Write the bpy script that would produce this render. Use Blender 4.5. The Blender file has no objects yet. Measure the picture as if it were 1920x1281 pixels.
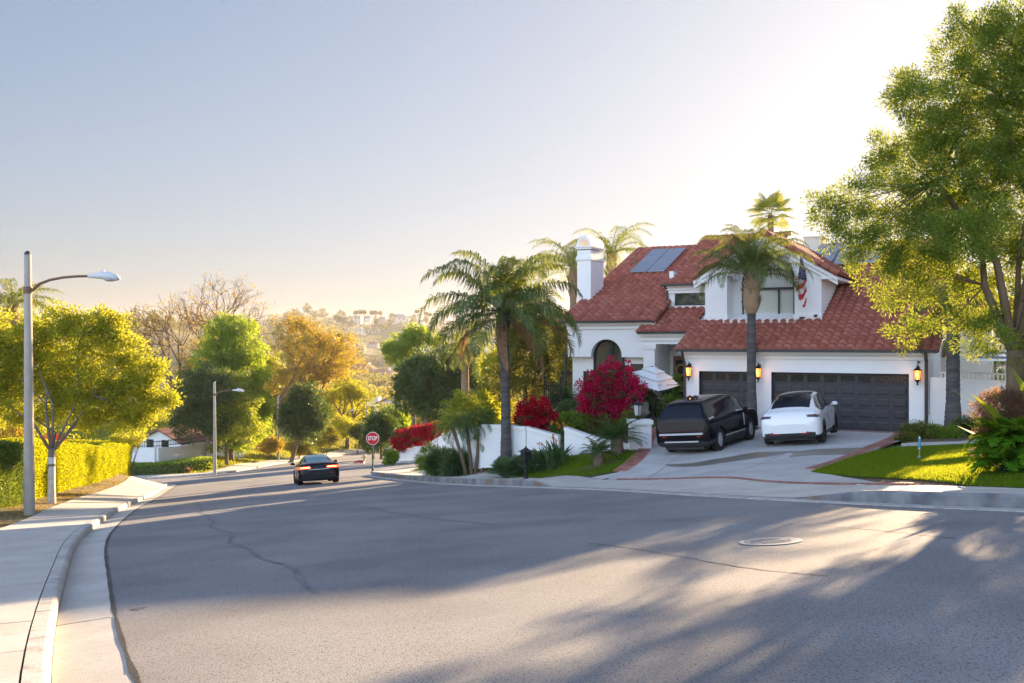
import bpy, bmesh, math, random
import numpy as np
from mathutils import Vector, Matrix, noise, geometry
sc = bpy.context.scene
COL = sc.collection
R = math.radians
FPX = 1850.0
# ------------------------------------------------------------------ camera
cd = bpy.data.cameras.new('camera'); cam = bpy.data.objects.new('camera', cd); COL.objects.link(cam)
cam.location = (0, 0, 0); cam.rotation_euler = (R(90), 0, 0)
cd.sensor_width = 36; cd.lens = FPX / 1920 * 36; cd.clip_start = .1; cd.clip_end = 8000
sc.camera = cam
# ------------------------------------------------------------------ light
SUN_AZ, SUN_EL = R(31), R(10.0)
w = bpy.data.worlds.new("World"); sc.world = w; w.use_nodes = True
nt = w.node_tree; bg = nt.nodes['Background']
sky = nt.nodes.new('ShaderNodeTexSky'); sky.sky_type = 'NISHITA'; sky.sun_disc = False
sky.sun_elevation = SUN_EL; sky.sun_rotation = SUN_AZ; sky.air_density = 1.0; sky.dust_density = 1.7; sky.ozone_density = 2.5
def wn(t, **k):
    n = nt.nodes.new(t)
    for a, b in k.items(): setattr(n, a, b)
    return n
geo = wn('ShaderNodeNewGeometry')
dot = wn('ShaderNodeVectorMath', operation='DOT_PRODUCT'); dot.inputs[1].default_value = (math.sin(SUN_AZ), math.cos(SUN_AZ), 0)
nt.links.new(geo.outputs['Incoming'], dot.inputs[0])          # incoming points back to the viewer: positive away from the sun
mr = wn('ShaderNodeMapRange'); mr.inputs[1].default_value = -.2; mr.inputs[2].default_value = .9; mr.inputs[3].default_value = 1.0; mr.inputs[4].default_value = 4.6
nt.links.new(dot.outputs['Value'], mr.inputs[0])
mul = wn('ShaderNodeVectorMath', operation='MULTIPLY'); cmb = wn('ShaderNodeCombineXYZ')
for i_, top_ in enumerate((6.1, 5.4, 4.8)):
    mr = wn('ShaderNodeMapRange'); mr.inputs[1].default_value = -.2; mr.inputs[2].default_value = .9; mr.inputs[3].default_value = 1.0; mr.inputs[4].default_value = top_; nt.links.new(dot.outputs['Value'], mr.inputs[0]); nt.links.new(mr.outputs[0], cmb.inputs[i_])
nt.links.new(cmb.outputs[0], mul.inputs[1])  # added fill: unseen sky opposite the sun brightened to light the shaded facade
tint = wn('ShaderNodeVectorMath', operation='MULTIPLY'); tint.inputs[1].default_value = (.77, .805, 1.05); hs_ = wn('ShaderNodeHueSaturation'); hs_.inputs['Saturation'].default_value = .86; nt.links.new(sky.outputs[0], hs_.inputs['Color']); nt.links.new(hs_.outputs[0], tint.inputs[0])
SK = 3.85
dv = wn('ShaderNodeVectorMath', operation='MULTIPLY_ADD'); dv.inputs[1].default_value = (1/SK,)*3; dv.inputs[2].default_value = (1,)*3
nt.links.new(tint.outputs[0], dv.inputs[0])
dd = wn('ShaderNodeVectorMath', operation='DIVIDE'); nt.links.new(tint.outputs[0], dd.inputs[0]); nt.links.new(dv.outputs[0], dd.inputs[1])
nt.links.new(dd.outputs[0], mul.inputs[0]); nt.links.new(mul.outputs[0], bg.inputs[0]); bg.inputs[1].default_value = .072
sl = bpy.data.lights.new('sun', 'SUN'); sl.energy = 5.0; sl.angle = R(.6); sl.color = (1.0, .72, .43)
so = bpy.data.objects.new('sun', sl); COL.objects.link(so)
sd = Vector((math.sin(SUN_AZ)*math.cos(SUN_EL), math.cos(SUN_AZ)*math.cos(SUN_EL), math.sin(SUN_EL)))
so.rotation_euler = sd.to_track_quat('Z', 'Y').to_euler(); so.location = (30, 50, 40)
sc.view_settings.view_transform = 'Standard'; sc.view_settings.look = 'None'; sc.view_settings.gamma = 1; sc.view_settings.exposure = 2.25
sc.cycles.max_bounces = 6; sc.cycles.diffuse_bounces = 3; sc.cycles.glossy_bounces = 3; sc.cycles.transmission_bounces = 5
sc.cycles.transparent_max_bounces = 8; sc.cycles.volume_bounces = 0; sc.cycles.sample_clamp_indirect = 6
try: sc.cycles.use_denoising = True
except Exception: pass

# ------------------------------------------------------------------ materials
def mat(name, col, rough=.6, metal=0, var=None, scale=4, bump=0, bscale=40, coat=0, emit=None, estr=0, spec=.5, var2=None, scale2=60, detail=6, mix2=.5, attr=None, stretch=None, trans=0, ior=1.45, alpha=1):
    m = bpy.data.materials.new(name); m.use_nodes = True; n = m.node_tree.nodes; l = m.node_tree.links
    b = n['Principled BSDF']; b.inputs['Roughness'].default_value = rough; b.inputs['Metallic'].default_value = metal
    b.inputs['Base Color'].default_value = (*col, 1); b.inputs['Specular IOR Level'].default_value = spec
    b.inputs['Coat Weight'].default_value = coat; b.inputs['IOR'].default_value = ior; b.inputs['Transmission Weight'].default_value = trans
    b.inputs['Coat Roughness'].default_value = .03
    if emit: b.inputs['Emission Color'].default_value = (*emit, 1); b.inputs['Emission Strength'].default_value = estr
    tc = n.new('ShaderNodeTexCoord'); src = tc.outputs['Object']
    if stretch:
        mp = n.new('ShaderNodeMapping'); mp.inputs['Scale'].default_value = stretch; l.new(src, mp.inputs[0]); src = mp.outputs[0]
    out = None
    def noi(sca, det):
        t = n.new('ShaderNodeTexNoise'); t.inputs['Scale'].default_value = sca; t.inputs['Detail'].default_value = det; l.new(src, t.inputs['Vector']); return t
    def mixc(f, a, bcol):
        x = n.new('ShaderNodeMix'); x.data_type = 'RGBA'; l.new(f, x.inputs[0])
        if isinstance(a, tuple): x.inputs[6].default_value = (*a, 1)
        else: l.new(a, x.inputs[6])
        if isinstance(bcol, tuple): x.inputs[7].default_value = (*bcol, 1)
        else: l.new(bcol, x.inputs[7])
        return x.outputs[2]
    if var:
        t = noi(scale, detail); rp = n.new('ShaderNodeMapRange'); rp.inputs[1].default_value = .35; rp.inputs[2].default_value = .65; l.new(t.outputs[0], rp.inputs[0])
        out = mixc(rp.outputs[0], col, var)
    if var2:
        t = noi(scale2, 3); rp = n.new('ShaderNodeMapRange'); rp.inputs[1].default_value = .5; rp.inputs[2].default_value = .68; rp.inputs[4].default_value = mix2; l.new(t.outputs[0], rp.inputs[0])
        out = mixc(rp.outputs[0], out if out is not None else col, var2)
    if attr:
        a = n.new('ShaderNodeAttribute'); a.attribute_name = 'v'
        out = mixc(a.outputs['Fac'], out if out is not None else col, attr)
    if out is not None: l.new(out, b.inputs['Base Color'])
    if bump:
        t = noi(bscale, 4); bp = n.new('ShaderNodeBump'); bp.inputs['Strength'].default_value = bump; bp.inputs['Distance'].default_value = .02
        l.new(t.outputs[0], bp.inputs['Height']); l.new(bp.outputs[0], b.inputs['Normal'])
    return m
def leafmat(name, c1, c2, t1=None, tr=.45, gl=.04):
    m = bpy.data.materials.new(name); m.use_nodes = True; n = m.node_tree.nodes; l = m.node_tree.links
    for x in list(n): n.remove(x)
    o = n.new('ShaderNodeOutputMaterial'); a = n.new('ShaderNodeAttribute'); a.attribute_name = 'v'
    mx = n.new('ShaderNodeMix'); mx.data_type = 'RGBA'; mx.inputs[6].default_value = (*c1, 1); mx.inputs[7].default_value = (*c2, 1); l.new(a.outputs['Fac'], mx.inputs[0])
    d = n.new('ShaderNodeBsdfDiffuse'); l.new(mx.outputs[2], d.inputs[0])
    t = n.new('ShaderNodeBsdfTranslucent')
    if t1:
        m2 = n.new('ShaderNodeMix'); m2.data_type = 'RGBA'; m2.inputs[6].default_value = (*[x*.6 for x in t1], 1); m2.inputs[7].default_value = (*t1, 1); l.new(a.outputs['Fac'], m2.inputs[0]); l.new(m2.outputs[2], t.inputs[0])
    else: l.new(mx.outputs[2], t.inputs[0])
    s = n.new('ShaderNodeMixShader'); s.inputs[0].default_value = tr; l.new(d.outputs[0], s.inputs[1]); l.new(t.outputs[0], s.inputs[2])
    g = n.new('ShaderNodeBsdfGlossy'); g.inputs['Roughness'].default_value = .45; g.inputs[0].default_value = (.9, .9, .9, 1)
    s2 = n.new('ShaderNodeMixShader'); s2.inputs[0].default_value = gl; l.new(s.outputs[0], s2.inputs[1]); l.new(g.outputs[0], s2.inputs[2])
    l.new(s2.outputs[0], o.inputs[0]); return m
M = {}
M['asphalt'] = mat('asphalt', (.205, .20, .205), .9, var=(.29, .285, .29), scale=.45, var2=(.05, .05, .055), scale2=62, mix2=.9, bump=.5, bscale=120, detail=8)
M['asphalt_dark'] = mat('asphalt_seam', (.14, .137, .14), .92, var=(.21, .205, .21), scale=6, var2=(.06, .06, .06), scale2=60, bump=.5)
M['tar'] = mat('tar', (.035, .034, .034), .6, bump=.5, bscale=30)
M['concrete'] = mat('concrete', (.46, .43, .39), .85, var=(.56, .53, .48), scale=1.1, var2=(.33, .30, .27), scale2=14, mix2=.35, bump=.25, bscale=90)
M['curb'] = mat('curb_concrete', (.40, .39, .37), .85, var=(.52, .50, .46), scale=1.6, var2=(.20, .18, .16), scale2=5, mix2=.5, bump=.3, bscale=50)
M['curb_stained'] = mat('curb_stained', (.22, .235, .26), .85, var=(.40, .41, .42), scale=1.3, var2=(.30, .20, .10), scale2=1.7, mix2=.8, bump=.4, bscale=40)
M['drive'] = mat('drive_concrete', (.42, .41, .40), .8, var=(.52, .51, .49), scale=.8, var2=(.33, .31, .29), scale2=7, mix2=.3, bump=.2, bscale=90)
M['wet'] = mat('wet_concrete', (.17, .15, .125), .35, var=(.24, .21, .17), scale=3)
M['brick'] = mat('red_brick', (.26, .095, .075), .8, var=(.21, .08, .07), scale=9, attr=(.36, .17, .14), bump=.3, bscale=60)
M['joint'] = mat('joint', (.10, .09, .085), .95)
M['soil'] = mat('soil', (.09, .06, .04), 1, var=(.16, .11, .07), scale=3, var2=(.04, .03, .02), scale2=20, bump=.8, bscale=20)
M['dry'] = mat('dry_ground', (.26, .17, .09), 1, var=(.12, .13, .04), scale=1.2, var2=(.38, .28, .16), scale2=22, bump=.7, bscale=25)
M['lawnbase'] = mat('lawn_ground', (.045, .10, .015), 1, var=(.07, .14, .02), scale=1, bump=.5, bscale=30)
M['hill'] = mat('hill_ground', (.20, .17, .07), 1, var=(.11, .12, .045), scale=.012, var2=(.27, .22, .12), scale2=.04, mix2=.6)
M['white'] = mat('white_stucco', (.84, .84, .84), .85, var=(.81, .81, .81), scale=1.5, bump=.25, bscale=70)
M['trimwhite'] = mat('white_trim', (.82, .82, .81), .7, bump=.08, bscale=40)
M['cream'] = mat('cream_stucco', (.62, .56, .48), .9, var=(.66, .60, .52), scale=2, bump=.2, bscale=70)
M['tile'] = mat('clay_tile', (.29, .082, .055), .75, spec=.25, var=(.24, .075, .055), scale=2.5, attr=(.44, .165, .12), bump=.15, bscale=60, var2=(.42, .22, .17), scale2=5, mix2=.3)
M['tile2'] = mat('clay_tile_far', (.27, .12, .085), .8, var=(.22, .10, .075), scale=3)
M['charcoal'] = mat('charcoal_door', (.038, .035, .042), .5, bump=.06, bscale=60, stretch=(1, 1, 8))
M['darkframe'] = mat('dark_frame', (.022, .024, .028), .45)
M['gutter'] = mat('dark_gutter', (.03, .03, .035), .4)
M['glass'] = mat('window_glass', (.03, .035, .04), .04, spec=1, coat=.6)
M['doorglass'] = mat('door_glass', (.02, .02, .022), .08, spec=.8)
M['blind'] = mat('white_blind', (.74, .72, .66), .6)
M['solar'] = mat('solar_panel', (.16, .19, .25), .25, var=(.19, .22, .28), scale=2, spec=1)
M['steel'] = mat('steel', (.6, .6, .6), .3, metal=1)
M['galv'] = mat('galvanised', (.42, .42, .42), .5, metal=.6, var=(.36, .36, .37), scale=8)
M['polecon'] = mat('pole_concrete', (.38, .345, .30), .85, var=(.44, .40, .35), scale=3, var2=(.28, .24, .20), scale2=30, mix2=.4, bump=.2)
M['rust'] = mat('rusty_arm', (.16, .09, .06), .7, var=(.24, .15, .10), scale=12)
M['lamphead'] = mat('lamp_head', (.62, .66, .70), .4)
M['blackmetal'] = mat('black_metal', (.012, .013, .016), .35, bump=.05)
M['greenmetal'] = mat('green_metal', (.02, .09, .075), .5)
M['lampglow'] = mat('lamp_glow', (.9, .45, .15), .3, emit=(1, .28, .05), estr=.42)
M['lampglass'] = mat('frosted_glass', (.45, .47, .48), .2)
M['signred'] = mat('sign_red', (.55, .02, .03), .45)
M['signwhite'] = mat('sign_white', (.85, .85, .85), .5)
M['navy'] = mat('navy', (.02, .03, .12), .8)
M['flagred'] = mat('flag_red', (.50, .02, .035), .8)
M['flagwhite'] = mat('flag_white', (.80, .78, .76), .8)
M['canvas'] = mat('white_canvas', (.74, .76, .77), .9, bump=.1, bscale=20)
M['bark'] = mat('bark', (.12, .085, .055), .95, var=(.20, .15, .10), scale=3, bump=1, bscale=12, stretch=(1, 1, .25))
M['barkgrey'] = mat('bark_grey', (.20, .16, .13), .95, var=(.13, .10, .08), scale=3, bump=1, bscale=12, stretch=(1, 1, .3))
M['barkwhite'] = mat('painted_bark', (.66, .62, .58), .9, var=(.5, .45, .4), scale=5, bump=.5)
M['palmtrunk'] = mat('palm_trunk', (.06, .058, .062), .95, var=(.12, .112, .11), scale=1.5, bump=.6, bscale=8, stretch=(1, 1, 5))
M['palmboot'] = mat('palm_boot', (.30, .19, .12), .95, var=(.17, .10, .06), scale=5, bump=.8, bscale=12, attr=(.42, .29, .18))
M['palmwarm'] = mat('palm_trunk_warm', (.30, .22, .15), .95, var=(.20, .14, .09), scale=4, bump=.5, stretch=(1, 1, 4))
M['twig'] = mat('twig', (.17, .10, .065), .95)
M['terracotta'] = mat('terracotta', (.40, .27, .20), .8, var=(.32, .22, .17), scale=5)
M['stone'] = mat('stone', (.36, .33, .30), .9, var=(.26, .24, .22), scale=6, bump=.5)
M['wood'] = mat('wood', (.20, .10, .05), .6, var=(.28, .15, .08), scale=6, stretch=(1, 1, .2))
M['blackpaint'] = mat('black_paint', (.006, .006, .008), .16, coat=.08, spec=.2)
M['whitepaint'] = mat('white_paint', (.80, .81, .83), .25, coat=1.0)
M['darkpaint'] = mat('dark_blue_paint', (.006, .006, .014), .2, coat=.15, spec=.3)
M['carglass'] = mat('car_glass', (.010, .013, .022), .06, spec=.22)
M['paleglass'] = mat('pale_car_glass', (.10, .26, .28), .05, spec=1)
M['plastic'] = mat('black_plastic', (.025, .025, .028), .6)
M['tyre'] = mat('tyre', (.018, .018, .02), .85)
M['rim'] = mat('rim_silver', (.62, .63, .66), .35, metal=.35)
M['rimdark'] = mat('rim_dark', (.06, .06, .065), .4, metal=.5)
M['chrome'] = mat('chrome', (.75, .75, .77), .15, metal=1)
M['taildark'] = mat('tail_lens_dark', (.10, .015, .015), .1, coat=1, var=(.03, .03, .035), scale=9)
M['tailred'] = mat('tail_lens_red', (.35, .02, .015), .2, coat=1)
M['taillit'] = mat('tail_lit', (.8, .05, .02), .3, emit=(1, .06, .02), estr=.6)
M['tailhot'] = mat('tail_hot', (1, .3, .1), .3, emit=(1, .32, .10), estr=1.4)
M['iron'] = mat('wrought_iron', (.012, .012, .012), .5)
M['bluebox'] = mat('blue_box', (.03, .06, .09), .5)
M['yellow'] = mat('yellow_paint', (.55, .38, .03), .6)
M['hydrant'] = mat('hydrant_tan', (.55, .42, .26), .6)
M['bluewhite'] = mat('blue_tape', (.05, .35, .55), .5)
M['purple'] = mat('purple_stripe', (.16, .13, .32), .8)
M['wreath'] = mat('dried_wreath', (.42, .24, .10), 1, bump=1, bscale=30)
# foliage
L = {}
L['lawn'] = leafmat('lawn_blades', (.055, .14, .012), (.11, .22, .02), (.52, .56, .03), .5, 0)
L['bigtree'] = leafmat('fern_pine_leaf', (.04, .10, .018), (.17, .28, .045), (.46, .50, .04), .48, .02)
L['golden'] = leafmat('golden_leaf', (.13, .20, .02), (.33, .37, .03), (.68, .65, .04), .55, .02)
L['jaca'] = leafmat('amber_leaf', (.24, .22, .03), (.34, .28, .03), (.62, .42, .03), .5)
L['green'] = leafmat('bright_leaf', (.05, .13, .015), (.12, .24, .02), (.55, .68, .03), .5)
L['dark'] = leafmat('dark_leaf', (.022, .06, .012), (.06, .12, .02), (.18, .26, .03), .35, .06)
L['darkwarm'] = leafmat('warm_dark_leaf', (.045, .07, .012), (.15, .16, .02), (.42, .38, .03), .4)
L['lime'] = leafmat('lime_leaf', (.12, .20, .02), (.25, .32, .03), (.60, .62, .04), .5)
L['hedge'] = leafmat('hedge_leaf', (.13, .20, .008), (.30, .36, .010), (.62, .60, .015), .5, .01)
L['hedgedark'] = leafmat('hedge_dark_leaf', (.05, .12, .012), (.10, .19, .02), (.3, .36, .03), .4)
L['palm'] = leafmat('palm_leaf', (.045, .085, .022), (.10, .155, .035), (.38, .42, .04), .38, .03)
L['palmpale'] = leafmat('palm_pale_leaf', (.07, .13, .03), (.15, .21, .045), (.50, .52, .06), .42, .04)
L['dead'] = leafmat('dead_frond', (.26, .14, .08), (.38, .23, .13), (.5, .3, .15), .35, 0)
L['sago'] = leafmat('sago_leaf', (.035, .08, .022), (.075, .14, .035), (.25, .34, .05), .3, .03)
L['bouga'] = leafmat('magenta_bract', (.34, .006, .045), (.68, .02, .12), (.8, .04, .15), .4, 0)
L['bougadeep'] = leafmat('crimson_bract', (.34, .008, .025), (.62, .02, .05), (.7, .03, .05), .35, 0)
L['strap'] = leafmat('strap_leaf', (.02, .07, .025), (.06, .13, .045), (.25, .35, .06), .3, .08)
L['bigleaf'] = leafmat('paddle_leaf', (.08, .18, .02), (.20, .34, .03), (.62, .66, .04), .5, .04)
L['purple'] = leafmat('purple_leaf', (.10, .055, .05), (.19, .12, .09), (.5, .3, .18), .4, 0)
L['fern'] = leafmat('fern_leaf', (.05, .16, .012), (.12, .28, .02), (.45, .55, .04), .45, 0)
L['orange'] = leafmat('orange_petal', (.6, .13, .03), (.75, .25, .06), None, .3, 0)
L['pink'] = leafmat('pink_petal', (.6, .28, .25), (.7, .4, .35), None, .3, 0)
L['far1'] = leafmat('distant_leaf_olive', (.06, .085, .02), (.15, .16, .035), (.36, .32, .05), .4, 0)
L['far2'] = leafmat('distant_leaf_yellow', (.15, .16, .03), (.26, .25, .05), (.5, .42, .06), .45, 0)

# ------------------------------------------------------------------ mesh helpers
class MB:
    def __init__(s): s.v = []; s.f = []; s.m = []; s.a = []
    def add(s, vs, fs, mi=0, a=0.5):
        o = len(s.v); s.v.extend([tuple(x) for x in vs])
        for f in fs: s.f.append(tuple(i+o for i in f)); s.m.append(mi); s.a.append(a)
        return s
    def box(s, x0, x1, y0, y1, z0, z1, mi=0, a=.5, T=None):
        v = [(x, y, z) for z in (z0, z1) for y in (y0, y1) for x in (x0, x1)]
        if T: v = [T(p) for p in v]
        return s.add(v, [(0, 2, 3, 1), (4, 5, 7, 6), (0, 1, 5, 4), (2, 6, 7, 3), (0, 4, 6, 2), (1, 3, 7, 5)], mi, a)
    def quad(s, a, b, c, d, mi=0, at=.5): return s.add([a, b, c, d], [(0, 1, 2, 3)], mi, at)
    def tube(s, pts, rad, n=8, mi=0, caps=True, a=.5):
        pts = [Vector(p) for p in pts]
        if not hasattr(rad, '__len__'): rad = [rad]*len(pts)
        vs = []; ref = None
        for i, p in enumerate(pts):
            d = (pts[min(i+1, len(pts)-1)] - pts[max(i-1, 0)])
            if d.length < 1e-9: d = Vector((0, 0, 1))
            d.normalize()
            if ref is None: ref = Vector((1, 0, 0)) if abs(d.x) < .9 else Vector((0, 1, 0))
            x = (ref - d*ref.dot(d)).normalized(); y = d.cross(x); ref = x
            for k in range(n):
                t = 2*math.pi*k/n; vs.append(p + (x*math.cos(t) + y*math.sin(t))*rad[i])
        fs = [(i*n+k, i*n+(k+1) % n, (i+1)*n+(k+1) % n, (i+1)*n+k) for i in range(len(pts)-1) for k in range(n)]
        if caps: fs += [tuple(range(n-1, -1, -1)), tuple((len(pts)-1)*n+k for k in range(n))]
        return s.add(vs, fs, mi, a)
    def lathe(s, prof, c=(0, 0, 0), n=16, mi=0, axis='z', a=.5):
        vs = []
        for r, h in prof:
            for k in range(n):
                t = 2*math.pi*k/n; x, y = r*math.cos(t), r*math.sin(t)
                vs.append((c[0]+x, c[1]+y, c[2]+h) if axis == 'z' else (c[0]+x, c[1]+h, c[2]+y))
        fs = [(i*n+k, i*n+(k+1) % n, (i+1)*n+(k+1) % n, (i+1)*n+k) for i in range(len(prof)-1) for k in range(n)]
        if axis != 'z': fs = [f[::-1] for f in fs]
        return s.add(vs, fs, mi, a)
    def prism(s, poly, h0, h1, plane='xz', mi=0, T=None):
        n = len(poly)
        def P(a, b, h): return {'xz': (a, h, b), 'xy': (a, b, h), 'yz': (h, a, b)}[plane]
        v = [P(a, b, h0) for a, b in poly] + [P(a, b, h1) for a, b in poly]
        if T: v = [T(p) for p in v]
        fs = [(i, (i+1) % n, n+(i+1) % n, n+i) for i in range(n)] + [tuple(range(n-1, -1, -1)), tuple(range(n, 2*n))]
        return s.add(v, fs, mi)
def mk(name, verts, faces, mats, parent=None, smooth=False, mi=None, attr=None, loc=None, fix=True):
    me = bpy.data.meshes.new(name)
    V = np.asarray(verts, dtype=np.float32)
    if isinstance(faces, np.ndarray):
        n, k = faces.shape
        me.vertices.add(len(V)); me.vertices.foreach_set('co', V.ravel())
        me.loops.add(n*k); me.loops.foreach_set('vertex_index', faces.ravel().astype(np.int32))
        me.polygons.add(n); me.polygons.foreach_set('loop_start', np.arange(0, n*k, k, dtype=np.int32))
        try: me.polygons.foreach_set('loop_total', np.full(n, k, dtype=np.int32))
        except Exception: pass
    else:
        me.from_pydata([tuple(v) for v in verts], [], faces)
    for m_ in (mats if isinstance(mats, (list, tuple)) else [mats]): me.materials.append(m_)
    if mi is not None: me.polygons.foreach_set('material_index', np.asarray(mi, dtype=np.int32))
    if attr is not None:
        a = me.attributes.new('v', 'FLOAT', 'FACE'); a.data.foreach_set('value', np.asarray(attr, dtype=np.float32))
    me.update(calc_edges=True)
    if fix and not isinstance(faces, np.ndarray):
        bm = bmesh.new(); bm.from_mesh(me); bmesh.ops.recalc_face_normals(bm, faces=bm.faces); bm.to_mesh(me); bm.free()
    if smooth: me.polygons.foreach_set('use_smooth', [True]*len(me.polygons))
    o = bpy.data.objects.new(name, me); COL.objects.link(o)
    if parent: o.parent = parent
    if loc is not None: o.location = loc
    return o
def build(mb, name, mats, parent=None, smooth=False, **k):
    return mk(name, mb.v, mb.f, mats, parent, smooth, mi=mb.m, attr=mb.a, **k)
def tag(o, label=None, cat=None, group=None, kind=None):
    if label: o['label'] = label
    if cat: o['category'] = cat
    if group: o['group'] = group
    if kind: o['kind'] = kind
    return o
def thing(name, loc, label, cat, group=None, rz=0):
    o = bpy.data.objects.new(name, None); o.empty_display_size = .3; COL.objects.link(o); o.location = loc; o.rotation_euler = (0, 0, rz)
    return tag(o, label, cat, group)
def copy_tree(o, parent=None, **kw):
    c = o.copy(); COL.objects.link(c)
    if parent: c.parent = parent
    for ch in [x for x in COL.objects if x.parent == o]: copy_tree(ch, c)
    for k, v in kw.items():
        if k in ('label', 'group', 'category'): c[k] = v
        else: setattr(c, k, v)
    return c
def ray(px, py, Y): return Vector(((px-960)/FPX*Y, Y, (640.5-py)/FPX*Y))

# ------------------------------------------------------------------ terrain
def flat(Y):
    Y = np.asarray(Y, float); a = np.clip(Y-40, 0, 45)
    return .000144*a*a + np.clip(Y-85, 0, None)*.01296
def Pl(X, Y): return -1.5 + .068*np.clip(X, -60, 60) - .0995*np.asarray(Y, float) + flat(Y)
RC = np.array([(44, -60), (22, -20), (13.5, 0), (9.6, 9), (7.34, 14.1), (6.4, 16.2), (4.6, 20.7), (2.57, 26.4), (.42, 31), (-2.19, 36.8), (-4.9, 45), (-7.0, 52), (-7.9, 55.5), (-7.6, 57.6), (-6.2, 59.4), (-3, 61), (4, 63), (16, 64), (32, 63)])
LC = np.array([(36, -60), (11.5, -20), (.9, 0), (-2.6, 6.8), (-6.2, 15.06), (-8.3, 20.2), (-10, 25), (-12.9, 34), (-16.2, 45.5), (-19.6, 57), (-21.8, 64), (-23.6, 66.6), (-27, 68), (-34, 69), (-60, 70)])
FC = np.array([(-60, 84), (-34, 83), (-28, 82.2), (-25.2, 82.5), (-24.3, 84.5), (-24.6, 92), (-25.2, 104), (-25.1, 113), (-23.2, 128), (-20.5, 145), (-14, 165), (0, 185)])
SC = np.array([(32, 76), (14, 76), (2, 75.5), (-5, 78), (-8.6, 79.6), (-9.8, 82), (-10.2, 90), (-10, 104), (-8.5, 125), (-4, 145), (8, 165), (22, 172)])
def resample(p, step):
    p = np.asarray(p, float); n = 12; out = []
    for i in range(len(p)-1):
        p0 = p[max(i-1, 0)]; p1 = p[i]; p2 = p[i+1]; p3 = p[min(i+2, len(p)-1)]
        for t in np.linspace(0, 1, n, endpoint=False):
            out.append(.5*((2*p1)+(-p0+p2)*t+(2*p0-5*p1+4*p2-p3)*t*t+(-p0+3*p1-3*p2+p3)*t**3))
    out.append(p[-1]); out = np.array(out)
    s = np.r_[0, np.cumsum(np.hypot(*np.diff(out, axis=0).T))]
    q = np.arange(0, s[-1], step); return np.c_[np.interp(q, s, out[:, 0]), np.interp(q, s, out[:, 1])]
ctrl = []
for c in (RC, LC, FC, SC):
    for x, y in c: ctrl.append((x, y, 0.0))
_rs = resample(RC, 4.0); _t = np.gradient(_rs, axis=0); _t /= np.hypot(_t[:, 0], _t[:, 1])[:, None]
for (x, y), (tx, ty) in zip(_rs, _t):
    if 14 < y < 53: ctrl.append((x+ty*2.1, y-tx*2.1, .04 if y > 30 else .1))
for x, y in [(-4, 30), (-8, 42), (-12, 60), (-16, 75), (-17, 100), (-17, 125), (-12, 150), (0, 10), (4, -10), (-26, 75), (-45, 77), (0, 69), (14, 70)]: ctrl.append((x, y, 0.0))
# right lot
ctrl += [(15, 35.5, .67), (6.95, 39.7, 1.65), (9.3, 31.7, .64), (5.3, 33.5, .67), (10.7, 26, .24), (20, 30, .5), (13.5, 26.5, .35), (18, 18, .3), (20, 36, .8), (20, 45, 2.0), (8, 46, 2.6),
         (2.9, 33, .52), (-1.2, 38, .8), (2.1, 36.6, .82), (4.6, 36.4, .95), (2, 42, 2.3), (4, 39.5, 1.7), (0, 42, 1.6), (0, 50, 2.0), (-4.5, 50, .35), (-2, 45, .9), (-5.4, 56, .2), (5.2, 24, .2), (8.6, 18.6, .2), (30, 50, 2.5),
         (4.5, 41.2, 2.2), (-3, 84, .7), (6, 84, 1.5), (-8, 86, .3), (20, 95, 1), (0, 110, -2.5), (10, 140, -6), (30, 120, -5)]
# left side
ctrl += [(-13.6, 28.3, .12), (-15.8, 30, .35), (-17.2, 36, .4), (-20.2, 45, .6), (-23.6, 58, 1.1), (-30, 40, 1.2), (-30, 58, 1.5), (-45, 50, 1.5), (-9.5, 16, .1), (-14, 16, .3), (-25, 20, .8),
         (-36, 92, 1.5), (-30, 90, .9), (-28, 96, .9), (-45, 95, 2.4), (-31, 108, 1.5), (-28, 118, .9), (-34, 125, 3.8), (-27, 135, 1.8), (-30, 145, 4.0), (-45, 120, 6), (-24, 155, 2.2)]
ctrl = np.array(ctrl)
def U_(d2): return np.where(d2 > 1e-9, d2*np.log(np.maximum(d2, 1e-9)), 0)*.5
_n = len(ctrl); _d2 = ((ctrl[:, None, :2]-ctrl[None, :, :2])**2).sum(-1)
_A = np.zeros((_n+3, _n+3)); _A[:_n, :_n] = U_(_d2) + np.eye(_n)*.6; _A[:_n, _n] = 1; _A[:_n, _n+1:] = ctrl[:, :2]; _A[_n:, :_n] = _A[:_n, _n:].T
_W = np.linalg.solve(_A, np.r_[ctrl[:, 2], 0, 0, 0])
def Dv(X, Y):
    X = np.atleast_1d(np.asarray(X, float)); Y = np.atleast_1d(np.asarray(Y, float)); sh = X.shape
    x = X.ravel(); y = Y.ravel(); o = np.zeros(len(x))
    for i in range(0, len(x), 20000):
        xs = x[i:i+20000]; ys = y[i:i+20000]
        d2 = (xs[:, None]-ctrl[None, :, 0])**2+(ys[:, None]-ctrl[None, :, 1])**2
        o[i:i+20000] = U_(d2)@_W[:_n]+_W[_n]+_W[_n+1]*xs+_W[_n+2]*ys
    return np.clip(o, -9, 8).reshape(sh)
def sm(x, a, b): t = np.clip((x-a)/(b-a), 0, 1); return t*t*(3-2*t)
def Far(X, Y):
    z = np.interp(Y, [-200, 0, 145, 200, 300, 400, 600, 900, 1100, 1500, 1750, 2600], [0, -2, -17, -24, -30, -33, -38, -42, -13, 31, 24, -30])
    z = z + 50*np.exp(-((X+270)/120)**2-((Y-720)/130)**2) + 12*np.exp(-((X+520)/200)**2-((Y-1300)/200)**2)
    z = z + 5*np.sin(X/60+1)*sm(Y, 700, 1300) + 4*np.sin(X/23+Y/70)*sm(Y, 600, 1200) - 10*sm(X, -60, 180)*sm(Y, 900, 1500)
    return z
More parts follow.
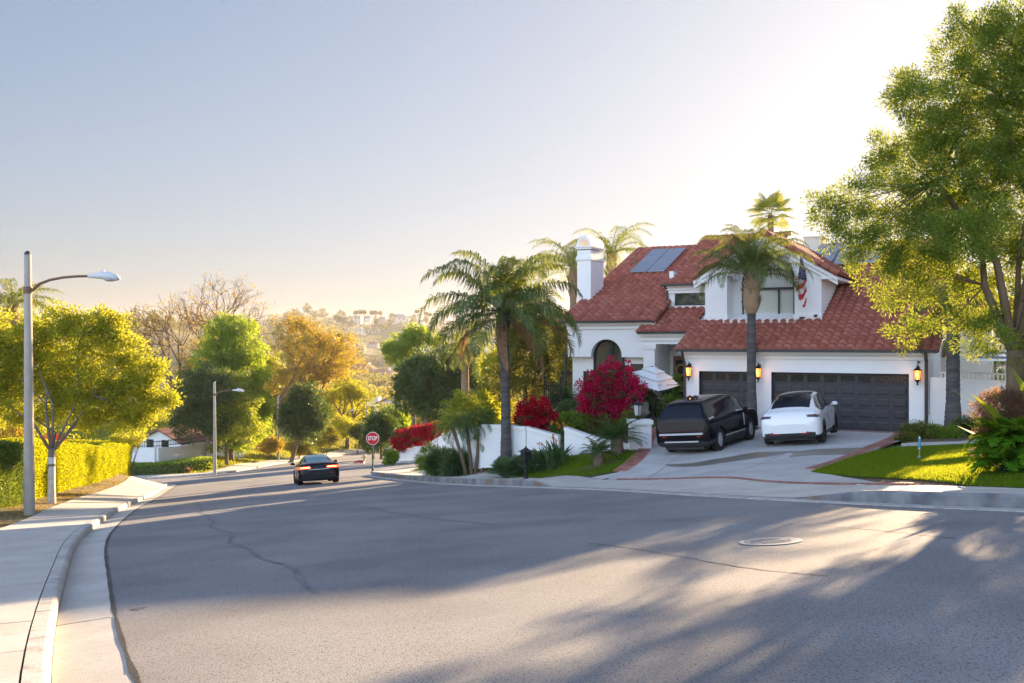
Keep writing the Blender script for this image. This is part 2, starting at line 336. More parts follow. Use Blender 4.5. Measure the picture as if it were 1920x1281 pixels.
def inside(q, poly):
    c = np.zeros(len(q), bool); n = len(poly)
    for i in range(n):
        x0, y0 = poly[i]; x1, y1 = poly[(i+1) % n]
        if y0 == y1: continue
        t = ((y0 > q[:, 1]) != (y1 > q[:, 1])) & (q[:, 0] < (x1-x0)*(q[:, 1]-y0)/(y1-y0)+x0); c ^= t
    return c
_rp = np.concatenate([resample(RC, 1.0), [(32, 70), (32, 76.5)], resample(SC, 1.0)[1:], [(22, 185)], resample(FC, 1.0)[::-1], [(-60, 70)], resample(LC, 1.0)[::-1]])
_ed = np.concatenate([resample(c, .8) for c in (RC, SC, FC, LC)])
def road_mask(X, Y):
    x = X.ravel(); y = Y.ravel(); o = np.zeros(len(x))
    for i in range(0, len(x), 8000):
        q = np.c_[x[i:i+8000], y[i:i+8000]]; d = np.sqrt(((q[:, None]-_ed[None])**2).sum(-1).min(1)); d = np.where(inside(q, _rp), 0, d); o[i:i+8000] = sm(d, .4, 3.2)
    return o.reshape(X.shape)
_gx = np.arange(-56, 52, .5); _gy = np.arange(-62, 173, .5); _GX, _GY = np.meshgrid(_gx, _gy); _DM = Dv(_GX, _GY)*road_mask(_GX, _GY)
def Dgrid(X, Y):
    fx = (X+56)/.5; fy = (Y+62)/.5; i = np.clip(fx.astype(int), 0, len(_gx)-2); j = np.clip(fy.astype(int), 0, len(_gy)-2); a = fx-i; b = fy-j
    return (_DM[j, i]*(1-a)+_DM[j, i+1]*a)*(1-b)+(_DM[j+1, i]*(1-a)+_DM[j+1, i+1]*a)*b
def G(X, Y):
    X = np.atleast_1d(np.asarray(X, float)); Y = np.atleast_1d(np.asarray(Y, float))
    near = Pl(X, Y) + Dgrid(np.clip(X, -55, 50), np.clip(Y, -60, 170))
    w_ = sm(Y, 150, 215)
    w_ = np.maximum(w_, sm(np.abs(X), 60, 130)*.6*sm(Y, 60, 150))
    return near*(1-w_)+Far(X, Y)*w_
def g(x, y): return float(G(x, y)[0])
def gp(px, py, y0=5, y1=150):
    lo = None; Y = np.linspace(y0, y1, 1500); X = (px-960)/FPX*Y; Z = (640.5-py)/FPX*Y; d = Z-G(X, Y)
    k = np.argmax(d < 0); return Vector((X[k], Y[k], Z[k]))
# base terrain sheet
def corridor(X, Y):
    m = np.zeros_like(X)
    rc = resample(RC, 2.5); lc = resample(LC, 2.5)
    for c in (rc, lc):
        for p in c: m = np.maximum(m, 1-sm(np.hypot(X-p[0], Y-p[1]), 1.6, 3.2))
    cx = np.interp(Y, [-60, 0, 14, 31, 55, 66, 80, 105, 128, 150, 185], [40, 7, .7, -5.5, -13, -15.5, -17, -17.5, -16, -11, 10])
    m = np.maximum(m, 1-sm(np.abs(X-cx), 6.0, 9.0)*1.0)
    m = np.maximum(m, (1-sm(np.abs(Y-77), 6, 9))*sm(-X, 15, 18)); m = np.maximum(m, (1-sm(np.abs(Y-69.5), 5, 7))*sm(X, -12, -9))
    return m
xs = np.arange(-120, 121, 1.5); ys = np.arange(-80, 231, 1.5); XX, YY = np.meshgrid(xs, ys)
ZZ = G(XX, YY) - .07 - .35*corridor(XX, YY)
def gridfaces(nx, ny):
    i = np.arange(nx-1)[None, :] + np.arange(ny-1)[:, None]*nx; i = i.ravel(); return np.c_[i, i+1, i+nx+1, i+nx]
bank = leafmat
o = mk('ground', np.c_[XX.ravel(), YY.ravel(), ZZ.ravel()], gridfaces(len(xs), len(ys)), mat('bank_grass_ground', (.10, .13, .02), 1, var=(.20, .17, .05), scale=.25, var2=(.06, .10, .015), scale2=1.5, mix2=.6, bump=.6, bscale=6), smooth=True)
tag(o, kind='structure')
xs = np.arange(-1500, 1501, 15); ys = np.arange(215, 2600, 15); XX, YY = np.meshgrid(xs, ys)
o = mk('hills', np.c_[XX.ravel(), YY.ravel(), Far(XX, YY).ravel()-.3], gridfaces(len(xs), len(ys)), M['hill'], smooth=True); tag(o, kind='structure')
mbt = MB()
for x0, x1, y0, y1 in ((-1500, -118, -400, 230), (118, 1500, -400, 230), (-120, 120, -400, -78)):
    nx, ny = 12, 12; gx = np.linspace(x0, x1, nx); gy = np.linspace(y0, y1, ny); A, B_ = np.meshgrid(gx, gy)
    Z = np.where(B_ < -77, Pl(A, -80), G(A, np.clip(B_, -80, 300)))-.4
    f = [tuple(int(q) for q in r) for r in gridfaces(nx, ny)]; mbt.add(np.c_[A.ravel(), B_.ravel(), Z.ravel()].tolist(), f)
tag(build(mbt, 'ground_beyond', mat('scrub_ground', (.05, .065, .03), 1, var=(.09, .09, .04), scale=.1), smooth=True), kind='structure')

def sheet(name, poly, m, dz=0.0, step=.8, zf=None, mi_attr=False, holes=()):
    poly = [(float(a), float(b)) for a, b in poly]
    P2 = []
    for i in range(len(poly)):
        a = np.array(poly[i]); b = np.array(poly[(i+1) % len(poly)]); k = max(1, int(np.hypot(*(b-a))/step))
        for j in range(k): P2.append(a+(b-a)*j/k)
    P2 = np.array(P2); n = len(P2)
    x0, y0 = P2.min(0); x1, y1 = P2.max(0)
    gx, gy = np.meshgrid(np.arange(x0+step*.37, x1, step), np.arange(y0+step*.41, y1, step)); q = np.c_[gx.ravel(), gy.ravel()]
    ins = inside(q, P2); q = q[ins]
    d = np.full(len(q), 1e9)
    for i in range(0, len(q), 4000):
        d[i:i+4000] = np.sqrt(((q[i:i+4000, None]-P2[None])**2).sum(-1)).min(1)
    q = q[d > step*.35]
    allp = [Vector(p) for p in P2] + [Vector(p) for p in q]
    vs, es, fs, *_ = geometry.delaunay_2d_cdt(allp, [], [list(range(n))], 1, 1e-4)
    V = np.array([(v.x, v.y) for v in vs]); Z = (zf or G)(V[:, 0], V[:, 1])+dz
    fs = [tuple(f) for f in fs]
    me = mk(name, np.c_[V, Z], fs, m, smooth=True, fix=False)
    bm = bmesh.new(); bm.from_mesh(me.data)
    for f_ in bm.faces:
        if f_.normal.z < 0: f_.normal_flip()
    bm.to_mesh(me.data); bm.free()
    return me
def normals(p):
    t = np.gradient(p, axis=0); t /= np.hypot(t[:, 0], t[:, 1])[:, None]; return np.c_[t[:, 1], -t[:, 0]]     # to the right of travel
RCs, LCs, FCs, SCs = [resample(c, .5) for c in (RC, LC, FC, SC)]
nR, nL, nF, nS = [normals(c) for c in (RCs, LCs, FCs, SCs)]
def off(c, n, t): return c+n*np.asarray(t).reshape(-1, 1) if np.ndim(t) else c+n*t
# asphalt
road_poly = list(map(tuple, RCs[::3])) + [(32, 70), (32, 76.5)] + list(map(tuple, SCs[3::3])) + [(22, 185)] + list(map(tuple, FCs[::-3])) + [(-60, 70)] + list(map(tuple, LCs[::-3]))
rd = sheet('road', road_poly, M['asphalt'], 0.0, 1.5); tag(rd, kind='structure')
def ribbon(name, c, nrm, prof, m, seg=None, gap=.012, mis=None, zbase=None, mat2=None):
    """prof: list of (offset, dz); solid strip along c; seg = slab length between joints"""
    mb = MB(); K = len(prof)
    ss = np.r_[0, np.cumsum(np.hypot(*np.diff(c, axis=0).T))]; tot = ss[-1]
    cuts = [0, tot] if not seg else list(np.arange(0, tot, seg))+[tot]
    rng = random.Random(3)
    for a, b in zip(cuts[:-1], cuts[1:]):
        if b-a < .1: continue
        k = max(2, int((b-a)/.8)+1); q = np.linspace(a+gap*.5*(seg is not None), b-gap*.5*(seg is not None), k)
        cx = np.interp(q, ss, c[:, 0]); cy = np.interp(q, ss, c[:, 1]); nx = np.interp(q, ss, nrm[:, 0]); ny = np.interp(q, ss, nrm[:, 1])
        vs = []; jz = rng.uniform(-.004, .004) if seg else 0
        for t, dz in prof:
            x = cx+nx*t; y = cy+ny*t; z = G(cx+nx*t, cy+ny*t) if zbase is None else zbase(cx, cy, nx, ny, t)
            vs.append(np.c_[x, y, z+dz+jz])
        V = np.concatenate(vs); f = []
        for i in range(K):
            j = (i+1) % K
            for s_ in range(k-1): f.append((i*k+s_, i*k+s_+1, j*k+s_+1, j*k+s_))
        f.append(tuple(i*k for i in range(K))); f.append(tuple(i*k+k-1 for i in range(K))[::-1])
        mb.add(V.tolist(), f, 0, rng.random())
    return tag(build(mb, name, m), kind='structure')
# left side: concrete gutter pan, kerb, pavement   (road side of LC is to the right of travel)
def cut(c, n, y0, y1): k = (c[:, 1] >= y0) & (c[:, 1] <= y1); return c[k], n[k]
c, n_ = cut(LCs, nL, -25, 67.5)
ribbon('gutter', c, n_, [(0, .008), (-.52, -.01), (-.52, -.2), (0, -.2)], M['concrete'], 3.0)
ribbon('kerb', c, n_, [(-.525, -.2), (-.525, .10), (-.55, .135), (-.58, .145), (-.70, .15), (-.70, -.2)], M['curb'], 3.0)
ribbon('pavement', c, n_, [(-.715, -.2), (-.715, .148), (-2.45, .17), (-2.45, -.2)], M['concrete'], 1.6, .03)
c2 = off(c, n_, .0)
sd_ = [tuple(p) for p in off(c2, n_, .03)[::2]] + [tuple(p) for p in off(c2, n_, -.004)[::-2]]
mb = MB(); rng = random.Random(5); q = off(c2, n_, .012)
for i in range(len(q)-1):
    w0 = .02+.02*noise.noise(Vector((i*.7, 0, 0))); w1 = .02+.02*noise.noise(Vector(((i+1)*.7, 0, 0)))
    a, b = q[i], q[i+1]; za, zb = g(*a)+.013, g(*b)+.013; na, nb = n_[i], n_[i+1]
    mb.quad((*(a-na*w0), za), (*(b-nb*w1), zb), (*(b+nb*w1), zb), (*(a+na*w0), za))
tag(build(mb, 'road_edge_seam', M['tar']), kind='structure')
# right side kerb (dropped at the driveway), thin gutter strip
def seg_s(c, y0, y1): return cut(c, nR, y0, y1)
c, n_ = cut(RCs, nR, -25, 66)
KD0, KD1 = 17.9, 31.0      # driveway apron along y
def khe(cy): return 0.0+.20*(1-(sm(cy, KD0-1.3, KD0+1.2)-sm(cy, KD1-1.6, KD1-.3)))
mbk = MB(); kerbs = []
M['curb_face'] = mat('curb_face_dark', (.12, .13, .15), .85, var=(.25, .26, .27), scale=2.2, var2=(.20, .12, .06), scale2=.9, mix2=.85, bump=.4, bscale=40)  # kerb face darker than its top, with brown stain patches
def vribbon(name, c, n_, proffn, m, seg, face=False):
    mb = MB(); ss = np.r_[0, np.cumsum(np.hypot(*np.diff(c, axis=0).T))]; rng = random.Random(8)
    for a in np.arange(0, ss[-1], seg):
        b = min(a+seg, ss[-1]); k = 6; q = np.linspace(a+.008, b-.008, k)
        if b-a < .2: continue
        cx = np.interp(q, ss, c[:, 0]); cy = np.interp(q, ss, c[:, 1]); nx = np.interp(q, ss, n_[:, 0]); ny = np.interp(q, ss, n_[:, 1])
        pr = proffn(cx, cy); K = len(pr); vs = [np.c_[cx+nx*t, cy+ny*t, G(cx+nx*t, cy+ny*t)+dz] for t, dz in pr]
        f = [(i*k+s_, i*k+s_+1, ((i+1) % K)*k+s_+1, ((i+1) % K)*k+s_) for i in range(K) for s_ in range(k-1)]
        f.append(tuple(i*k for i in range(K))); f.append(tuple(i*k+k-1 for i in range(K))[::-1])
        mb.add(np.concatenate(vs).tolist(), f, 0, rng.random())
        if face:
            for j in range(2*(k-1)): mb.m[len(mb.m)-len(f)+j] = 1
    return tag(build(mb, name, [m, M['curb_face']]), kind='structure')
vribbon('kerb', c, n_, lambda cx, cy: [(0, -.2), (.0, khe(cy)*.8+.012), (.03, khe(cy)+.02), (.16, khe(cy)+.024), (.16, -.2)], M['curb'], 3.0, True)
vribbon('gutter', c, n_, lambda cx, cy: [(-.30, -.1), (-.30, .016), (0-.003, .014), (-.003, -.1)], M['curb'], 2.0)
def sw(cx, cy, t): return np.maximum(khe(cy)+.02, 0)
def lot(t): return 0
SWW = 2.0
def swz(cy, t):     # pavement top over G: kerb height at the kerb, flush with the lot behind
    k = khe(cy); e = np.clip((t-.17)/(SWW-.17), 0, 1); return k*(1-e)+.03*e + .02
vribbon('pavement', c, n_, lambda cx, cy: [(.172, -.3), (.172, swz(cy, .172)), (.8, swz(cy, .8)), (1.4, swz(cy, 1.4)), (SWW, swz(cy, SWW)), (SWW, -.3)], M['concrete'], 1.9)
# far kerbs and pavement
c, n_ = FCs, nF
ribbon('kerb', c, n_, [(0, -.2), (0, .13), (-.18, .15), (-.18, -.2)], M['curb'], 6)
ribbon('pavement', c, n_, [(-.2, -.2), (-.2, .15), (-1.9, .17), (-1.9, -.2)], M['concrete'], 3)
c, n_ = SCs, nS
ribbon('kerb', c, n_, [(0, -.2), (0, .13), (.18, .15), (.18, -.2)], M['curb'], 6)
# road repairs, seam lines
def strip(name, pts, wd, m, dz=.006, jit=.3, seed=0):
    q = resample(np.array([(gp(*p).x, gp(*p).y) for p in pts]), .12); nn = normals(q); mb = MB()
    if wd < .06 and name == 'road_seam': q = q+nn*np.array([[noise.noise(Vector((i*.35, seed, 2)))*.05+noise.noise(Vector((i*.05, seed, 4)))*.22] for i in range(len(q))])
    for i in range(len(q)-1):
        ww = [wd*(.6+.8*abs(noise.noise(Vector((k*.23+seed, seed, 0))))*jit*2) for k in (i, i+1)]
        a, b = q[i], q[i+1]
        mb.quad((*(a-nn[i]*ww[0]), g(*(a-nn[i]*ww[0]))+dz), (*(b-nn[i+1]*ww[1]), g(*(b-nn[i+1]*ww[1]))+dz), (*(b+nn[i+1]*ww[1]), g(*(b+nn[i+1]*ww[1]))+dz), (*(a+nn[i]*ww[0]), g(*(a+nn[i]*ww[0]))+dz))
    return tag(build(mb, name, m), kind='structure')
M['asphalt_worn'] = mat('asphalt_worn', (.155, .15, .155), .92, var=(.24, .235, .24), scale=1.5, var2=(.07, .07, .07), scale2=40, mix2=.7, bump=.8, bscale=45)
strip('road_seam', [(372, 945), (385, 968), (420, 1000), (480, 1040), (545, 1075), (615, 1112)], .045, M['asphalt_worn'], .006, .6, 3)
strip('road_seam', [(1100, 1020), (1250, 1042), (1400, 1062), (1560, 1083)], .02, M['asphalt_worn'], .006, .6, 9)
strip('road_seam', [(250, 1143), (262, 1141), (276, 1144)], .10, M['asphalt_dark'], .006, .9, 29)
strip('road_seam', [(1250, 975), (1500, 985), (1800, 1010)], .014, M['asphalt_dark'], .006, .9, 59)
strip('road_seam', [(560, 955), (660, 948), (800, 972), (930, 985)], .025, M['asphalt_worn'], .006, .6, 19)

# ------------------------------------------------------------------ house frame
TH = math.atan(975/1850); hu = Vector((math.cos(TH), -math.sin(TH), 0)); hv = Vector((math.sin(TH), math.cos(TH), 0))
P0 = Vector((15, 35.5, 0))-hu*9.1; P0.z = -3.33
def hw(s, d, z=0): return P0+hu*s+hv*d+Vector((0, 0, z))
# driveway, brick border, lawns and beds
c, n_ = cut(RCs, nR, KD0-.3, KD1-.2); back = off(c, n_, SWW+.02)
def Zd(X, Y):       # driveway surface: plane from pavement to garage slab
    return G(X, Y)+.05
gl = [tuple(hw(s, .35)[:2]) for s in (9.4, 7, 5, 3, 1, 0.2)]
left_edge = [tuple(gp(x, y)[:2]) for x, y in [(1219, 806), (1216, 830), (1207, 850), (1186, 872), (1160, 889)]]
right_edge = [tuple(gp(x, y)[:2]) for x, y in [(1525, 886), (1600, 858), (1650, 840)]]
poly = gl + left_edge + [tuple(p) for p in back[::-2]]
poly = gl + left_edge + [tuple(p) for p in back[::-1][::2]] + right_edge
drive = sheet('driveway', poly, M['drive'], .05, .6); tag(drive, kind='structure')
def brickband(name, pts, wd, world=False, dz=.068):
    q = np.array([(gp(*p).x, gp(*p).y) for p in pts]) if not world else np.array(pts); q = resample(q, .115); nn = normals(q); mb = MB(); rng = random.Random(2)
    for i in range(len(q)-1):
        for k, (t0, t1) in enumerate(((-wd/2, -.005), (.005, wd/2)) if wd > .25 else ((-wd/2, wd/2),)):
            a, b = q[i], q[i]+(q[i+1]-q[i])*.9; z = g(*a)+dz
            P_ = [a+nn[i]*t0, b+nn[i]*t0, b+nn[i]*t1, a+nn[i]*t1]; at = rng.random()
            mb.add([(*p, z-.06) for p in P_]+[(*p, z) for p in P_], [(4, 5, 6, 7), (0, 1, 5, 4), (1, 2, 6, 5), (2, 3, 7, 6), (3, 0, 4, 7)], 0, at)
    return tag(build(mb, name, M['brick']), kind='structure')
brickband('brick_border', [(1219, 806), (1216, 830), (1207, 850), (1186, 872), (1160, 889)], .5)
brickband('brick_border', [(1525, 884), (1600, 858), (1662, 832), (1690, 815)], .42)
brickband('brick_border', [tuple(p) for p in off(c, n_, SWW+.1)[::4]], .13, True)
brickband('brick_border', [tuple(hw(s, -.08)[:2]) for s in (0.2, 3, 6, 9.2)], .25, True, .064)
# wet stains on the drive
def blob(name, pts, m, dz):
    return tag(sheet(name, [tuple(gp(x, y)[:2]) for x, y in pts], m, dz, .5), kind='structure')
blob('water_stain', [(1478, 862), (1490, 852), (1530, 846), (1600, 844), (1652, 842), (1640, 851), (1590, 856), (1520, 857)], M['wet'], .06)
blob('water_stain', [(1246, 876), (1300, 872), (1370, 860), (1440, 853), (1478, 852), (1440, 860), (1380, 868), (1310, 878), (1262, 879)], M['wet'], .06)
blob('water_stain', [(1380, 858), (1420, 852), (1500, 850), (1440, 857)], M['wet'], .066)
# joints in drive
def joint(pts, dz=.058, wd=.012): strip('driveway_joint', pts, wd, M['joint'], dz, .1)
joint([(1216, 900), (1256, 872), (1286, 855)], .062); joint([(1360, 893), (1440, 868), (1475, 851)], .062); joint([(1200, 871), (1400, 874), (1540, 876)], .062)
# left lawn (shade)
lawn1 = [tuple(p) for p in off(*cut(RCs, nR, 30.6, 49.0), SWW+.03)[::2]]
l1 = [tuple(gp(x, y)[:2]) for x, y in [(1190, 848), (1150, 852), (1090, 858), (1040, 862), (1000, 867), (950, 870), (880, 873), (820, 878), (778, 883)]]
LW1 = [tuple(gp(1155, 889)[:2])]+[tuple(gp(1182, 873)[:2]), tuple(gp(1202, 850)[:2])]+l1+lawn1[::-1]
LW2 = [tuple(gp(x, y)[:2]) for x, y in [(1522, 889), (1590, 864), (1650, 848), (1700, 843), (1760, 840), (1830, 838), (1880, 845), (1930, 850), (2000, 860)]]+[tuple(p) for p in off(*cut(RCs, nR, 10, 17.4), SWW+.03)[::2]]
tag(sheet('lawn_ground', LW1, M['lawnbase'], .05, .7), kind='structure'); tag(sheet('lawn_ground', LW2, M['lawnbase'], .05, .7), kind='structure')
_c, _n = cut(RCs, nR, 9, 52); tag(sheet('garden_bed', [tuple(p) for p in off(_c, _n, 1.6)[::4]]+[tuple(p) for p in off(_c, _n, 5.5)[::-4]], M['soil'], .03, .8), kind='structure')
bed1 = [tuple(p) for p in l1]+[(-6.5, 53), (-3.5, 58.5), (3, 60), (2, 45), tuple(hw(-6, 1.6)[:2]), tuple(hw(-1.9, 1.6)[:2]), tuple(gp(1216, 806)[:2])]
tag(sheet('garden_bed', bed1, M['soil'], .03, .9), kind='structure')
bed2 = [tuple(gp(x, y)[:2]) for x, y in [(1700, 843), (1700, 815)]]+[tuple(hw(9.3, .1)[:2]), tuple(hw(16, -1)[:2]), (24, 30), (20, 20)]+[tuple(gp(x, y)[:2]) for x, y in [(1960, 856), (1880, 845), (1830, 838), (1760, 840)]]
tag(sheet('garden_bed', bed2, M['soil'], .03, .9), kind='structure')
path2 = [tuple(gp(x, y)[:2]) for x, y in [(1690, 842), (1760, 839), (1830, 836), (1858, 830), (1850, 827), (1800, 832), (1730, 834), (1690, 836)]]
tag(sheet('garden_path', path2, M['concrete'], .07, .6), kind='structure')
# left verge
c, n_ = cut(LCs, nL, -25, 66)
vp = [tuple(p) for p in off(c, n_, -2.47)[::3]]+[tuple(p) for p in off(c, n_, -9)[::-4]]
tag(sheet('verge', vp, M['dry'], .12, 1.0), kind='structure')
# grass blades
def blades(name, poly, per, h, m, dz, seed, wd=.012, mask=None, kind='stuff', label=None, cat=None):
    rng = np.random.default_rng(seed); P2 = np.array(poly); x0, y0 = P2.min(0); x1, y1 = P2.max(0); n = int((x1-x0)*(y1-y0)*per)
    q = np.c_[rng.uniform(x0, x1, n), rng.uniform(y0, y1, n)]; q = q[inside(q, P2)]
    if mask is not None: q = q[mask(q, rng)]
    n = len(q); z = G(q[:, 0], q[:, 1])+dz; a = rng.uniform(0, 2*np.pi, n); hh = h*rng.uniform(.6, 1.3, n)
    le = rng.normal(0, .45, (n, 2))*hh[:, None]; dx = np.c_[np.cos(a), np.sin(a)]*wd
    V = np.empty((n, 3, 3)); V[:, 0, :2] = q-dx; V[:, 0, 2] = z; V[:, 1, :2] = q+dx; V[:, 1, 2] = z; V[:, 2, :2] = q+le; V[:, 2, 2] = z+hh
    o = mk(name, V.reshape(-1, 3), np.arange(n*3).reshape(-1, 3), m, attr=rng.random(n)); return tag(o, label, cat, kind=kind)
blades('grass', LW1, 900, .06, L['lawn'], .05, 1, .014, label='dark green mown lawn in shade left of the driveway', cat='grass')
blades('grass', LW2, 1300, .06, L['lawn'], .05, 2, .012, label='sunlit mown lawn right of the driveway', cat='grass')
blades('grass', vp, 130, .06, leafmat('dry_grass', (.14, .14, .03), (.30, .22, .07), (.5, .4, .08), .4, 0), .1, 3, .015, mask=lambda q, r: np.array([noise.noise(Vector((a*.6, b*.6, 0))) for a, b in q]) > .02, label='patchy dry grass along the left pavement', cat='grass')
blades('leaf_litter', vp, 60, .02, leafmat('litter', (.30, .17, .06), (.45, .30, .12), None, .2, 0), .12, 4, .03, label='dry fallen leaves under the hedge', cat='leaves')
# far bank grass
bankp = [tuple(p) for p in off(FCs[18:], nF[18:], -1.95)[::6]]+[(-60, 175), (-60, 86)]
blades('grass', bankp, 26, .16, leafmat('bank_grass', (.13, .20, .012), (.24, .30, .02), (.6, .58, .03), .45, 0), -.08, 5, .07, label='bright green grass bank beyond the far kerb', cat='grass')
# ------------------------------------------------------------------ main house
house = thing('house', P0, 'white stucco two storey house with red clay tile roof and dark garage doors', 'house', rz=-TH)
def hb(name, boxes, m, parent=house, extra=None):
    mb = MB()
    for b in boxes: mb.box(*b)
    if extra: extra(mb)
    return build(mb, name, m, parent)
ZE, ZA, ZB = 3.163, 3.51, 4.35; K_ = .407
def tiles(name, z0, poly, parent=house, tw=.33, course=.41, mats=None, seed=1, k=K_, T=None):
    """barrel tile surface on plane z=z0+k*d over convex (s,d) polygon, real relief"""
    rng = np.random.default_rng(seed); P2 = np.array(poly, float); cs = math.sqrt(1+k*k)
    nrm = np.array([0, -k, 1])/cs; mb_v = []; mb_f = []; at = []
    d0, d1 = P2[:, 1].min(), P2[:, 1].max(); dc = course/cs; nc = int(math.ceil((d1-d0)/dc))
    def rng_s(d):
        xs = []
        for i in range(len(P2)):
            (a0, b0), (a1, b1) = P2[i], P2[(i+1) % len(P2)]
            if min(b0, b1)-1e-6 <= d <= max(b0, b1)+1e-6:
                if abs(b1-b0) < 1e-9: xs += [a0, a1]
                else: xs.append(a0+(a1-a0)*(d-b0)/(b1-b0))
        return (min(xs), max(xs)) if xs else None
    ns = 8; smin, smax = P2[:, 0].min(), P2[:, 0].max(); base = 0
    cols = np.arange(math.floor(smin/tw)*ns, math.ceil(smax/tw)*ns+1)*(tw/ns)
    for c_ in range(nc):
        a = d0+c_*dc; b = min(a+dc, d1)
        ra, rb = rng_s(a+1e-5), rng_s(b-1e-5)
        if not ra or not rb: continue
        sh = rng.normal(0, .006)
        rows = []
        for dd_, (lo, hi), lift in ((a, ra, .0), (a, ra, 1.0), (b, rb, .0)):
            s = np.clip(cols, lo, hi); ph = (s/tw) % 1.0
            prof = .095*np.sqrt(np.maximum(0, 1-((ph-.42)/.42)**2)) - .012*(ph > .84)
            h = prof*(1.0 if lift or dd_ == b else 1.0)+.006
            if lift == 1.0: h = prof*1.05+.078
            elif dd_ == a: h = np.full_like(prof, -.03)
            P = np.stack([s, np.full_like(s, dd_)-(.01 if lift else 0), z0+k*dd_+sh*0+0*s], 1)+h[:, None]*nrm
            rows.append(P)
        n = len(cols); V = np.concatenate(rows); mb_v.append(V)
        i = np.arange(n-1)
        keep = (np.abs(rows[1][1:, 0]-rows[1][:-1, 0])+np.abs(rows[2][1:, 0]-rows[2][:-1, 0])) > 1e-4
        i = i[keep]
        tv = rng.random(n//ns+3)[(i//ns)]
        for r0 in (0, 1):
            mb_f.append(np.c_[i, i+1, i+n+1, i+n]+base+r0*n); at.append(tv if r0 else tv*0)
        base += 3*n
    V = np.concatenate(mb_v); F = np.concatenate(mb_f)
    if T is not None: V = np.array([T(p) for p in V])
    o = mk(name, V, F, mats or M['tile'], parent, attr=np.concatenate(at)); return o
def slab(mb, z0, poly, th=.12, k=K_, dz=-.03):
    n = len(poly); v = [(s, d, z0+k*d+dz) for s, d in poly]+[(s, d, z0+k*d+dz-th) for s, d in poly]
    mb.add(v, [tuple(range(n)), tuple(range(2*n-1, n-1, -1))]+[(i, (i+1) % n, n+(i+1) % n, n+i) for i in range(n)])
pE = [(-2.46, 1.37), (-.16, 1.37), (-.16, 4.02), (-1.98, 4.02), (-1.98, 2.4), (-2.46, 2.4)]
tiles('roof_tiles', ZE, [(-2.46, 1.37), (-.16, 1.37), (-.16, 4.02), (-2.46, 4.02)], seed=3)
tiles('roof_tiles', ZE, [(-.16, -.42), (9.35, -.42), (9.35, 2.5), (-.16, 2.5)], seed=4)
tiles('roof_tiles', ZE, [(4.85, 2.5+.0), (9.35, 2.5), (9.35, 12), (4.85, 12)], seed=14)
tiles('roof_tiles', ZA, [(-6.28, 1.72), (-1.96, 1.72), (-1.96, 3.9), (-2.2, 11.6), (-6.28, 11.6)], seed=5)
tiles('roof_tiles', ZB, [(-2.22, 3.72), (1.2, 3.72), (2.0, 10.3), (-2.22, 10.3)], seed=6)
def undr(mb):
    slab(mb, ZE, [(-2.44, 1.39), (-.16, 1.39), (-.16, 4.0), (-2.44, 4.0)]); slab(mb, ZE, [(-.15, -.38), (9.33, -.38), (9.33, 12), (-.15, 12)])
    slab(mb, ZA, [(-6.26, 1.75), (-1.98, 1.75), (-1.98, 11.6), (-6.26, 11.6)]); slab(mb, ZB, [(-2.2, 3.76), (1.95, 3.76), (1.95, 10.3), (-2.2, 10.3)])
hb('roof_deck', [], M['trimwhite'], extra=undr)
# ridge and rake caps
def cap(mb_, a, b, r=.11, n=None):
    mb = MB()
    a, b = Vector(a), Vector(b); L_ = (b-a).length; k = max(1, int(L_/.38)); rng = random.Random(int(L_*100))
    for i in range(k):
        p = a+(b-a)*(i/k); q = a+(b-a)*((i+1.12)/k)
        mb.tube([p, q], [r*1.1, r*.88], 10, 0, True, rng.random())
    build(mb, 'ridge_cap', M['tile'], house, smooth=True)
mb = MB()
cap(mb, (-6.3, 1.7, ZA+K_*1.7+.04), (-6.3, 11.6, ZA+K_*11.6+.04)); cap(mb, (-1.96, 1.7, ZA+K_*1.7+.03), (-1.96, 3.85, ZA+K_*3.85+.03))
cap(mb, (-6.3, 11.6, ZA+K_*11.6+.04), (-2.2, 11.6, ZA+K_*11.6+.04)); cap(mb, (-2.22, 3.7, ZB+K_*3.7+.03), (-2.22, 10.3, ZB+K_*10.3+.03))
cap(mb, (-2.2, 10.3, ZB+K_*10.3+.03), (2.0, 10.3, ZB+K_*10.3+.03)); cap(mb, (-2.48, 1.34, ZE+K_*1.37+.03), (-2.48, 2.1, ZE+K_*2.1+.03))
cap(mb, (-.18, -.42, ZE-K_*.42+.03), (-.18, 1.36, ZE+K_*1.36+.03)); cap(mb, (9.37, -.42, ZE-K_*.42+.03), (9.37, 12, ZE+K_*12+.03)); cap(mb, (-.1, 12, ZE+K_*12+.03), (9.37, 12, ZE+K_*12+.03))
# garage walls
def zr(s0, d): return ZE+K_*d-.16
H0 = 2.96
def gwall(mb):
    mb.box(0, .62, 0, .3, -.3, H0); mb.box(2.78, 3.49, 0, .3, -.3, H0); mb.box(8.41, 9.1, 0, .3, -.3, H0)
    mb.box(.62, 2.78, 0, .3, 2.14, H0); mb.box(3.49, 8.41, 0, .3, 2.14, H0)
    mb.prism([(.3, -1), (12, -1), (12, zr(0, 12)), (.3, zr(0, .3))], 8.9, 9.1, 'yz')
    mb.prism([(.3, -1), (4.1, -1), (4.1, zr(0, 4.1)), (.3, zr(0, .3))], .002, .2, 'yz')
hb('garage_wall', [], M['white'], extra=gwall)
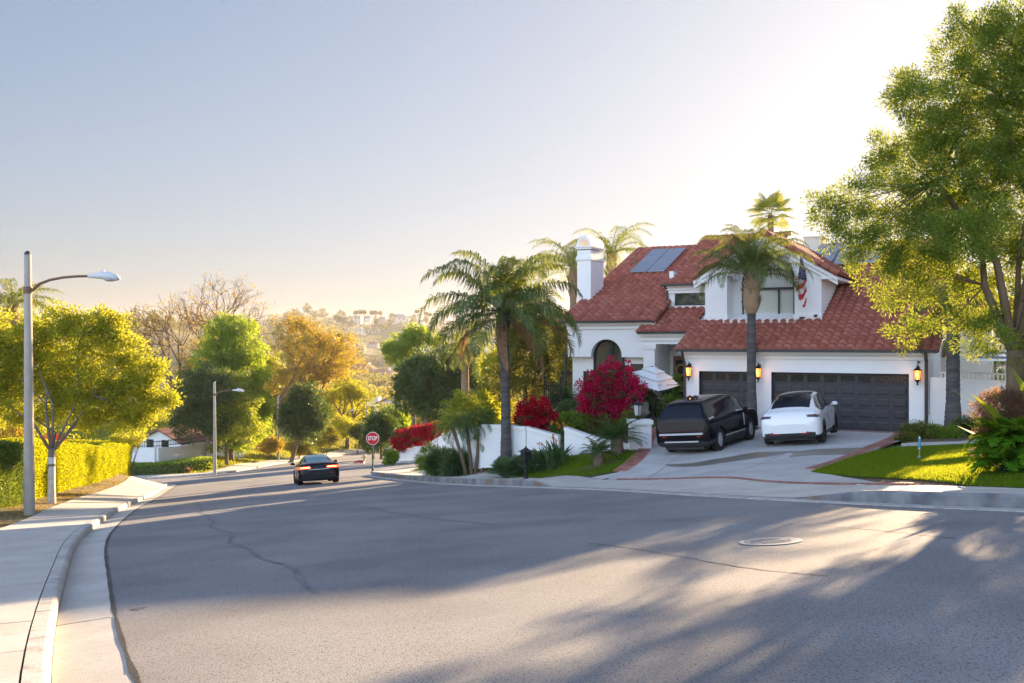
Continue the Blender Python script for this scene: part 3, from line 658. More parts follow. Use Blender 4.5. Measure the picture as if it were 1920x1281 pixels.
# eave trim bands + wall base bands
def trim(mb):
    mb.box(-.05, 9.15, -.12, -.003, 2.80, 2.955); mb.box(-.03, 9.13, -.07, -.003, 2.66, 2.797)
    mb.box(-6.12, -1.95, 1.88, 1.997, 4.02, 4.2); mb.box(-6.1, -1.93, 1.93, 1.997, 3.88, 4.017)
    mb.box(-2.44, -.12, 1.5, 1.63, 3.52, 3.68); mb.box(-2.42, -.1, 1.56, 1.63, 3.36, 3.517)
    mb.box(-2.1, .1, 3.86, 3.997, 5.62, 5.78); mb.box(-2.08, .1, 3.92, 3.997, 5.48, 5.617)
    for a, b in ((8.44, 9.14), (2.82, 3.46), (-.03, .59)): mb.box(a, b, -.05, -.003, -.3, .62); mb.box(a-.0, b+.0, -.03, -.003, .623, .68)
hb('trim', [], M['trimwhite'], extra=trim)
# eave gutters and downspouts
def gut(mb):
    mb.box(-.2, 9.4, -.52, -.40, 2.93, 3.03); mb.box(-6.3, -1.95, 1.62, 1.74, 4.15, 4.24); mb.box(-2.5, -.1, 1.27, 1.38, 3.66, 3.75); mb.box(-2.25, .1, 3.6, 3.72, 5.80, 5.89)
hb('eave_gutter', [], M['gutter'], extra=gut)
def ds(pts, r=.045):
    mb = MB(); mb.tube(pts, r, 6); build(mb, 'downspout', M['gutter'], house)
ds([(.03, -.44, 2.95), (.03, -.3, 2.7), (.03, -.09, 2.45), (.03, -.09, -.2)], .055)
ds([(9.02, -.44, 2.95), (9.02, -.3, 2.75), (9.02, -.1, 2.6), (9.02, -.1, .25), (8.95, -.22, .02), (8.95, -.25, -.2)], .06)
ds([(-6.16, 1.7, 4.15), (-6.16, 1.95, 4.0), (-6.16, 1.95, .2)], .045); ds([(-2.12, 3.68, 5.8), (-2.06, 3.93, 5.65), (-2.06, 3.93, 4.9)], .045)
# garage doors: sections with raised panels and a row of arched lites
def gdoor(s0, s1, ncol, name='garage_door'):
    d0 = .2; mb = MB(); mb.box(s0, s1, d0, d0+.05, -.02, 2.14); h = 2.14/5; wv = (s1-s0)/ncol
    for r_ in range(5):
        mb.box(s0, s1, d0-.012, d0-.001, r_*h+.006, r_*h+h-.012)
        if r_ == 4: continue
        for c_ in range(ncol):
            a, b = s0+c_*wv+.07, s0+(c_+1)*wv-.07; z0_, z1_ = r_*h+.07, r_*h+h-.075
            mb.add([(a, d0-.013, z0_), (b, d0-.013, z0_), (b, d0-.013, z1_), (a, d0-.013, z1_), (a+.045, d0-.032, z0_+.045), (b-.045, d0-.032, z0_+.045), (b-.045, d0-.032, z1_-.045), (a+.045, d0-.032, z1_-.045)],
                   [(4, 5, 6, 7), (0, 1, 5, 4), (1, 2, 6, 5), (2, 3, 7, 6), (3, 0, 4, 7)])
    door = build(mb, name, M['charcoal'], house)
    for c_ in range(ncol):
        a, b = s0+c_*wv+.075, s0+(c_+1)*wv-.075; z0_, z1_ = 4*h+.08, 5*h-.085; g_ = MB()
        g_.quad((a, d0-.015, z0_), (b, d0-.015, z0_), (b, d0-.015, z1_), (a, d0-.015, z1_)); build(g_, 'pane', M['doorglass'], door)
        fr = MB(); 
        for q in ((a-.02, b+.02, z0_-.025, z0_), (a-.02, b+.02, z1_, z1_+.025), (a-.02, a, z0_, z1_), (b, b+.02, z0_, z1_)): fr.box(q[0], q[1], d0-.035, d0-.013, q[2], q[3])
        cx = (a+b)/2; rr = (b-a)/2
        pts = [(cx+rr*math.cos(t), d0-.022, z0_+(z1_-z0_)*.85*math.sin(t)) for t in np.linspace(0, math.pi, 9)]; fr.tube(pts, .009, 4)
        for t in (.25, .5, .75): fr.tube([(cx, d0-.022, z0_), (cx+rr*math.cos(math.pi*t)*.98, d0-.022, z0_+(z1_-z0_)*.85*math.sin(math.pi*t))], .008, 4)
        build(fr, 'pane_frame', M['charcoal'], door)
gdoor(.62, 2.78, 4); gdoor(3.49, 8.41, 8)
hb('door_jamb', [(.6, .623, -.006, .32, -.1, 2.15), (3.47, 3.493, -.006, .32, -.1, 2.15), (8.407, 8.43, -.006, .32, -.1, 2.15), (.6, 2.8, -.008, .3, 2.132, 2.15), (3.47, 8.43, -.008, .3, 2.132, 2.15)], M['charcoal'])
hb('garage_slab', [(0.01, 9.09, -.02, .6, -.5, -.012)], M['drive'])
# left wing: overhanging upper band, inset lower wall with arched window
def arch_pts(cx, z0_, hw_, zs, n=16): return [(cx+hw_*math.cos(t), zs+hw_*math.sin(t)) for t in np.linspace(0, math.pi, n)]
def wall_arch(mb, s0, s1, z0_, z1_, cx, hw_, zs, zb, d0, d1, n=16):
    """wall with an arched hole: left, right, below, above"""
    mb.box(s0, cx-hw_, d0, d1, z0_, z1_); mb.box(cx+hw_, s1, d0, d1, z0_, z1_)
    if zb > z0_: mb.box(cx-hw_, cx+hw_, d0, d1, z0_, zb)
    A = arch_pts(cx, 0, hw_, zs, n)
    for i in range(n-1):
        (xa, za), (xb, zb_) = A[i], A[i+1]; mb.prism([(xb, zb_), (xa, za), (xa, z1_), (xb, z1_)], d0, d1, 'xz')
WC, WH, WS = -4.22, .73, 2.70
def wingwall(mb):
    wall_arch(mb, -6.07, -1.96, 2.66, 3.90, WC, WH, WS, 2.66, 2.0, 2.35)
    mb.box(-6.07, -1.96, 2.0, 2.35, 3.90, 4.2)
    wall_arch(mb, -6.0, -1.96, -1.2, 2.655, WC, WH, WS-.0, .9, 2.36, 2.6) if False else None
    mb.box(-6.0, WC-WH, 2.36, 2.6, -1.2, 3.4); mb.box(WC+WH, -1.96, 2.36, 2.6, -1.2, 3.4); mb.box(WC-WH, WC+WH, 2.36, 2.6, -1.2, 1.0)
    mb.box(-6.07, -5.85, 2.36, 11.5, 2.66, 4.1)
    mb.box(-6.0, -5.8, 2.61, 11.5, -1.5, 2.65)
    mb.prism([(2.0, 4.1), (11.6, 4.1), (11.6, ZA+K_*11.6-.2), (2.0, ZA+K_*2-.2)], -6.06, -5.86, 'yz')
    mb.box(-2.16, -1.96, 2.605, 4.0, -.3, 4.3)
    mb.box(-6.07, WC-WH, 2.0, 2.359, 2.645, 2.66); mb.box(WC+WH, -1.96, 2.0, 2.359, 2.645, 2.66)
hb('wing_wall', [], M['white'], extra=wingwall)
def awin(name, cx, hw_, zs, zb, d, mull=True, blind=False, n=18, hs=()):
    fr = MB(); A = arch_pts(cx, 0, hw_-.04, zs, n); path = [(cx+hw_-.04, d, zb+.04)]+[(x, d, z) for x, z in A]+[(cx-hw_+.04, d, zb+.04), (cx+hw_-.04, d, zb+.04)]
    fr.tube(path, .05, 6); W_ = build(fr, 'window', M['darkframe'], house)
    gl_ = MB(); vs = [(cx, d+.03, zs)]+[(x, d+.03, z) for x, z in A]+[(cx-hw_+.04, d+.03, zb+.02), (cx+hw_-.04, d+.03, zb+.02)]; k = len(vs)
    gl_.add(vs, [(0, i, i+1) for i in range(1, k-1)]+[(0, k-1, 1)]); build(gl_, 'pane', M['glass'], W_)
    ba = MB()
    for (x0, x1, z0_, z1_) in hs: ba.box(x0, x1, d-.04, d+.02, z0_, z1_)
    if hs: build(ba, 'glazing_bar', M['darkframe'], W_)
    return W_
awin('window', WC, WH, WS, 1.0, 2.30, hs=[(WC-.70, WC+.70, 1.72, 1.80), (WC+.18, WC+.22, 1.0, 3.35)])
# warm reflecting curtain is only what the glass mirrors; interior kept dark
hb('interior', [(-5.7, -2.2, 2.62, 4.2, .2, 3.4)], M['plastic'])
def flatwin(s0, s1, z0_, z1_, d, mull=(), blind=False, dp=.05):
    fr = MB(); t = .06
    for q in ((s0, s1, z0_, z0_+t), (s0, s1, z1_-t, z1_), (s0, s0+t, z0_+t, z1_-t), (s1-t, s1, z0_+t, z1_-t)): fr.box(q[0], q[1], d-dp, d, q[2], q[3])
    for m_ in mull: fr.box(m_-.03, m_+.03, d-dp, d, z0_+t, z1_-t)
    W_ = build(fr, 'window', M['darkframe'], house); gl_ = MB(); gl_.quad((s0+t, d-.015, z0_+t), (s1-t, d-.015, z0_+t), (s1-t, d-.015, z1_-t), (s0+t, d-.015, z1_-t)); build(gl_, 'pane', M['glass'], W_); return W_
flatwin(-5.45, -5.25, 1.1, 2.0, 2.355); flatwin(-3.2, -2.5, 1.2, 2.35, 2.355)
# upper wall with strip window
hb('upper_wall', [(-2.1, -1.74, 4.0, 4.3, 4.3, 6.0), (-.1, .15, 4.0, 4.3, 4.3, 6.0), (-1.74, -.1, 4.0, 4.3, 4.3, 4.93), (-1.74, -.1, 4.0, 4.3, 5.58, 6.0), (-2.1, -1.9, 4.3, 6, 4.5, 6.5), (-2.08, .1, 3.93, 3.997, 4.72, 4.82)], M['white'])
flatwin(-1.74, .1, 4.93, 5.58, 4.04)
# entry: beam, square pillar, porch, door
hb('entry_beam', [(-2.4, 0, 1.63, 2.0, 3.22, 3.7), (-2.4, -1.96, 2.0, 2.36, 3.22, 3.7)], M['white'])
def pil(mb):
    mb.box(-2.36, -1.86, 1.66, 2.16, .0, 3.0); mb.box(-2.42, -1.80, 1.61, 2.22, 3.0, 3.1); mb.box(-2.45, -1.77, 1.58, 2.25, 3.103, 3.218); mb.box(-2.40, -1.82, 1.62, 2.20, .25, .55)
hb('pillar', [], M['trimwhite'], extra=pil)
hb('porch_wall', [(-1.96, -1.82, 4.0, 4.2, 0, 3.9), (-.9, 0, 4.0, 4.2, 0, 3.9), (-1.82, -.9, 4.0, 4.2, 2.68, 3.9), (-1.95, .0, 2.0, 4.0, 3.3, 3.36)], M['white'])
hb('porch_floor', [(-2.6, -.01, .9, 4.3, -.8, .28), (-2.2, -.01, .4, .9, -.8, .12)], M['brick'])
dr = hb('front_door', [(-1.82, -.9, 4.05, 4.12, .28, 2.68)], M['wood']); hb('pane', [(-1.70, -1.02, 4.02, 4.045, .9, 2.5)], M['doorglass'], parent=dr); hb('handle', [(-1.0, -.96, 3.97, 4.03, 1.2, 1.5)], M['steel'], parent=dr)
for zc, rr in ((2.05, .24), (1.3, .17)):
    mb = MB(); mb.tube([(-1.42+rr*math.cos(t), 3.98, zc+rr*math.sin(t)) for t in np.linspace(0, 2*math.pi, 20)], .055, 6)
    o = build(mb, 'wreath', M['wreath']); o.location = P0; o.rotation_euler = (0, 0, -TH); tag(o, 'upper round dried wreath on the dark front door' if rr > .2 else 'lower smaller dried wreath on the dark front door', 'wreath', 'dried wreaths on the front door')
# dormer with piers, recessed arched window, gable
DZ0, GZ = 3.2, 6.25
DL, DR, DM = .1, 4.89, 2.58
rise = .60
def dorm(mb):
    mb.box(DL, 1.04, 2.5, 3.4, 3.4, 6.1); mb.box(3.83, DR, 2.5, 3.4, 3.4, 6.1)
    mb.box(DL-.03, 1.07, 2.45, 2.498, 4.15, 4.42); mb.box(3.80, DR+.03, 2.45, 2.498, 4.15, 4.42)
    n = 16; A = [(DM+1.27*math.cos(t), 5.95+1.15*math.sin(t)) for t in np.linspace(0, math.pi, n)]
    def zg(x): return GZ+rise*(2.6-abs(x-DM))
    for i in range(n-1):
        (xa, za), (xb, zb_) = A[i], A[i+1]
        mb.prism([(xb, zb_), (xa, za), (xa, zg(xa)-.02), (xb, zg(xb)-.02)], 2.5, 3.4, 'xz')
    mb.prism([(DL, 6.1), (DM-1.27, 6.1), (DM-1.27, zg(DM-1.27)-.02), (DL, zg(DL)-.02)], 2.5, 3.4, 'xz'); mb.prism([(DM+1.27, 6.1), (DR, 6.1), (DR, zg(DR)-.02), (DM+1.27, zg(DM+1.27)-.02)], 2.5, 3.4, 'xz')
    mb.prism([(3.4, 3.5), (8.5, 5.5), (8.5, 6.6), (3.4, 6.6)], DR-.2, DR, 'yz'); mb.prism([(3.4, 3.5), (8.5, 5.5), (8.5, 6.6), (3.4, 6.6)], DL, DL+.2, 'yz')
    # wall behind the recess
    wall_arch(mb, 1.04, 3.83, 4.1, 7.2, 2.575, 1.12, 5.75, 4.1, 3.41, 3.6)
hb('dormer_wall', [], M['white'], extra=dorm)
hb('dormer_sill', [(.95, 3.92, 2.2, 3.4, 4.0, 4.24), (-.02, 1.1, 2.35, 2.5, 3.95, 4.14), (3.8, DR+.1, 2.35, 2.5, 3.95, 4.14)], M['trimwhite'])
wd_ = awin('window', 2.575, 1.12, 5.75, 4.26, 3.34, hs=[(1.48, 3.67, 5.5, 5.6), (2.98, 3.05, 4.3, 5.5)])
# white slatted blinds right behind the dormer glass
mb = MB()
for i in range(60):
    z = 4.32+i*.042; hw_ = 1.06 if z < 5.75 else math.sqrt(max(0, 1.06**2-(z-5.75)**2))
    if hw_ > .1: mb.quad((2.575-hw_, 3.40, z), (2.575+hw_, 3.40, z), (2.575+hw_, 3.385, z+.038), (2.575-hw_, 3.385, z+.038))
build(mb, 'blind', M['blind'], wd_)
for o_ in [x for x in wd_.children if x.name.startswith('pane')]: o_.data.materials[0] = mat('clear_glass', (.9, .95, .95), .02, trans=1, ior=1.1, spec=1)
# gable roof planes with tile relief (slope across s)
def gpl(sign):
    kx = rise
    def T(p):   # tile frame: s'->d , d'->distance from eave up slope
        sp, dp, zp = p
        x = DM+sign*(3.0-dp); return (x, sp, zp)
    return T
for sg in (-1, 1):
    tiles('roof_tiles', GZ-.24, [(2.3, 0), (10.5, 0), (10.5, 3.0), (2.3, 3.0)], k=rise, seed=8, T=gpl(sg))
mb = MB()
for sg in (-1, 1): cap(mb, (DM+sg*3.0, 2.3, GZ-.24+.03), (DM, 2.3, GZ-.24+rise*3+.03), .12)
cap(mb, (DM, 2.3, GZ-.24+rise*3+.06), (DM, 10.5, GZ-.24+rise*3+.06), .12)
def rake(mb):
    for sg in (-1, 1):
        for d0_, dz_, th in ((2.33, -.10, .16), (2.40, -.28, .14)):
            pts = [(DM+sg*2.95, GZ-.24+dz_), (DM, GZ-.24+rise*2.95+dz_), (DM, GZ-.24+rise*2.95+dz_-th), (DM+sg*2.95, GZ-.24+dz_-th)]
            mb.prism(pts, d0_, 2.498, 'xz')
        mb.box(min(DM+sg*2.3, DM+sg*2.9), max(DM+sg*2.3, DM+sg*2.9), 2.35, 8, GZ-.42, GZ-.3)
hb('gable_trim', [], M['trimwhite'], extra=rake)
# chimney with barrel top
cs0, cs1, cd0, cd1 = -6.55, -5.86, 4.1, 5.65
def chim(mb):
    mb.box(cs0, cs1, cd0, cd1, 1.5, 7.62)
    mb.box(cs0-.05, cs1+.05, cd0-.05, cd1+.05, 7.15, 7.27); mb.box(cs0-.03, cs1+.03, cd0-.03, cd1+.03, 7.273, 7.33)
    mb.box(cs0-.06, cs1+.06, cd0-.06, cd1+.06, 7.66, 7.74); mb.box(cs0-.10, cs1+.10, cd0-.10, cd1+.10, 7.743, 7.80)
    cx = (cs0+cs1)/2; n = 14; r1, r0 = .37, .26
    for i in range(n):
        a, b = math.pi*i/n, math.pi*(i+1)/n
        mb.prism([(cx+r0*math.cos(a), 7.80+r0*1.45*math.sin(a)), (cx+r1*math.cos(a), 7.80+r1*1.35*math.sin(a)), (cx+r1*math.cos(b), 7.80+r1*1.35*math.sin(b)), (cx+r0*math.cos(b), 7.80+r0*1.45*math.sin(b))], cd0-.02, cd1+.02, 'xz')
hb('chimney', [], M['white'], extra=chim)
# solar panels on the left roof
for r_ in range(2):
    for c_ in range(2):
        s0_, s1_ = -5.22+c_*.92, -5.22+c_*.92+.89; d0_, d1_ = 7.45+r_*1.72, 7.45+r_*1.72+1.68
        mb = MB(); n_ = 4; zt = lambda d: ZA+K_*d+.25
        mb.add([(s0_, d0_, zt(d0_)), (s1_, d0_, zt(d0_)), (s1_, d1_, zt(d1_)), (s0_, d1_, zt(d1_)), (s0_, d0_, zt(d0_)-.05), (s1_, d0_, zt(d0_)-.05), (s1_, d1_, zt(d1_)-.05), (s0_, d1_, zt(d1_)-.05)], [(0, 1, 2, 3), (4, 7, 6, 5), (0, 4, 5, 1), (1, 5, 6, 2), (2, 6, 7, 3), (3, 7, 4, 0)])
        sp = build(mb, 'solar_panel', M['solar'], house)
mb = MB(); mb.tube([(-5.4, 8.6, 7.0), (-5.4, 8.6, 7.6)], .04, 8); build(mb, 'vent_pipe', M['rust'], house)
for s_ in (3.2, 4.3, 5.4):
    mb = MB(); zt = lambda d: ZE+K_*d+.27; mb.add([(s_, 8.6, zt(8.6)), (s_+1, 8.6, zt(8.6)), (s_+1, 11.6, zt(11.6)), (s_, 11.6, zt(11.6)), (s_, 8.6, zt(8.6)-.05), (s_+1, 8.6, zt(8.6)-.05), (s_+1, 11.6, zt(11.6)-.05), (s_, 11.6, zt(11.6)-.05)], [(0, 1, 2, 3), (4, 7, 6, 5), (0, 4, 5, 1), (1, 5, 6, 2), (2, 6, 7, 3), (3, 7, 4, 0)]); build(mb, 'solar_panel', M['solar'], house)
# rear utility block seen over the ridge
hb('roof_block', [(2.4, 3.3, 11.5, 12.6, 6.3, 8.45), (2.35, 3.35, 11.45, 12.65, 8.45, 8.52)], M['cream'])
hb('upper_wall', [(1.75, 1.95, 9.2, 10.2, 6.5, 8.2)], M['white'])
hb('rear_wall', [(-6, 9.1, 12.2, 12.4, -1, 7.6)], M['white'])
# wall lanterns
def lantern(s, z, first=None):
    mb = MB(); d = -.24
    mb.box(s-.05, s+.05, -.04, 0, z-.1, z+.32); mb.tube([(s, -.03, z+.2), (s, -.14, z+.40), (s, d, z+.34), (s, d, z+.26)], .016, 6)
    mb.lathe([(.0, .34), (.03, .30), (.05, .27), (.13, .20), (.15, .17), (.11, .165)], (s, d, z), 8); mb.lathe([(.11, -.16), (.09, -.19), (.05, -.24), (.02, -.30), (.035, -.34), (0, -.38)], (s, d, z), 8)
    for k in range(6):
        t = 2*math.pi*k/6; mb.tube([(s+.125*math.cos(t), d+.125*math.sin(t), z+.17), (s+.095*math.cos(t), d+.095*math.sin(t), z-.16)], .010, 4)
    mb.box(s-.02, s+.02, d, 0, z-.2, z-.17)
    lt = build(mb, 'wall_lantern', M['blackmetal'], house)
    gb = MB(); gb.lathe([(.0, .165), (.118, .165), (.088, -.16), (0, -.16)], (s, d, z), 6); build(gb, 'lamp_glass', M['lampglow'], lt)
    L_ = bpy.data.lights.new('lantern_light', 'POINT'); L_.energy = 2.0; L_.color = (1, .45, .15); L_.shadow_soft_size = .1
    lo = bpy.data.objects.new('lantern_light', L_); COL.objects.link(lo); lo.parent = lt; lo.location = (s, d-.16, z)
for s_ in (.24, 3.02, 8.74): lantern(s_, 2.12)
hb('security_camera', [(4.05, 4.25, 2.35, 2.45, 4.27, 4.33), (4.62, 4.74, 2.38, 2.46, 4.32, 4.42)], M['plastic']); hb('floodlight', [(8.72, 8.80, -.1, 0, 2.55, 2.62)], M['plastic'])
# flag
fg = thing('flag', hw(4.35, 2.4, 5.7), 'stars and stripes flag hanging from a slanted pole on the dormer', 'flag')
mb = MB(); pt = ray(1503, 477, 39.0); pm = hw(4.42, 2.5, 5.55); mb.tube([pm, pt], .016, 6); mb.lathe([(0, .06), (.03, .03), (0, 0)], pt, 8)
O = fg.location
def loc(mb_, o): mb_.v = [tuple(Vector(v)-Vector(o)) for v in mb_.v]; return mb_
build(loc(mb, O), 'pole', M['trimwhite'], fg)
mb = MB(); nu, nv_ = 20, 44
def fp(u_, v_):
    top = pt.lerp(pm, .05); x0 = 1500.5-11*(v_**1.3) if v_ < .75 else 1492.8+(v_-.75)*26
    x1 = 1503.5+9*min(1, v_*2.2)
    px_ = x0+(x1-x0)*u_; y = 480+102*v_-(1-u_)*0+(-14*(u_) if v_ > .0 else 0)*v_*1.0
    y = 480+v_*(98-22*abs(u_-.62)**1.0)
    p = ray(px_, y, 39.05+.05*math.sin(u_*9+v_*3)+.12*v_); return p
Vv = [fp(i/nu, j/nv_) for j in range(nv_+1) for i in range(nu+1)]; ff = []; mm = []
for j in range(nv_):
    for i in range(nu):
        a = j*(nu+1)+i; ff.append((a, a+1, a+nu+2, a+nu+1)); v_ = (j+.5)/nv_; u_ = (i+.5)/nu
        if v_ < .47: mm.append(0)
        else: mm.append(1+int(math.floor((v_*7.4+u_*1.7)*1.25)) % 2)
mb.v = [tuple(p-O) for p in Vv]; mb.f = ff; mb.m = mm; mb.a = [.5]*len(ff)
cl = build(mb, 'cloth', [M['navy'], M['flagred'], M['flagwhite']], fg, smooth=True)
mb = MB(); 
for j in range(9):
    for i in range(4):
        u_ = .18+.2*i+(j % 2)*.08; v_ = .05+j*.046
        if u_ > .95: continue
        c0 = fp(u_, v_)-Vector((0, .03, 0)); r_ = .018
        mb.add([c0+Vector((r_*(1 if k % 2 == 0 else .45)*math.sin(k*math.pi/5), 0, r_*(1 if k % 2 == 0 else .45)*math.cos(k*math.pi/5))) for k in range(10)], [tuple(range(10))])
build(loc(mb, O), 'star', M['flagwhite'], fg)

# ------------------------------------------------------------------ garden walls
def gwallp(name, pts, label, h0=None, th=.28, m='white', cap_=True, cat='wall', group=None):
    """pts: (x, y, ztop, zbottom)"""
    pts = [(Vector((p[0], p[1])), p[2], p[3]) for p in pts]; mb = MB(); cb = MB()
    for (a, za, ba), (b, zb, bb) in zip(pts[:-1], pts[1:]):
        t = (b-a).normalized(); n = Vector((-t.y, t.x))*th/2
        for mbx, e, z0a, z0b, z1a, z1b in ((mb, 0, ba, bb, za, zb), (cb, .04, za-.10, zb-.10, za+.03, zb+.03)):
            n2 = n*(1+e/(th/2)); A0, A1, B0, B1 = a-n2-t*e*.2, a+n2-t*e*.2, b-n2+t*e*.2, b+n2+t*e*.2
            mbx.add([(*A0, z0a), (*A1, z0a), (*B1, z0b), (*B0, z0b), (*A0, z1a), (*A1, z1a), (*B1, z1b), (*B0, z1b)], [(0, 3, 2, 1), (4, 5, 6, 7), (0, 1, 5, 4), (1, 2, 6, 5), (2, 3, 7, 6), (3, 0, 4, 7)])
    base = (pts[0][0].x, pts[0][0].y, pts[0][2]); t_ = thing(name, base, label, cat, group)
    build(loc(mb, base), 'wall_body', M[m], t_)
    if cap_: build(loc(cb, base), 'coping', M['trimwhite'], t_)
    return t_
def wp(px, Y, ytop, ybot=None): p = ray(px, ytop, Y); return (p.x, p.y, p.z, (ray(px, ybot, Y).z if ybot else g(p.x, p.y)-.3)-.1)
gwallp('garden_wall', [wp(905, 38.6, 797, 872), wp(968, 37.6, 799, 870)], 'white stucco garden wall section behind the big palm trunk')
gwallp('garden_wall', [wp(968, 37.7, 800, 868), wp(990, 37.3, 801, 866), wp(1049, 36.9, 818, 866), wp(1049.3, 36.9, 822, 866)], 'white stucco wall section sloping down behind the small bougainvillea tree')
gwallp('garden_wall', [wp(1061, 36.6, 802, 866), wp(1125, 36.0, 824, 860), wp(1196, 35.6, 838, 850)], 'white stucco wall section sloping down towards the cycad and the brick edge')
gwallp('garden_wall', [wp(850, 41, 808, 874), wp(905, 38.7, 800, 874)], 'curved white wall end behind the pygmy date palm')
# pier with coping and lantern
pz = ray(1197, 787, 35.3); pr = thing('gate_pier', (pz.x, pz.y, g(pz.x, pz.y)), 'white stucco pier with coping beside the brick walk', 'pier')
mb = MB(); h_ = pz.z-pr.location.z; mb.box(-.32, .42, -.35, .35, -.3, h_-.14); build(mb, 'pier_body', M['white'], pr); mb = MB(); mb.box(-.38, .48, -.41, .41, h_-.14, h_); build(mb, 'coping', M['trimwhite'], pr)
mb = MB(); pl_ = thing('pier_lantern', ray(1196, 786, 35.2), 'black four sided lantern with frosted glass standing on the white pier', 'lantern')
mb.lathe([(.09, 0), (.10, .03), (.03, .05), (.03, .09), (.07, .11)], (0, 0, 0), 8)
mb.lathe([(0, .72), (.02, .68), (.03, .64), (.15, .56), (.20, .52), (.20, .50), (.13, .50)], (0, 0, 0), 4)
mb.lathe([(.10, .13), (.12, .115), (.07, .10)], (0, 0, 0), 4)
for k in range(4): t = math.pi*k/2; mb.tube([(.11*math.cos(t), .11*math.sin(t), .13), (.165*math.cos(t), .165*math.sin(t), .51)], .011, 4)
build(mb, 'lantern_frame', M['blackmetal'], pl_); mb = MB(); mb.lathe([(0, .13), (.10, .13), (.155, .50), (0, .50)], (0, 0, 0), 4); build(mb, 'lamp_glass', M['lampglass'], pl_)
# corner wall across the side street
gwallp('street_wall', [wp(740, 81, 843, 866), wp(772, 80.2, 842, 862), wp(779, 80, 838, 862), wp(806, 79.4, 836, 858), wp(814, 79.2, 826, 856), wp(830, 78.8, 817, 852)], 'white stucco wall rising in a curve below the crimson bougainvillea hedge')
gwallp('street_wall', [wp(830.5, 78.7, 813, 852), wp(845, 78.3, 812, 850)], 'tall white wall block at the end of the crimson bougainvillea hedge')
# iron gate behind the small bougainvillea
ig = thing('iron_gate', ray(1022, 770, 43), 'black wrought iron garden gate left of the house', 'gate')
mb = MB(); O = ig.location
for i in range(9):
    p = ray(1021+i*3.6, 720+(-4*math.sin(i/8*math.pi)), 43+.05*i); q = ray(1021+i*3.6, 756, 43+.05*i); mb.tube([p-O, q-O], .014, 4)
for y in (723, 752): mb.tube([ray(1021, y, 43)-O, ray(1051, y, 43.4)-O], .02, 4)
build(mb, 'gate_bars', M['iron'], ig)
for x0 in (1020.5, 1051.5):
    mb = MB(); mb.tube([ray(x0, 712, 43)-O, ray(x0, 765, 43)-O], .045, 6); mb.lathe([(.0, .16), (.06, .1), (.06, .04), (0, 0)], ray(x0, 712, 43)-O, 8); build(mb, 'post', M['iron'], ig)
fn = thing('iron_fence', ray(1062, 760, 46), 'black iron fence at the left corner of the house behind the shrubs', 'fence'); O = fn.location; mb = MB()
for i in range(14): mb.tube([ray(1052+i*2.2, 694, 46)-O, ray(1052+i*2.2, 762, 46)-O], .013, 4)
for y in (699, 756): mb.tube([ray(1051, y, 46)-O, ray(1083, y, 46)-O], .02, 4)
build(mb, 'fence_bars', M['iron'], fn)
# ------------------------------------------------------------------ right side: low wall, rail, neighbour
gwallp('side_wall', [(*hw(9.12, .15)[:2], -3.33+2.05, -4.2), (*hw(10.6, .15)[:2], -3.33+2.0, -4.2), (*hw(12.8, .2)[:2], -3.33+1.9, -4.3)], 'white side wall right of the garage behind the ringed palm trunk', cap_=False)
rl = thing('rail', hw(9.3, .5, 1.9), 'low white balustrade rail on top of the side wall', 'rail'); mb = MB(); O = rl.location
for i in range(26): mb.tube([hw(9.5+i*.13, .18, 2.0)-O, hw(9.5+i*.13, .18, 2.19)-O], .025, 4)
mb.tube([hw(9.45, .18, 2.21)-O, hw(12.8, .18, 2.18)-O], .035, 4); build(mb, 'rail_bars', M['trimwhite'], rl)
ub = thing('meter_box', hw(9.45, .6, 1.9), 'grey electric meter box on the wall right of the garage', 'meter box'); O = ub.location
mb = MB(); mb.box(.0, .45, 0, .2, .1, .85); build(mb, 'box_body', M['cream'], ub).rotation_euler = (0, 0, -TH); mb = MB(); mb.box(.08, .22, -.06, -.002, .15, .6); mb.tube([(.3, -.04, .85), (.3, -.04, 2.0)], .03, 6); mb.lathe([(.0, .0), (.05, .02), (.05, .08), (0, .1)], (.3, -.06, .3), 8); build(mb, 'meter', M['galv'], ub).rotation_euler = (0, 0, -TH)
nb = thing('neighbour_house', hw(9.4, 5.2, 0), 'cream neighbouring house wing with clay tile roof right of the garage', 'house', rz=-TH)
mb = MB(); mb.box(0, 1.55, 0, 6, -.5, 4.3); mb.box(-.6, 6, 12, 17, -.5, 4.15); build(mb, 'wall', M['cream'], nb)
tiles('roof_tiles', 4.1, [(-.1, -.4), (1.6, -.4), (1.6, 5), (-.1, 5)], parent=nb, seed=15); tiles('roof_tiles', -.42, [(-1, 11.5), (6.4, 11.5), (6.4, 14.5), (-1, 14.5)], parent=nb, seed=16)
mb = MB()
for a in (.5, 2.4): mb.box(a, a+.9, 11.93, 11.998, 1.7, 2.9)
build(mb, 'window', M['glass'], nb); mb = MB()
for a in (.5, 2.4):
    for q in ((a-.08, a, 1.62, 2.98), (a+.9, a+.98, 1.62, 2.98), (a, a+.9, 2.9, 2.98), (a, a+.9, 1.62, 1.7), (a+.42, a+.48, 1.7, 2.9)): mb.box(q[0], q[1], 11.9, 11.997, q[2], q[3])
build(mb, 'window_frame', M['trimwhite'], nb)
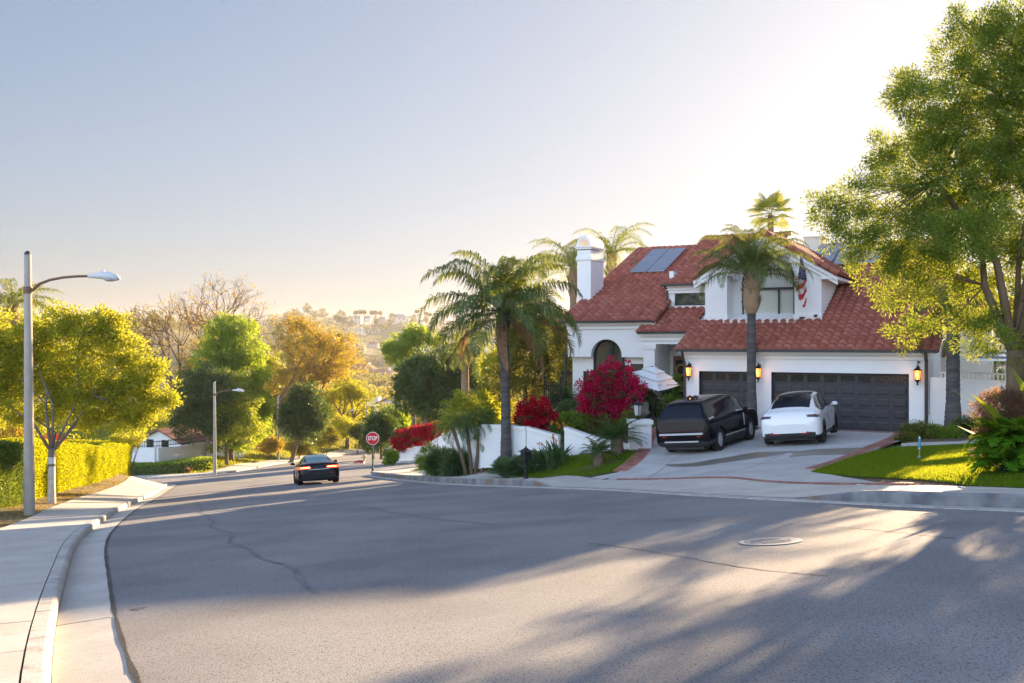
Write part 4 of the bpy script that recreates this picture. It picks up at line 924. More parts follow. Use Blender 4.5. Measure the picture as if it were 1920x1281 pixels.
# small dog-house like tiled box over wall
th_ = thing('tiled_shed', ray(1828, 722, 41), 'little timber shed with tiled top above the side wall', 'shed'); O = th_.location
mb = MB(); mb.box(-.55, .5, -.3, .4, -.6, .28); build(mb, 'wall', M['wood'], th_); mb = MB(); mb.add([(-.75, -.5, .62), (.7, -.5, .28), (.7, .6, .28), (-.75, .6, .62), (-.75, -.5, .55), (.7, -.5, .21), (.7, .6, .21), (-.75, .6, .55)], [(0, 1, 2, 3), (4, 7, 6, 5), (0, 4, 5, 1), (1, 5, 6, 2), (2, 6, 7, 3), (3, 7, 4, 0)]); build(mb, 'roof', M['tile2'], th_)
# striped parasol
sp = thing('striped_parasol', ray(1886, 740, 34), 'purple and white striped parasol beyond the side wall', 'parasol'); mb = MB(); hp = (740-676)/FPX*34
N = 8
for k in range(N):
    for j in range(6):
        t0, t1 = 2*math.pi*k/N, 2*math.pi*(k+1)/N; r0, r1 = 1.5*j/6, 1.5*(j+1)/6; z0_, z1_ = hp+.45*(1-j/6), hp+.45*(1-(j+1)/6)
        mb.add([(r0*math.cos(t0), r0*math.sin(t0), z0_), (r1*math.cos(t0), r1*math.sin(t0), z1_), (r1*math.cos(t1), r1*math.sin(t1), z1_), (r0*math.cos(t1), r0*math.sin(t1), z0_)], [(0, 1, 2, 3)], j % 2)
build(mb, 'canopy', [M['purple'], M['canvas']], sp); mb = MB(); mb.tube([(0, 0, -1), (0, 0, hp+.5)], .035, 8); build(mb, 'pole', M['trimwhite'], sp)
# ------------------------------------------------------------------ white tiered parasol by the entry
uc = ray(1224, 700, 39.6); ug = ray(1224, 783, 39.6); um = thing('parasol', ug, 'white three tiered square parasol by the front entry', 'parasol', rz=R(8))
def tier(mb, r0, r1, z0_, z1_, n=4, sag=.08):
    for k in range(n):
        a0, a1 = 2*math.pi*k/n, 2*math.pi*(k+1)/n
        for i in range(6):
            for j in range(4):
                def P(u_, v_):
                    rr = r0+(r1-r0)*v_; p = Vector((math.cos(a0), math.sin(a0), 0))*(1-u_)+Vector((math.cos(a1), math.sin(a1), 0))*u_
                    return (p.x*rr, p.y*rr, z0_+(z1_-z0_)*v_-sag*math.sin(math.pi*u_)*v_*r1*.5-.03*math.sin(math.pi*v_))
                mb.quad(P(i/6, j/4), P(i/6, (j+1)/4), P((i+1)/6, (j+1)/4), P((i+1)/6, j/4))
zc = uc.z-ug.z; mb = MB(); tier(mb, .02, .50, .30, .14, sag=.04); tier(mb, .34, .88, .16, -.06, sag=.04); tier(mb, .70, 1.22, -.02, -.34, sag=.05)
cn = build(mb, 'canopy', M['canvas'], um, smooth=True); cn.rotation_euler = (R(16), R(7), 0); cn.location = (0, 0, zc)
mb = MB(); mb.tube([(0, 0, .05), (0, 0, zc+.2)], .026, 8); mb.lathe([(0, .04), (.04, .03), (.04, 0)], (0, 0, zc*.48), 8); mb.lathe([(.0, zc+.30), (.10, zc+.27), (.10, zc+.25), (.02, zc+.22)], (0, 0, 0), 10); build(mb, 'pole', M['blackmetal'], um)
mb = MB(); mb.lathe([(.04, .12), (.06, .06), (.26, .04), (.28, 0), (0, -.05)], (0, 0, 0), 16); build(mb, 'base', M['blackmetal'], um)
mb = MB()
for k in range(8): t = math.pi*k/4; mb.tube([(0, 0, zc-.5), (1.2*math.cos(t), 1.2*math.sin(t), zc-.42)], .012, 4)
build(mb, 'ribs', M['blackmetal'], um)
# ------------------------------------------------------------------ street lamps
def street_lamp(base, H, arm, label, grp, yaw=0, r=.16):
    t = thing('street_lamp', base, label, 'street lamp', grp, yaw)
    mb = MB(); mb.tube([(-.03, 0, -.3), (0, 0, .02), (-.02*H/8, 0, H*.5), (-.05*H/8, 0, H)], [r, r*.96, r*.78, r*.6], 12); build(mb, 'pole', M['polecon'], t, smooth=True)
    mb = MB(); mb.tube([(-.05, 0, H-.02), (-.05, 0, H+.06), (-.05, 0, H+.1)], [r*.62, r*.5, .02], 12); build(mb, 'pole_cap', M['blackmetal'], t)
    az = H*.865; mb = MB(); mb.lathe([(r*.74, -.1), (r*.78, -.08), (r*.78, .08), (r*.74, .1)], (-.04, 0, az), 12); mb.box(0.02, r*.9, -.05, .05, az-.04, az+.04)
    pts = [(.1, 0, az), (arm*.16, 0, az+.22*arm*.45), (arm*.34, 0, az+.37*arm*.45), (arm*.56, 0, az+.46*arm*.45), (arm*.8, 0, az+.5*arm*.45), (arm, 0, az+.5*arm*.45)]
    mb.tube(pts, [.05, .045, .04, .038, .036, .035], 8); build(mb, 'arm', M['rust'], t, smooth=True)
    hz = az+.5*arm*.45; mb = MB(); mb.tube([(arm-.08, 0, hz), (arm+.12, 0, hz+.01), (arm+.32, 0, hz+.02), (arm+.5, 0, hz), (arm+.72, 0, hz-.04), (arm+.84, 0, hz-.08)], [.055, .07, .11, .14, .11, .03], 12)
    mb.tube([(arm+.35, 0, hz+.1), (arm+.35, 0, hz+.19)], [.04, .035], 8, 0); h = build(mb, 'lamp_head', M['lamphead'], t, smooth=True)
    mb = MB(); mb.lathe([(.19, 0), (.17, -.05), (.10, -.09), (0, -.1)], (arm+.55, 0, hz-.06), 14); mb.v = [(x, y*.7, z) for x, y, z in mb.v]; build(mb, 'lens', M['lampglass'], h)
    return t
b = gp(55, 974, 20, 40); H1 = 497/FPX*b.y
street_lamp(b, H1, 1.75*b.y/28, 'tall concrete street lamp standing on the left verge nearest the camera', 'street lamps along the left kerb')
b2 = ray(403, 889, 81.5); b2.z = g(b2.x, b2.y)+.1; street_lamp(b2, (889-717)/FPX*b2.y, 1.55, 'street lamp at the far corner in front of the round green trees', 'street lamps along the left kerb', r=.15)
b3 = ray(522, 868, 112); b3.z = g(b3.x, b3.y)+.1; street_lamp(b3, (868-745)/FPX*b3.y, 1.55, 'street lamp on the far verge left of the small round dark tree', 'street lamps along the left kerb', r=.15)
b4 = ray(687, 858, 140); b4.z = g(b4.x, b4.y)+.1; street_lamp(b4, (858-772)/FPX*140, 1.6, 'farthest street lamp rising just left of the stop sign', 'street lamps along the left kerb', yaw=R(195), r=.16)
# ------------------------------------------------------------------ stop sign
sp_ = gp(699, 887.5, 45, 75); ss = thing('stop_sign', sp_, 'red octagonal stop sign on a green post at the street corner', 'stop sign'); q = sp_.y/FPX
mb = MB(); mb.tube([(0, 0, -.1), (0, 0, 80*q)], 1.5*q, 8); build(mb, 'post', M['greenmetal'], ss); mb = MB(); mb.lathe([(4.6*q, 0), (4.4*q, 1.5*q), (2.6*q, 3*q), (2.2*q, 10*q), (1.5*q, 11*q)], (0, 0, 0), 10); build(mb, 'post_base', M['greenmetal'], ss)
def octo(r, y): return [(r/math.cos(math.pi/8)*math.sin(math.pi/8+k*math.pi/4), y, 65.5*q+r/math.cos(math.pi/8)*math.cos(math.pi/8+k*math.pi/4)) for k in range(8)]
def plate(mb, r, y0, y1): mb.add(octo(r, y0)+octo(r, y1), [tuple(range(8)), tuple(range(15, 7, -1))]+[(i, (i+1) % 8, 8+(i+1) % 8, 8+i) for i in range(8)])
mb = MB(); plate(mb, 11.8*q, -.07, -.055); sg = build(mb, 'sign_plate', M['signwhite'], ss); mb = MB(); plate(mb, 11.0*q, -.085, -.072); build(mb, 'red_face', M['signred'], sg)
def text(name, s, size, m, parent, loc_, rot=(R(90), 0, 0), ext=.003, sx=1):
    cu = bpy.data.curves.new(name, 'FONT'); cu.body = s; cu.size = size; cu.extrude = ext; cu.offset = size*.018; cu.align_x = 'CENTER'; cu.align_y = 'CENTER'
    to = bpy.data.objects.new(name+'_t', cu); COL.objects.link(to); bpy.context.view_layer.update()
    me = bpy.data.meshes.new_from_object(to.evaluated_get(bpy.context.evaluated_depsgraph_get())); bpy.data.objects.remove(to)
    me.materials.clear(); me.materials.append(m); o = bpy.data.objects.new(name, me); COL.objects.link(o); o.parent = parent; o.location = loc_; o.rotation_euler = rot; o.scale = (sx, 1, 1); return o
text('lettering', 'STOP', 10.5*q, M['signwhite'], sg, (0, -.092, 65.5*q), sx=.72, ext=.004)
# ------------------------------------------------------------------ mailbox
mp = gp(986, 903, 20, 50); q = mp.y/FPX; ml = thing('mailbox', mp+Vector((0, 0, .03)), 'black cast mailbox on a fluted post by the kerb', 'mailbox', rz=R(38))
mb = MB(); mb.lathe([(10.5*q, 0), (10*q, 1.5*q), (6*q, 4*q), (4*q, 6*q), (2*q, 9*q), (2.6*q, 10*q), (1.9*q, 12*q), (2.6*q, 14*q), (1.9*q, 16*q), (1.8*q, 27*q), (2.8*q, 28.5*q), (1.8*q, 30*q), (2.6*q, 33*q), (4.5*q, 36*q), (4.5*q, 38*q)], (0, 0, 0), 12); build(mb, 'post', M['blackmetal'], ml, smooth=True)
mb = MB(); mb.box(-7.4*q, 7.4*q, -7*q, 7*q, 38*q, 54*q); bx = build(mb, 'box', M['blackmetal'], ml); mb = MB(); mb.box(-5.5*q, 5.5*q, -7.5*q, -7.02*q, 40*q, 47*q); mb.box(-5.5*q, 5.5*q, -7.6*q, -7.02*q, 49*q, 51*q); build(mb, 'door', M['plastic'], bx)
mb = MB(); mb.lathe([(14.2*q, 54*q), (14*q, 55*q), (7*q, 58.5*q), (2*q, 62*q), (1.2*q, 64*q), (0, 66*q)], (0, 0, 0), 4); mb.v = [(x*math.cos(.785)-y*math.sin(.785), x*math.sin(.785)+y*math.cos(.785), z) for x, y, z in mb.v]; build(mb, 'roof', M['blackmetal'], ml)
# utility bollard
up = gp(791, 881, 35, 70); q = up.y/FPX; bo = thing('utility_pedestal', up, 'dark blue utility pedestal with a yellow base at the lawn corner', 'utility box')
mb = MB(); mb.lathe([(4.6*q, -2*q), (4.6*q, 21*q), (5*q, 21.2*q), (5*q, 23.5*q), (3.5*q, 25*q), (0, 25.4*q)], (0, 0, 0), 16); build(mb, 'body', M['bluebox'], bo, smooth=False); mb = MB(); mb.box(-5*q, -.5*q, -5.3*q, -4*q, -1*q, 7*q); mb.box(-4.6*q, .5*q, -5.6*q, -4.65*q, 10*q, 14*q, 1); build(mb, 'label_plate', [M['yellow'], M['bluewhite']], bo)
# hydrant + red cap across the street
hy = ray(682.5, 874, 92); hy.z = g(hy.x, hy.y); q = .05; hd = thing('fire_hydrant', hy, 'tan fire hydrant standing beyond the stop sign', 'hydrant')
mb = MB(); mb.lathe([(.2, 0), (.2, .05), (.13, .08), (.12, .5), (.16, .52), (.15, .6), (.08, .72), (0, .76)], (0, 0, 0), 12); mb.tube([(-.24, 0, .42), (.24, 0, .42)], .06, 8); mb.tube([(0, -.22, .4), (0, 0, .4)], .08, 8); build(mb, 'hydrant_body', M['hydrant'], hd, smooth=True)
rk = ray(673.5, 877, 88); rk.z = g(rk.x, rk.y); mb = MB(); mb.lathe([(.42, .0), (.40, .1), (.3, .2), (.1, .26), (0, .27)], (0, 0, 0), 12); mb.v = [(x*1.2, y*.7, z) for x, y, z in mb.v]; o = build(mb, 'drain_cover', M['tailred'], smooth=True); o.location = rk; tag(o, 'small red rubber cover lying on the far road near the hydrant', 'cover')
# manhole
mp = gp(1445, 1016.5, 5, 20); nv = Vector((-.068, .0995, 1)).normalized(); mh = thing('manhole_cover', mp+Vector((0, 0, .008)), 'round grey iron manhole cover set in the road', 'manhole'); mh.rotation_euler = nv.to_track_quat('Z', 'Y').to_euler()
mb = MB(); mb.lathe([(.385, 0), (.385, .004), (.33, .005), (.33, 0)], (0, 0, 0), 40); build(mb, 'ring', M['curb'], mh); mb = MB(); mb.lathe([(.325, 0), (.32, .004), (0, .004)], (0, 0, 0), 40)
for i in range(-6, 7):
    for j in range(-6, 7):
        if (i*i+j*j) < 32 and abs(j) > 1: mb.box(i*.045-.015, i*.045+.015, j*.045-.015, j*.045+.015, .004, .009)
text('lettering', 'SEWER', .11, M['galv'], mh, (0, 0, .006), (0, 0, 0), .002); build(mb, 'cover_plate', mat('cast_iron', (.19, .19, .21), .6, var=(.28, .27, .27), scale=12), mh)
# taped stake in the lawn
stp = gp(1724, 864, 15, 40); q = stp.y/FPX; st = thing('garden_stake', stp+Vector((0, 0, .05)), 'blue and white taped metal stake standing in the sunlit lawn', 'stake')
mb = MB(); mb.tube([(0, 0, 0), (0, 0, 24*q)], .8*q, 6); mb.lathe([(6*q, 0), (5*q, 2*q), (2*q, 5*q), (.8*q, 7*q)], (0, 0, 0), 7); build(mb, 'rod', M['galv'], st); mb = MB(); mb.lathe([(2*q, 18*q), (2.6*q, 20*q), (2.4*q, 38*q), (1.6*q, 41*q), (0, 42*q)], (0, 0, 0), 8)
for i in range(len(mb.f)): mb.m[i] = (i//3) % 2
build(mb, 'tape_wrap', [M['bluewhite'], M['signwhite']], st)
def rock(name, p, r, label, seed, m='stone'):
    bm = bmesh.new(); bmesh.ops.create_icosphere(bm, subdivisions=3, radius=1)
    for v in bm.verts: k = 1+.35*noise.noise(v.co*1.3+Vector((seed, 0, 0))); v.co = Vector((v.co.x*r[0]*k, v.co.y*r[1]*k, v.co.z*r[2]*k))
    me = bpy.data.meshes.new(name); bm.to_mesh(me); bm.free(); me.materials.append(M[m]); o = bpy.data.objects.new(name, me); COL.objects.link(o); o.location = p; return tag(o, label, 'rock', 'garden stones')
rock('rock', gp(1850, 853, 15, 40)+Vector((0, 0, .08)), (.48, .3, .09), 'flat pale stone at the edge of the sunlit lawn', 1); rock('rock', ray(1206, 768, 40), (.28, .25, .3), 'rough stone urn foot behind the pier lantern', 5)
# low stone by water meter cover in the right pavement
mcp = gp(1640, 912, 10, 30); o = MB(); o.box(-.33, .33, -.2, .2, 0, .012); o = build(o, 'meter_cover', M['curb']); o.location = mcp+Vector((0, 0, .03)); o.rotation_euler = (.1, -.05, R(-66)); tag(o, 'rectangular concrete meter cover set in the right pavement', 'cover')
M['silver'] = mat('silver_trim', (.62, .63, .65), .3, metal=.3)
# ------------------------------------------------------------------ cars
def pchip(x, y, q):
    x = np.asarray(x, float); y = np.asarray(y, float); h = np.diff(x); dl = np.diff(y)/h; d = np.zeros(len(x))
    for i in range(1, len(x)-1):
        if dl[i-1]*dl[i] > 0: w1 = 2*h[i]+h[i-1]; w2 = h[i]+2*h[i-1]; d[i] = (w1+w2)/(w1/dl[i-1]+w2/dl[i])
    d[0], d[-1] = dl[0], dl[-1]
    q = np.asarray(q, float); k = np.clip(np.searchsorted(x, q)-1, 0, len(x)-2); t = (q-x[k])/h[k]
    return (2*t**3-3*t**2+1)*y[k]+(t**3-2*t**2+t)*h[k]*d[k]+(-2*t**3+3*t**2)*y[k+1]+(t**3-t**2)*h[k]*d[k+1]
def car_surface(st, nx, nu=64, tumble=.5, boxy=.0):
    st = np.array(st, float); xs_ = st[:, 0]
    t = np.linspace(0, 1, nx); u0 = np.arange(len(xs_))/(len(xs_)-1)
    q = np.interp(t, u0, xs_) if False else np.unique(np.concatenate([np.linspace(xs_[0], xs_[-1], nx), np.linspace(xs_[0], xs_[0]+.45, 46), np.linspace(xs_[-1]-.3, xs_[-1], 20)]))
    zb, zs, zt, wb, wt = [pchip(xs_, st[:, i], q) for i in range(1, 6)]
    P = []
    hb_ = zs-zb
    prof = [(0*wb, zb), (.80*wb, zb), (.93*wb, zb+.05), (.985*wb, zb+.14*hb_+.03), (wb, zb+.48*hb_), (.992*wb, zb+.80*hb_), (.955*wb, zs),
            (wt+(.955*wb-wt)*.52, zs+(zt-zs)*.46), (wt+(.955*wb-wt)*.06, zs+(zt-zs)*.86), (.86*wt, zt-(.012)), (.5*wt, zt+.018*np.clip((zt-zs)*4, .3, 1)), (0*wt, zt+.03*np.clip((zt-zs)*4, .3, 1))]
    ku = np.arange(len(prof)); uu = np.linspace(0, len(prof)-1, nu)
    Y = np.array([p[0] for p in prof]); Z = np.array([p[1]+0*q for p in prof])
    V = np.zeros((len(q), nu, 3))
    for i in range(len(q)):
        V[i, :, 0] = q[i]; V[i, :, 1] = pchip(ku, Y[:, i], uu); V[i, :, 2] = pchip(ku, Z[:, i], uu)
    return q, V
def make_car(spec, name, loc_, rz, label, cat, tilt=(0, 0)):
    q, V = car_surface(spec['st'], spec.get('nx', 200))
    root = thing(name, loc_, label, cat); root.rotation_euler = Matrix.Rotation(rz, 3, 'Z').to_euler()
    n = spec.get('normal'); 
    fx = Vector((math.cos(rz), math.sin(rz), 0)); nn = Vector(n) if n else Vector((0, 0, 1)); nn.normalize(); fx = (fx-nn*fx.dot(nn)).normalized(); fy = nn.cross(fx)
    root.rotation_euler = Matrix((fx, fy, nn)).transposed().to_euler()
    nxx, nu = V.shape[:2]
    full = np.concatenate([V[:, ::-1]*np.array([1, -1, 1]), V[:, 1:]], 1); m = full.shape[1]
    VV = full.reshape(-1, 3); F = gridfaces(m, nxx)
    # rear and front caps: fans towards the centre line
    def capf(i):
        ring = np.arange(m)+i*m; return ring
    a, b, c, d_ = [VV[F[:, k]] for k in range(4)]; cen = (a+b+c+d_)/4; nr = np.cross(c-a, d_-b); nr /= np.linalg.norm(nr, axis=1)[:, None]+1e-12
    cls = spec['cls'](cen, nr); parts = {}
    extra_v = []; 
    for key in set(cls):
        if key == 'cut': continue
        f = F[cls == key]; used = np.unique(f); rm = np.full(len(VV), -1); rm[used] = np.arange(len(used))
        o = mk(spec['names'][key][0], VV[used], rm[f], spec['names'][key][1], root, smooth=True); parts[key] = o
    body = parts['body']
    # caps closing the shell
    for i, sgn in ((0, 1), (nxx-1, -1)):
        ring = full[i]; cc = ring.mean(0); mbq = MB(); k = len(ring)
        fs = [(j, (j+1) % k, k) for j in range(k)]; mbq.add([tuple(p) for p in ring]+[tuple(cc)], fs); build(mbq, 'end_panel', spec['names']['body'][1], root)
    w = spec['wheel']; r_, wd = w['r'], w['w']
    for xw in w['x']:
        for sg in (-1, 1):
            y = sg*(w['track']); mb = MB(); prof = [(r_*.62, -wd/2), (r_*.93, -wd/2), (r_, -wd/2+.03), (r_, wd/2-.03), (r_*.93, wd/2), (r_*.62, wd/2)]
            mb.lathe(prof, (0, 0, 0), 36, axis='y'); t_ = build(mb, 'wheel', M['tyre'], root, smooth=True); t_.location = (xw, y-sg*wd/2, r_)
            rb = MB(); rr = r_*.70; yo = sg*(wd/2-.025)
            rb.lathe([(rr, -wd*.3), (rr, wd*.45), (rr*.93, wd*.45), (rr*.9, -wd*.3)], (0, 0, 0), 30, axis='y', mi=0)
            N_ = w['spokes']
            for k in range(N_):
                t0 = 2*math.pi*k/N_
                for dt in ((-.17, .17) if w.get('double') else (0,)):
                    ca, sa = math.cos(t0+dt*.55), math.sin(t0+dt*.55); cb, sb = math.cos(t0+dt*1.5), math.sin(t0+dt*1.5); ws = w.get('sw', .035)
                    p0 = Vector((ca*rr*.12, yo*.8, sa*rr*.12)); p1 = Vector((cb*rr*.95, yo*.95, sb*rr*.95)); dn = Vector((-sb, 0, cb))*ws
                    v8 = [p0-dn*.7, p0+dn*.7, p1+dn, p1-dn]; rb.add([tuple(p) for p in v8]+[tuple(p-Vector((0, sg*.05, 0))) for p in v8], [(0, 1, 2, 3), (7, 6, 5, 4), (0, 4, 5, 1), (1, 5, 6, 2), (2, 6, 7, 3), (3, 7, 4, 0)])
            rb.lathe([(rr*.2, yo*.7), (rr*.2, yo), (0, yo*1.02)], (0, 0, 0), 14, axis='y'); rb.lathe([(rr*.95, yo*.1), (0, yo*.1)], (0, 0, 0), 20, axis='y', mi=1)
            build(rb, 'rim', [M[w['mat']], M['plastic']], t_)
    ub_ = MB(); L_ = spec['st'][-1][0]; ub_.box(.25, L_-.25, -w['track']+wd+.03, w['track']-wd-.03, .17, .62); ub_.box(.95+w['x'][0]*0+.45, w['x'][1]-.5, -w['track']+.06, w['track']-.06, .2, .5); build(ub_, 'underbody', M['plastic'], root)
    return root, parts, full, q
def wheelcut(c, xs_, r, ra, hw_): 
    m_ = np.zeros(len(c), bool)
    for x in xs_: m_ |= (((c[:, 0]-x)**2+(c[:, 2]-r)**2) < ra**2) & (np.abs(c[:, 1]) > hw_) & (c[:, 2] < r+ra)
    return m_
def near_surface(full, q, x, yfun=None): pass
# --- white crossover, seen from behind
SW_ = [(0, .42, .62, .70, .60, .50), (.03, .32, .80, .86, .80, .66), (.08, .26, .90, .98, .88, .74), (.18, .24, .95, 1.075, .925, .76), (.30, .24, .97, 1.12, .945, .74), (.42, .24, .98, 1.17, .952, .69), (.7, .24, 1.0, 1.31, .958, .62), (1.05, .24, 1.01, 1.46, .96, .585), (1.5, .24, 1.01, 1.575, .96, .565), (2.1, .24, 1.0, 1.615, .96, .56), (2.7, .24, .99, 1.585, .96, .57), (3.2, .24, .97, 1.42, .96, .60), (3.65, .24, .95, 1.13, .955, .66), (3.8, .24, .94, 1.04, .95, .72), (4.2, .25, .88, .96, .93, .72), (4.55, .27, .74, .82, .86, .68), (4.70, .32, .60, .68, .74, .6), (4.75, .4, .5, .56, .55, .45)]
def clsW(c, n):
    x, y, z = c.T; ay = abs(y); k = np.full(len(c), 'body', dtype=object)
    k[(x > .47) & (x < 1.42) & (ay < .585+.03*(1.4-x)) & (z > 1.16) & (n[:, 2]*np.sign(n[:, 2]) > .5)] = 'rearglass'
    k[(x >= 1.42) & (x < 3.0) & (ay < .54) & (z > 1.4)] = 'roofglass'
    k[(x >= 3.0) & (x < 3.72) & (ay < .58) & (z > 1.08)] = 'windscreen'
    top = np.interp(x, [.75, 1.1, 1.5, 2.1, 2.7, 3.1, 3.55], [1.16, 1.36, 1.485, 1.535, 1.50, 1.36, 1.09])
    k[(ay > .5) & (x > .82) & (x < 3.5) & (z > 1.03+.0*x) & (z < top-.02)] = 'sideglass'
    k[(ay > .5) & (x > 1.98) & (x < 2.04) & (z > 1.03) & (z < top-.02)] = 'trim'
    k[(z < .44) & (x < .5) & (ay < .80)] = 'trim'; k[(z < .34)] = 'trim'
    for xw in (.93, 3.82): k[(((x-xw)**2+(z-.36)**2) < .42**2) & (ay > .6) & (z < .8)] = 'trim'
    k[(x < .16) & (ay > .56-.0) & (ay < .93) & (z > .885+.08*(.93-ay)) & (z < .985+.02*(ay-.56)) ] = 'tail'
    k[(x < .42) & (x >= .16) & (ay > .80) & (z > .88) & (z < .975-.12*(x-.16))] = 'tail'
    k[(x < .09) & (y > .32) & (ay < .60) & (z > .395) & (z < .445)] = 'reflector'; k[(x < .09) & (y < -.32) & (ay < .60) & (z > .395) & (z < .445)] = 'reflector2'; k[(k == 'tail') & (y < 0)] = 'tail2'
    k[wheelcut(c, (.93, 3.82), .36, .385, .6)] = 'cut'
    return k
zrear = ray(1500, 838, 31.6)
ax = R(90)-TH      # heading: away from the camera and right, square to the garage
def ground_n(x, y): e = 1.2; return (-(g(x+e, y)-g(x-e, y))/(2*e), -(g(x, y+e)-g(x, y-e))/(2*e), 1)
wl = gp(1483, 841, 25, 40)
specW = dict(st=SW_, cls=clsW, names={'body': ('body', M['whitepaint']), 'rearglass': ('rear_window', M['carglass']), 'roofglass': ('roof_glass', M['carglass']), 'windscreen': ('windscreen', M['carglass']), 'sideglass': ('side_windows', M['carglass']), 'trim': ('trim', M['plastic']), 'tail': ('tail_light', M['taildark']), 'reflector': ('reflector', M['tailred']), 'reflector2': ('reflector', M['tailred']), 'tail2': ('tail_light', M['taildark'])},
             wheel=dict(r=.355, w=.24, x=(.93, 3.82), track=.955, spokes=5, double=True, sw=.045, mat='rimdark'), normal=ground_n(wl.x, wl.y))
M['tyre_'] = M['tyre']
rootW, pw, _, _ = make_car(specW, 'parked_car', wl+Vector((0, 0, .06)), ax+R(2.5), 'white crossover car parked in front of the double garage door, seen from behind', 'car')
for sg in (-1, 1): mb = MB(); mb.lathe([(.0, .0), (.10, .02), (.11, .08), (.07, .13), (0, .14)], (3.15, sg*1.04, 1.02), 10); mb.box(3.12, 3.2, min(sg*.9, sg*1.02), max(sg*.9, sg*1.02), 1.03, 1.07); build(mb, 'mirror', M['whitepaint'], rootW, smooth=True)
mb = MB(); mb.tube([(.155, -.55, 1.005), (.13, 0, 1.012), (.155, .55, 1.005)], .008, 5); build(mb, 'tailgate_line', M['plastic'], rootW)
mb = MB()
for x_ in (1.98,): 
    for sg in (-1, 1): mb.tube([(x_, sg*.951, 1.0), (x_+.02, sg*.965, .7), (x_+.02, sg*.955, .4)], .005, 4); mb.box(1.55, 1.72, sg*.962-.008, sg*.962+.008, .86, .885); mb.box(2.55, 2.72, sg*.962-.008, sg*.962+.008, .86, .885)
build(mb, 'door_line', M['plastic'], rootW)
# --- black SUV
SU = [(0, .50, .72, .80, .86, .80), (.03, .40, .90, 1.02, .93, .88), (.06, .34, 1.06, 1.22, .965, .87), (.12, .30, 1.11, 1.34, .985, .81), (.21, .28, 1.14, 1.50, .99, .76), (.32, .28, 1.15, 1.66, .995, .70), (.43, .28, 1.15, 1.745, 1.0, .67), (.55, .28, 1.16, 1.78, 1.0, .66), (1.2, .28, 1.17, 1.825, 1.0, .67), (2.2, .28, 1.17, 1.85, 1.0, .68), (2.9, .28, 1.16, 1.81, 1.0, .69), (3.3, .28, 1.15, 1.66, 1.0, .72), (3.8, .28, 1.13, 1.30, .995, .80), (3.95, .28, 1.12, 1.20, .99, .84), (4.5, .28, 1.08, 1.14, .98, .84), (4.85, .30, 1.0, 1.06, .95, .8), (4.97, .34, .88, .96, .9, .76), (5.0, .42, .7, .8, .8, .7)]
def clsU(c, n):
    x, y, z = c.T; ay = abs(y); k = np.full(len(c), 'body', dtype=object)
    k[(x < .42) & (ay < .80-.28*(z-1.2)) & (z > 1.15) & (z < 1.67)] = 'rearglass'
    k[(x > .62) & (x < 3.25) & (ay < .58) & (z > 1.7)] = 'roofglass'
    k[(x >= 3.25) & (x < 3.9) & (ay < .72) & (z > 1.2)] = 'windscreen'
    top = np.interp(x, [.4, .9, 2.9, 3.3, 3.72], [1.60, 1.70, 1.73, 1.59, 1.26])
    k[(ay > .6) & (x > .40) & (x < 3.66) & (z > 1.215) & (z < top)] = 'sideglass'
    k[(ay > .6) & (((x > 1.15) & (x < 1.2)) | ((x > 2.22) & (x < 2.28))) & (z > 1.215) & (z < top)] = 'body'
    k[(z < .46) & (x < .3)] = 'trim'; k[(z < .36)] = 'trim'
    k[(ay > .9) & (z > 1.185) & (z < 1.215) & (x > .3) & (x < 3.7)] = 'chrome'
    k[(ay > .9) & (z > .46) & (z < .485) & (x > 1.5) & (x < 3.4)] = 'chrome'
    k[(x < .05) & (ay < .80) & (z > .70) & (z < .76)] = 'chrome'
    k[(x < .12) & (ay < .62) & (z > .50) & (z < .535)] = 'chrome'
    for xw in (1.05, 4.02): k[(((x-xw)**2+(z-.42)**2) < .47**2) & (ay > .6) & (z < .9)] = 'body'
    for i_, q_ in enumerate(((y > 0) & (z > 1), (y < 0) & (z > 1), (y > 0) & (x > 1) & (z < .6), (y < 0) & (x > 1) & (z < .6))): k[(k == 'chrome') & q_] = 'chrome%d' % i_
    k[k == 'chrome'] = 'body'
    k[wheelcut(c, (1.05, 4.02), .41, .45, .62)] = 'cut'
    return k
sl_ = gp(1296, 855, 25, 40)
specU = dict(st=SU, cls=clsU, nx=220, names={'body': ('body', M['blackpaint']), 'rearglass': ('rear_window', M['carglass']), 'roofglass': ('roof_glass', mat('roof_glass', (.03, .033, .04), .18, spec=.8)), 'windscreen': ('windscreen', M['carglass']), 'sideglass': ('side_windows', M['carglass']), 'trim': ('trim', M['plastic']), **{'chrome%d' % i_: ('chrome_strip', M['silver']) for i_ in range(4)}},
             wheel=dict(r=.405, w=.27, x=(1.05, 4.02), track=.985, spokes=7, double=True, sw=.017, mat='rim'), normal=ground_n(sl_.x+1, sl_.y+1))
print('suv', sl_, 'white', wl)
rootU, pu, _, _ = make_car(specU, 'parked_car', gp(1281, 858, 25, 40)+Vector((0, 0, .06)), R(90)-R(34), 'black boxy luxury off-road car parked at an angle before the single garage door', 'car')
rootU.scale = (.96, .96, .96)
for sg in (-1, 1): mb = MB(); mb.box(3.3, 3.42, min(sg*.99, sg*1.14), max(sg*.99, sg*1.14), 1.15, 1.27); build(mb, 'mirror', M['blackpaint'], rootU)
mb = MB()
for k in range(2): mb.tube([(.95, -.12+.0*k, 1.87), (1.0, -.02, 1.93), (.97, .1, 1.87)], .05, 6) if k == 0 else mb.tube([(1.08, -.25, 1.87), (1.1, -.16, 1.92), (1.08, -.1, 1.87)], .045, 6)
build(mb, 'roof_antenna', M['plastic'], rootU)
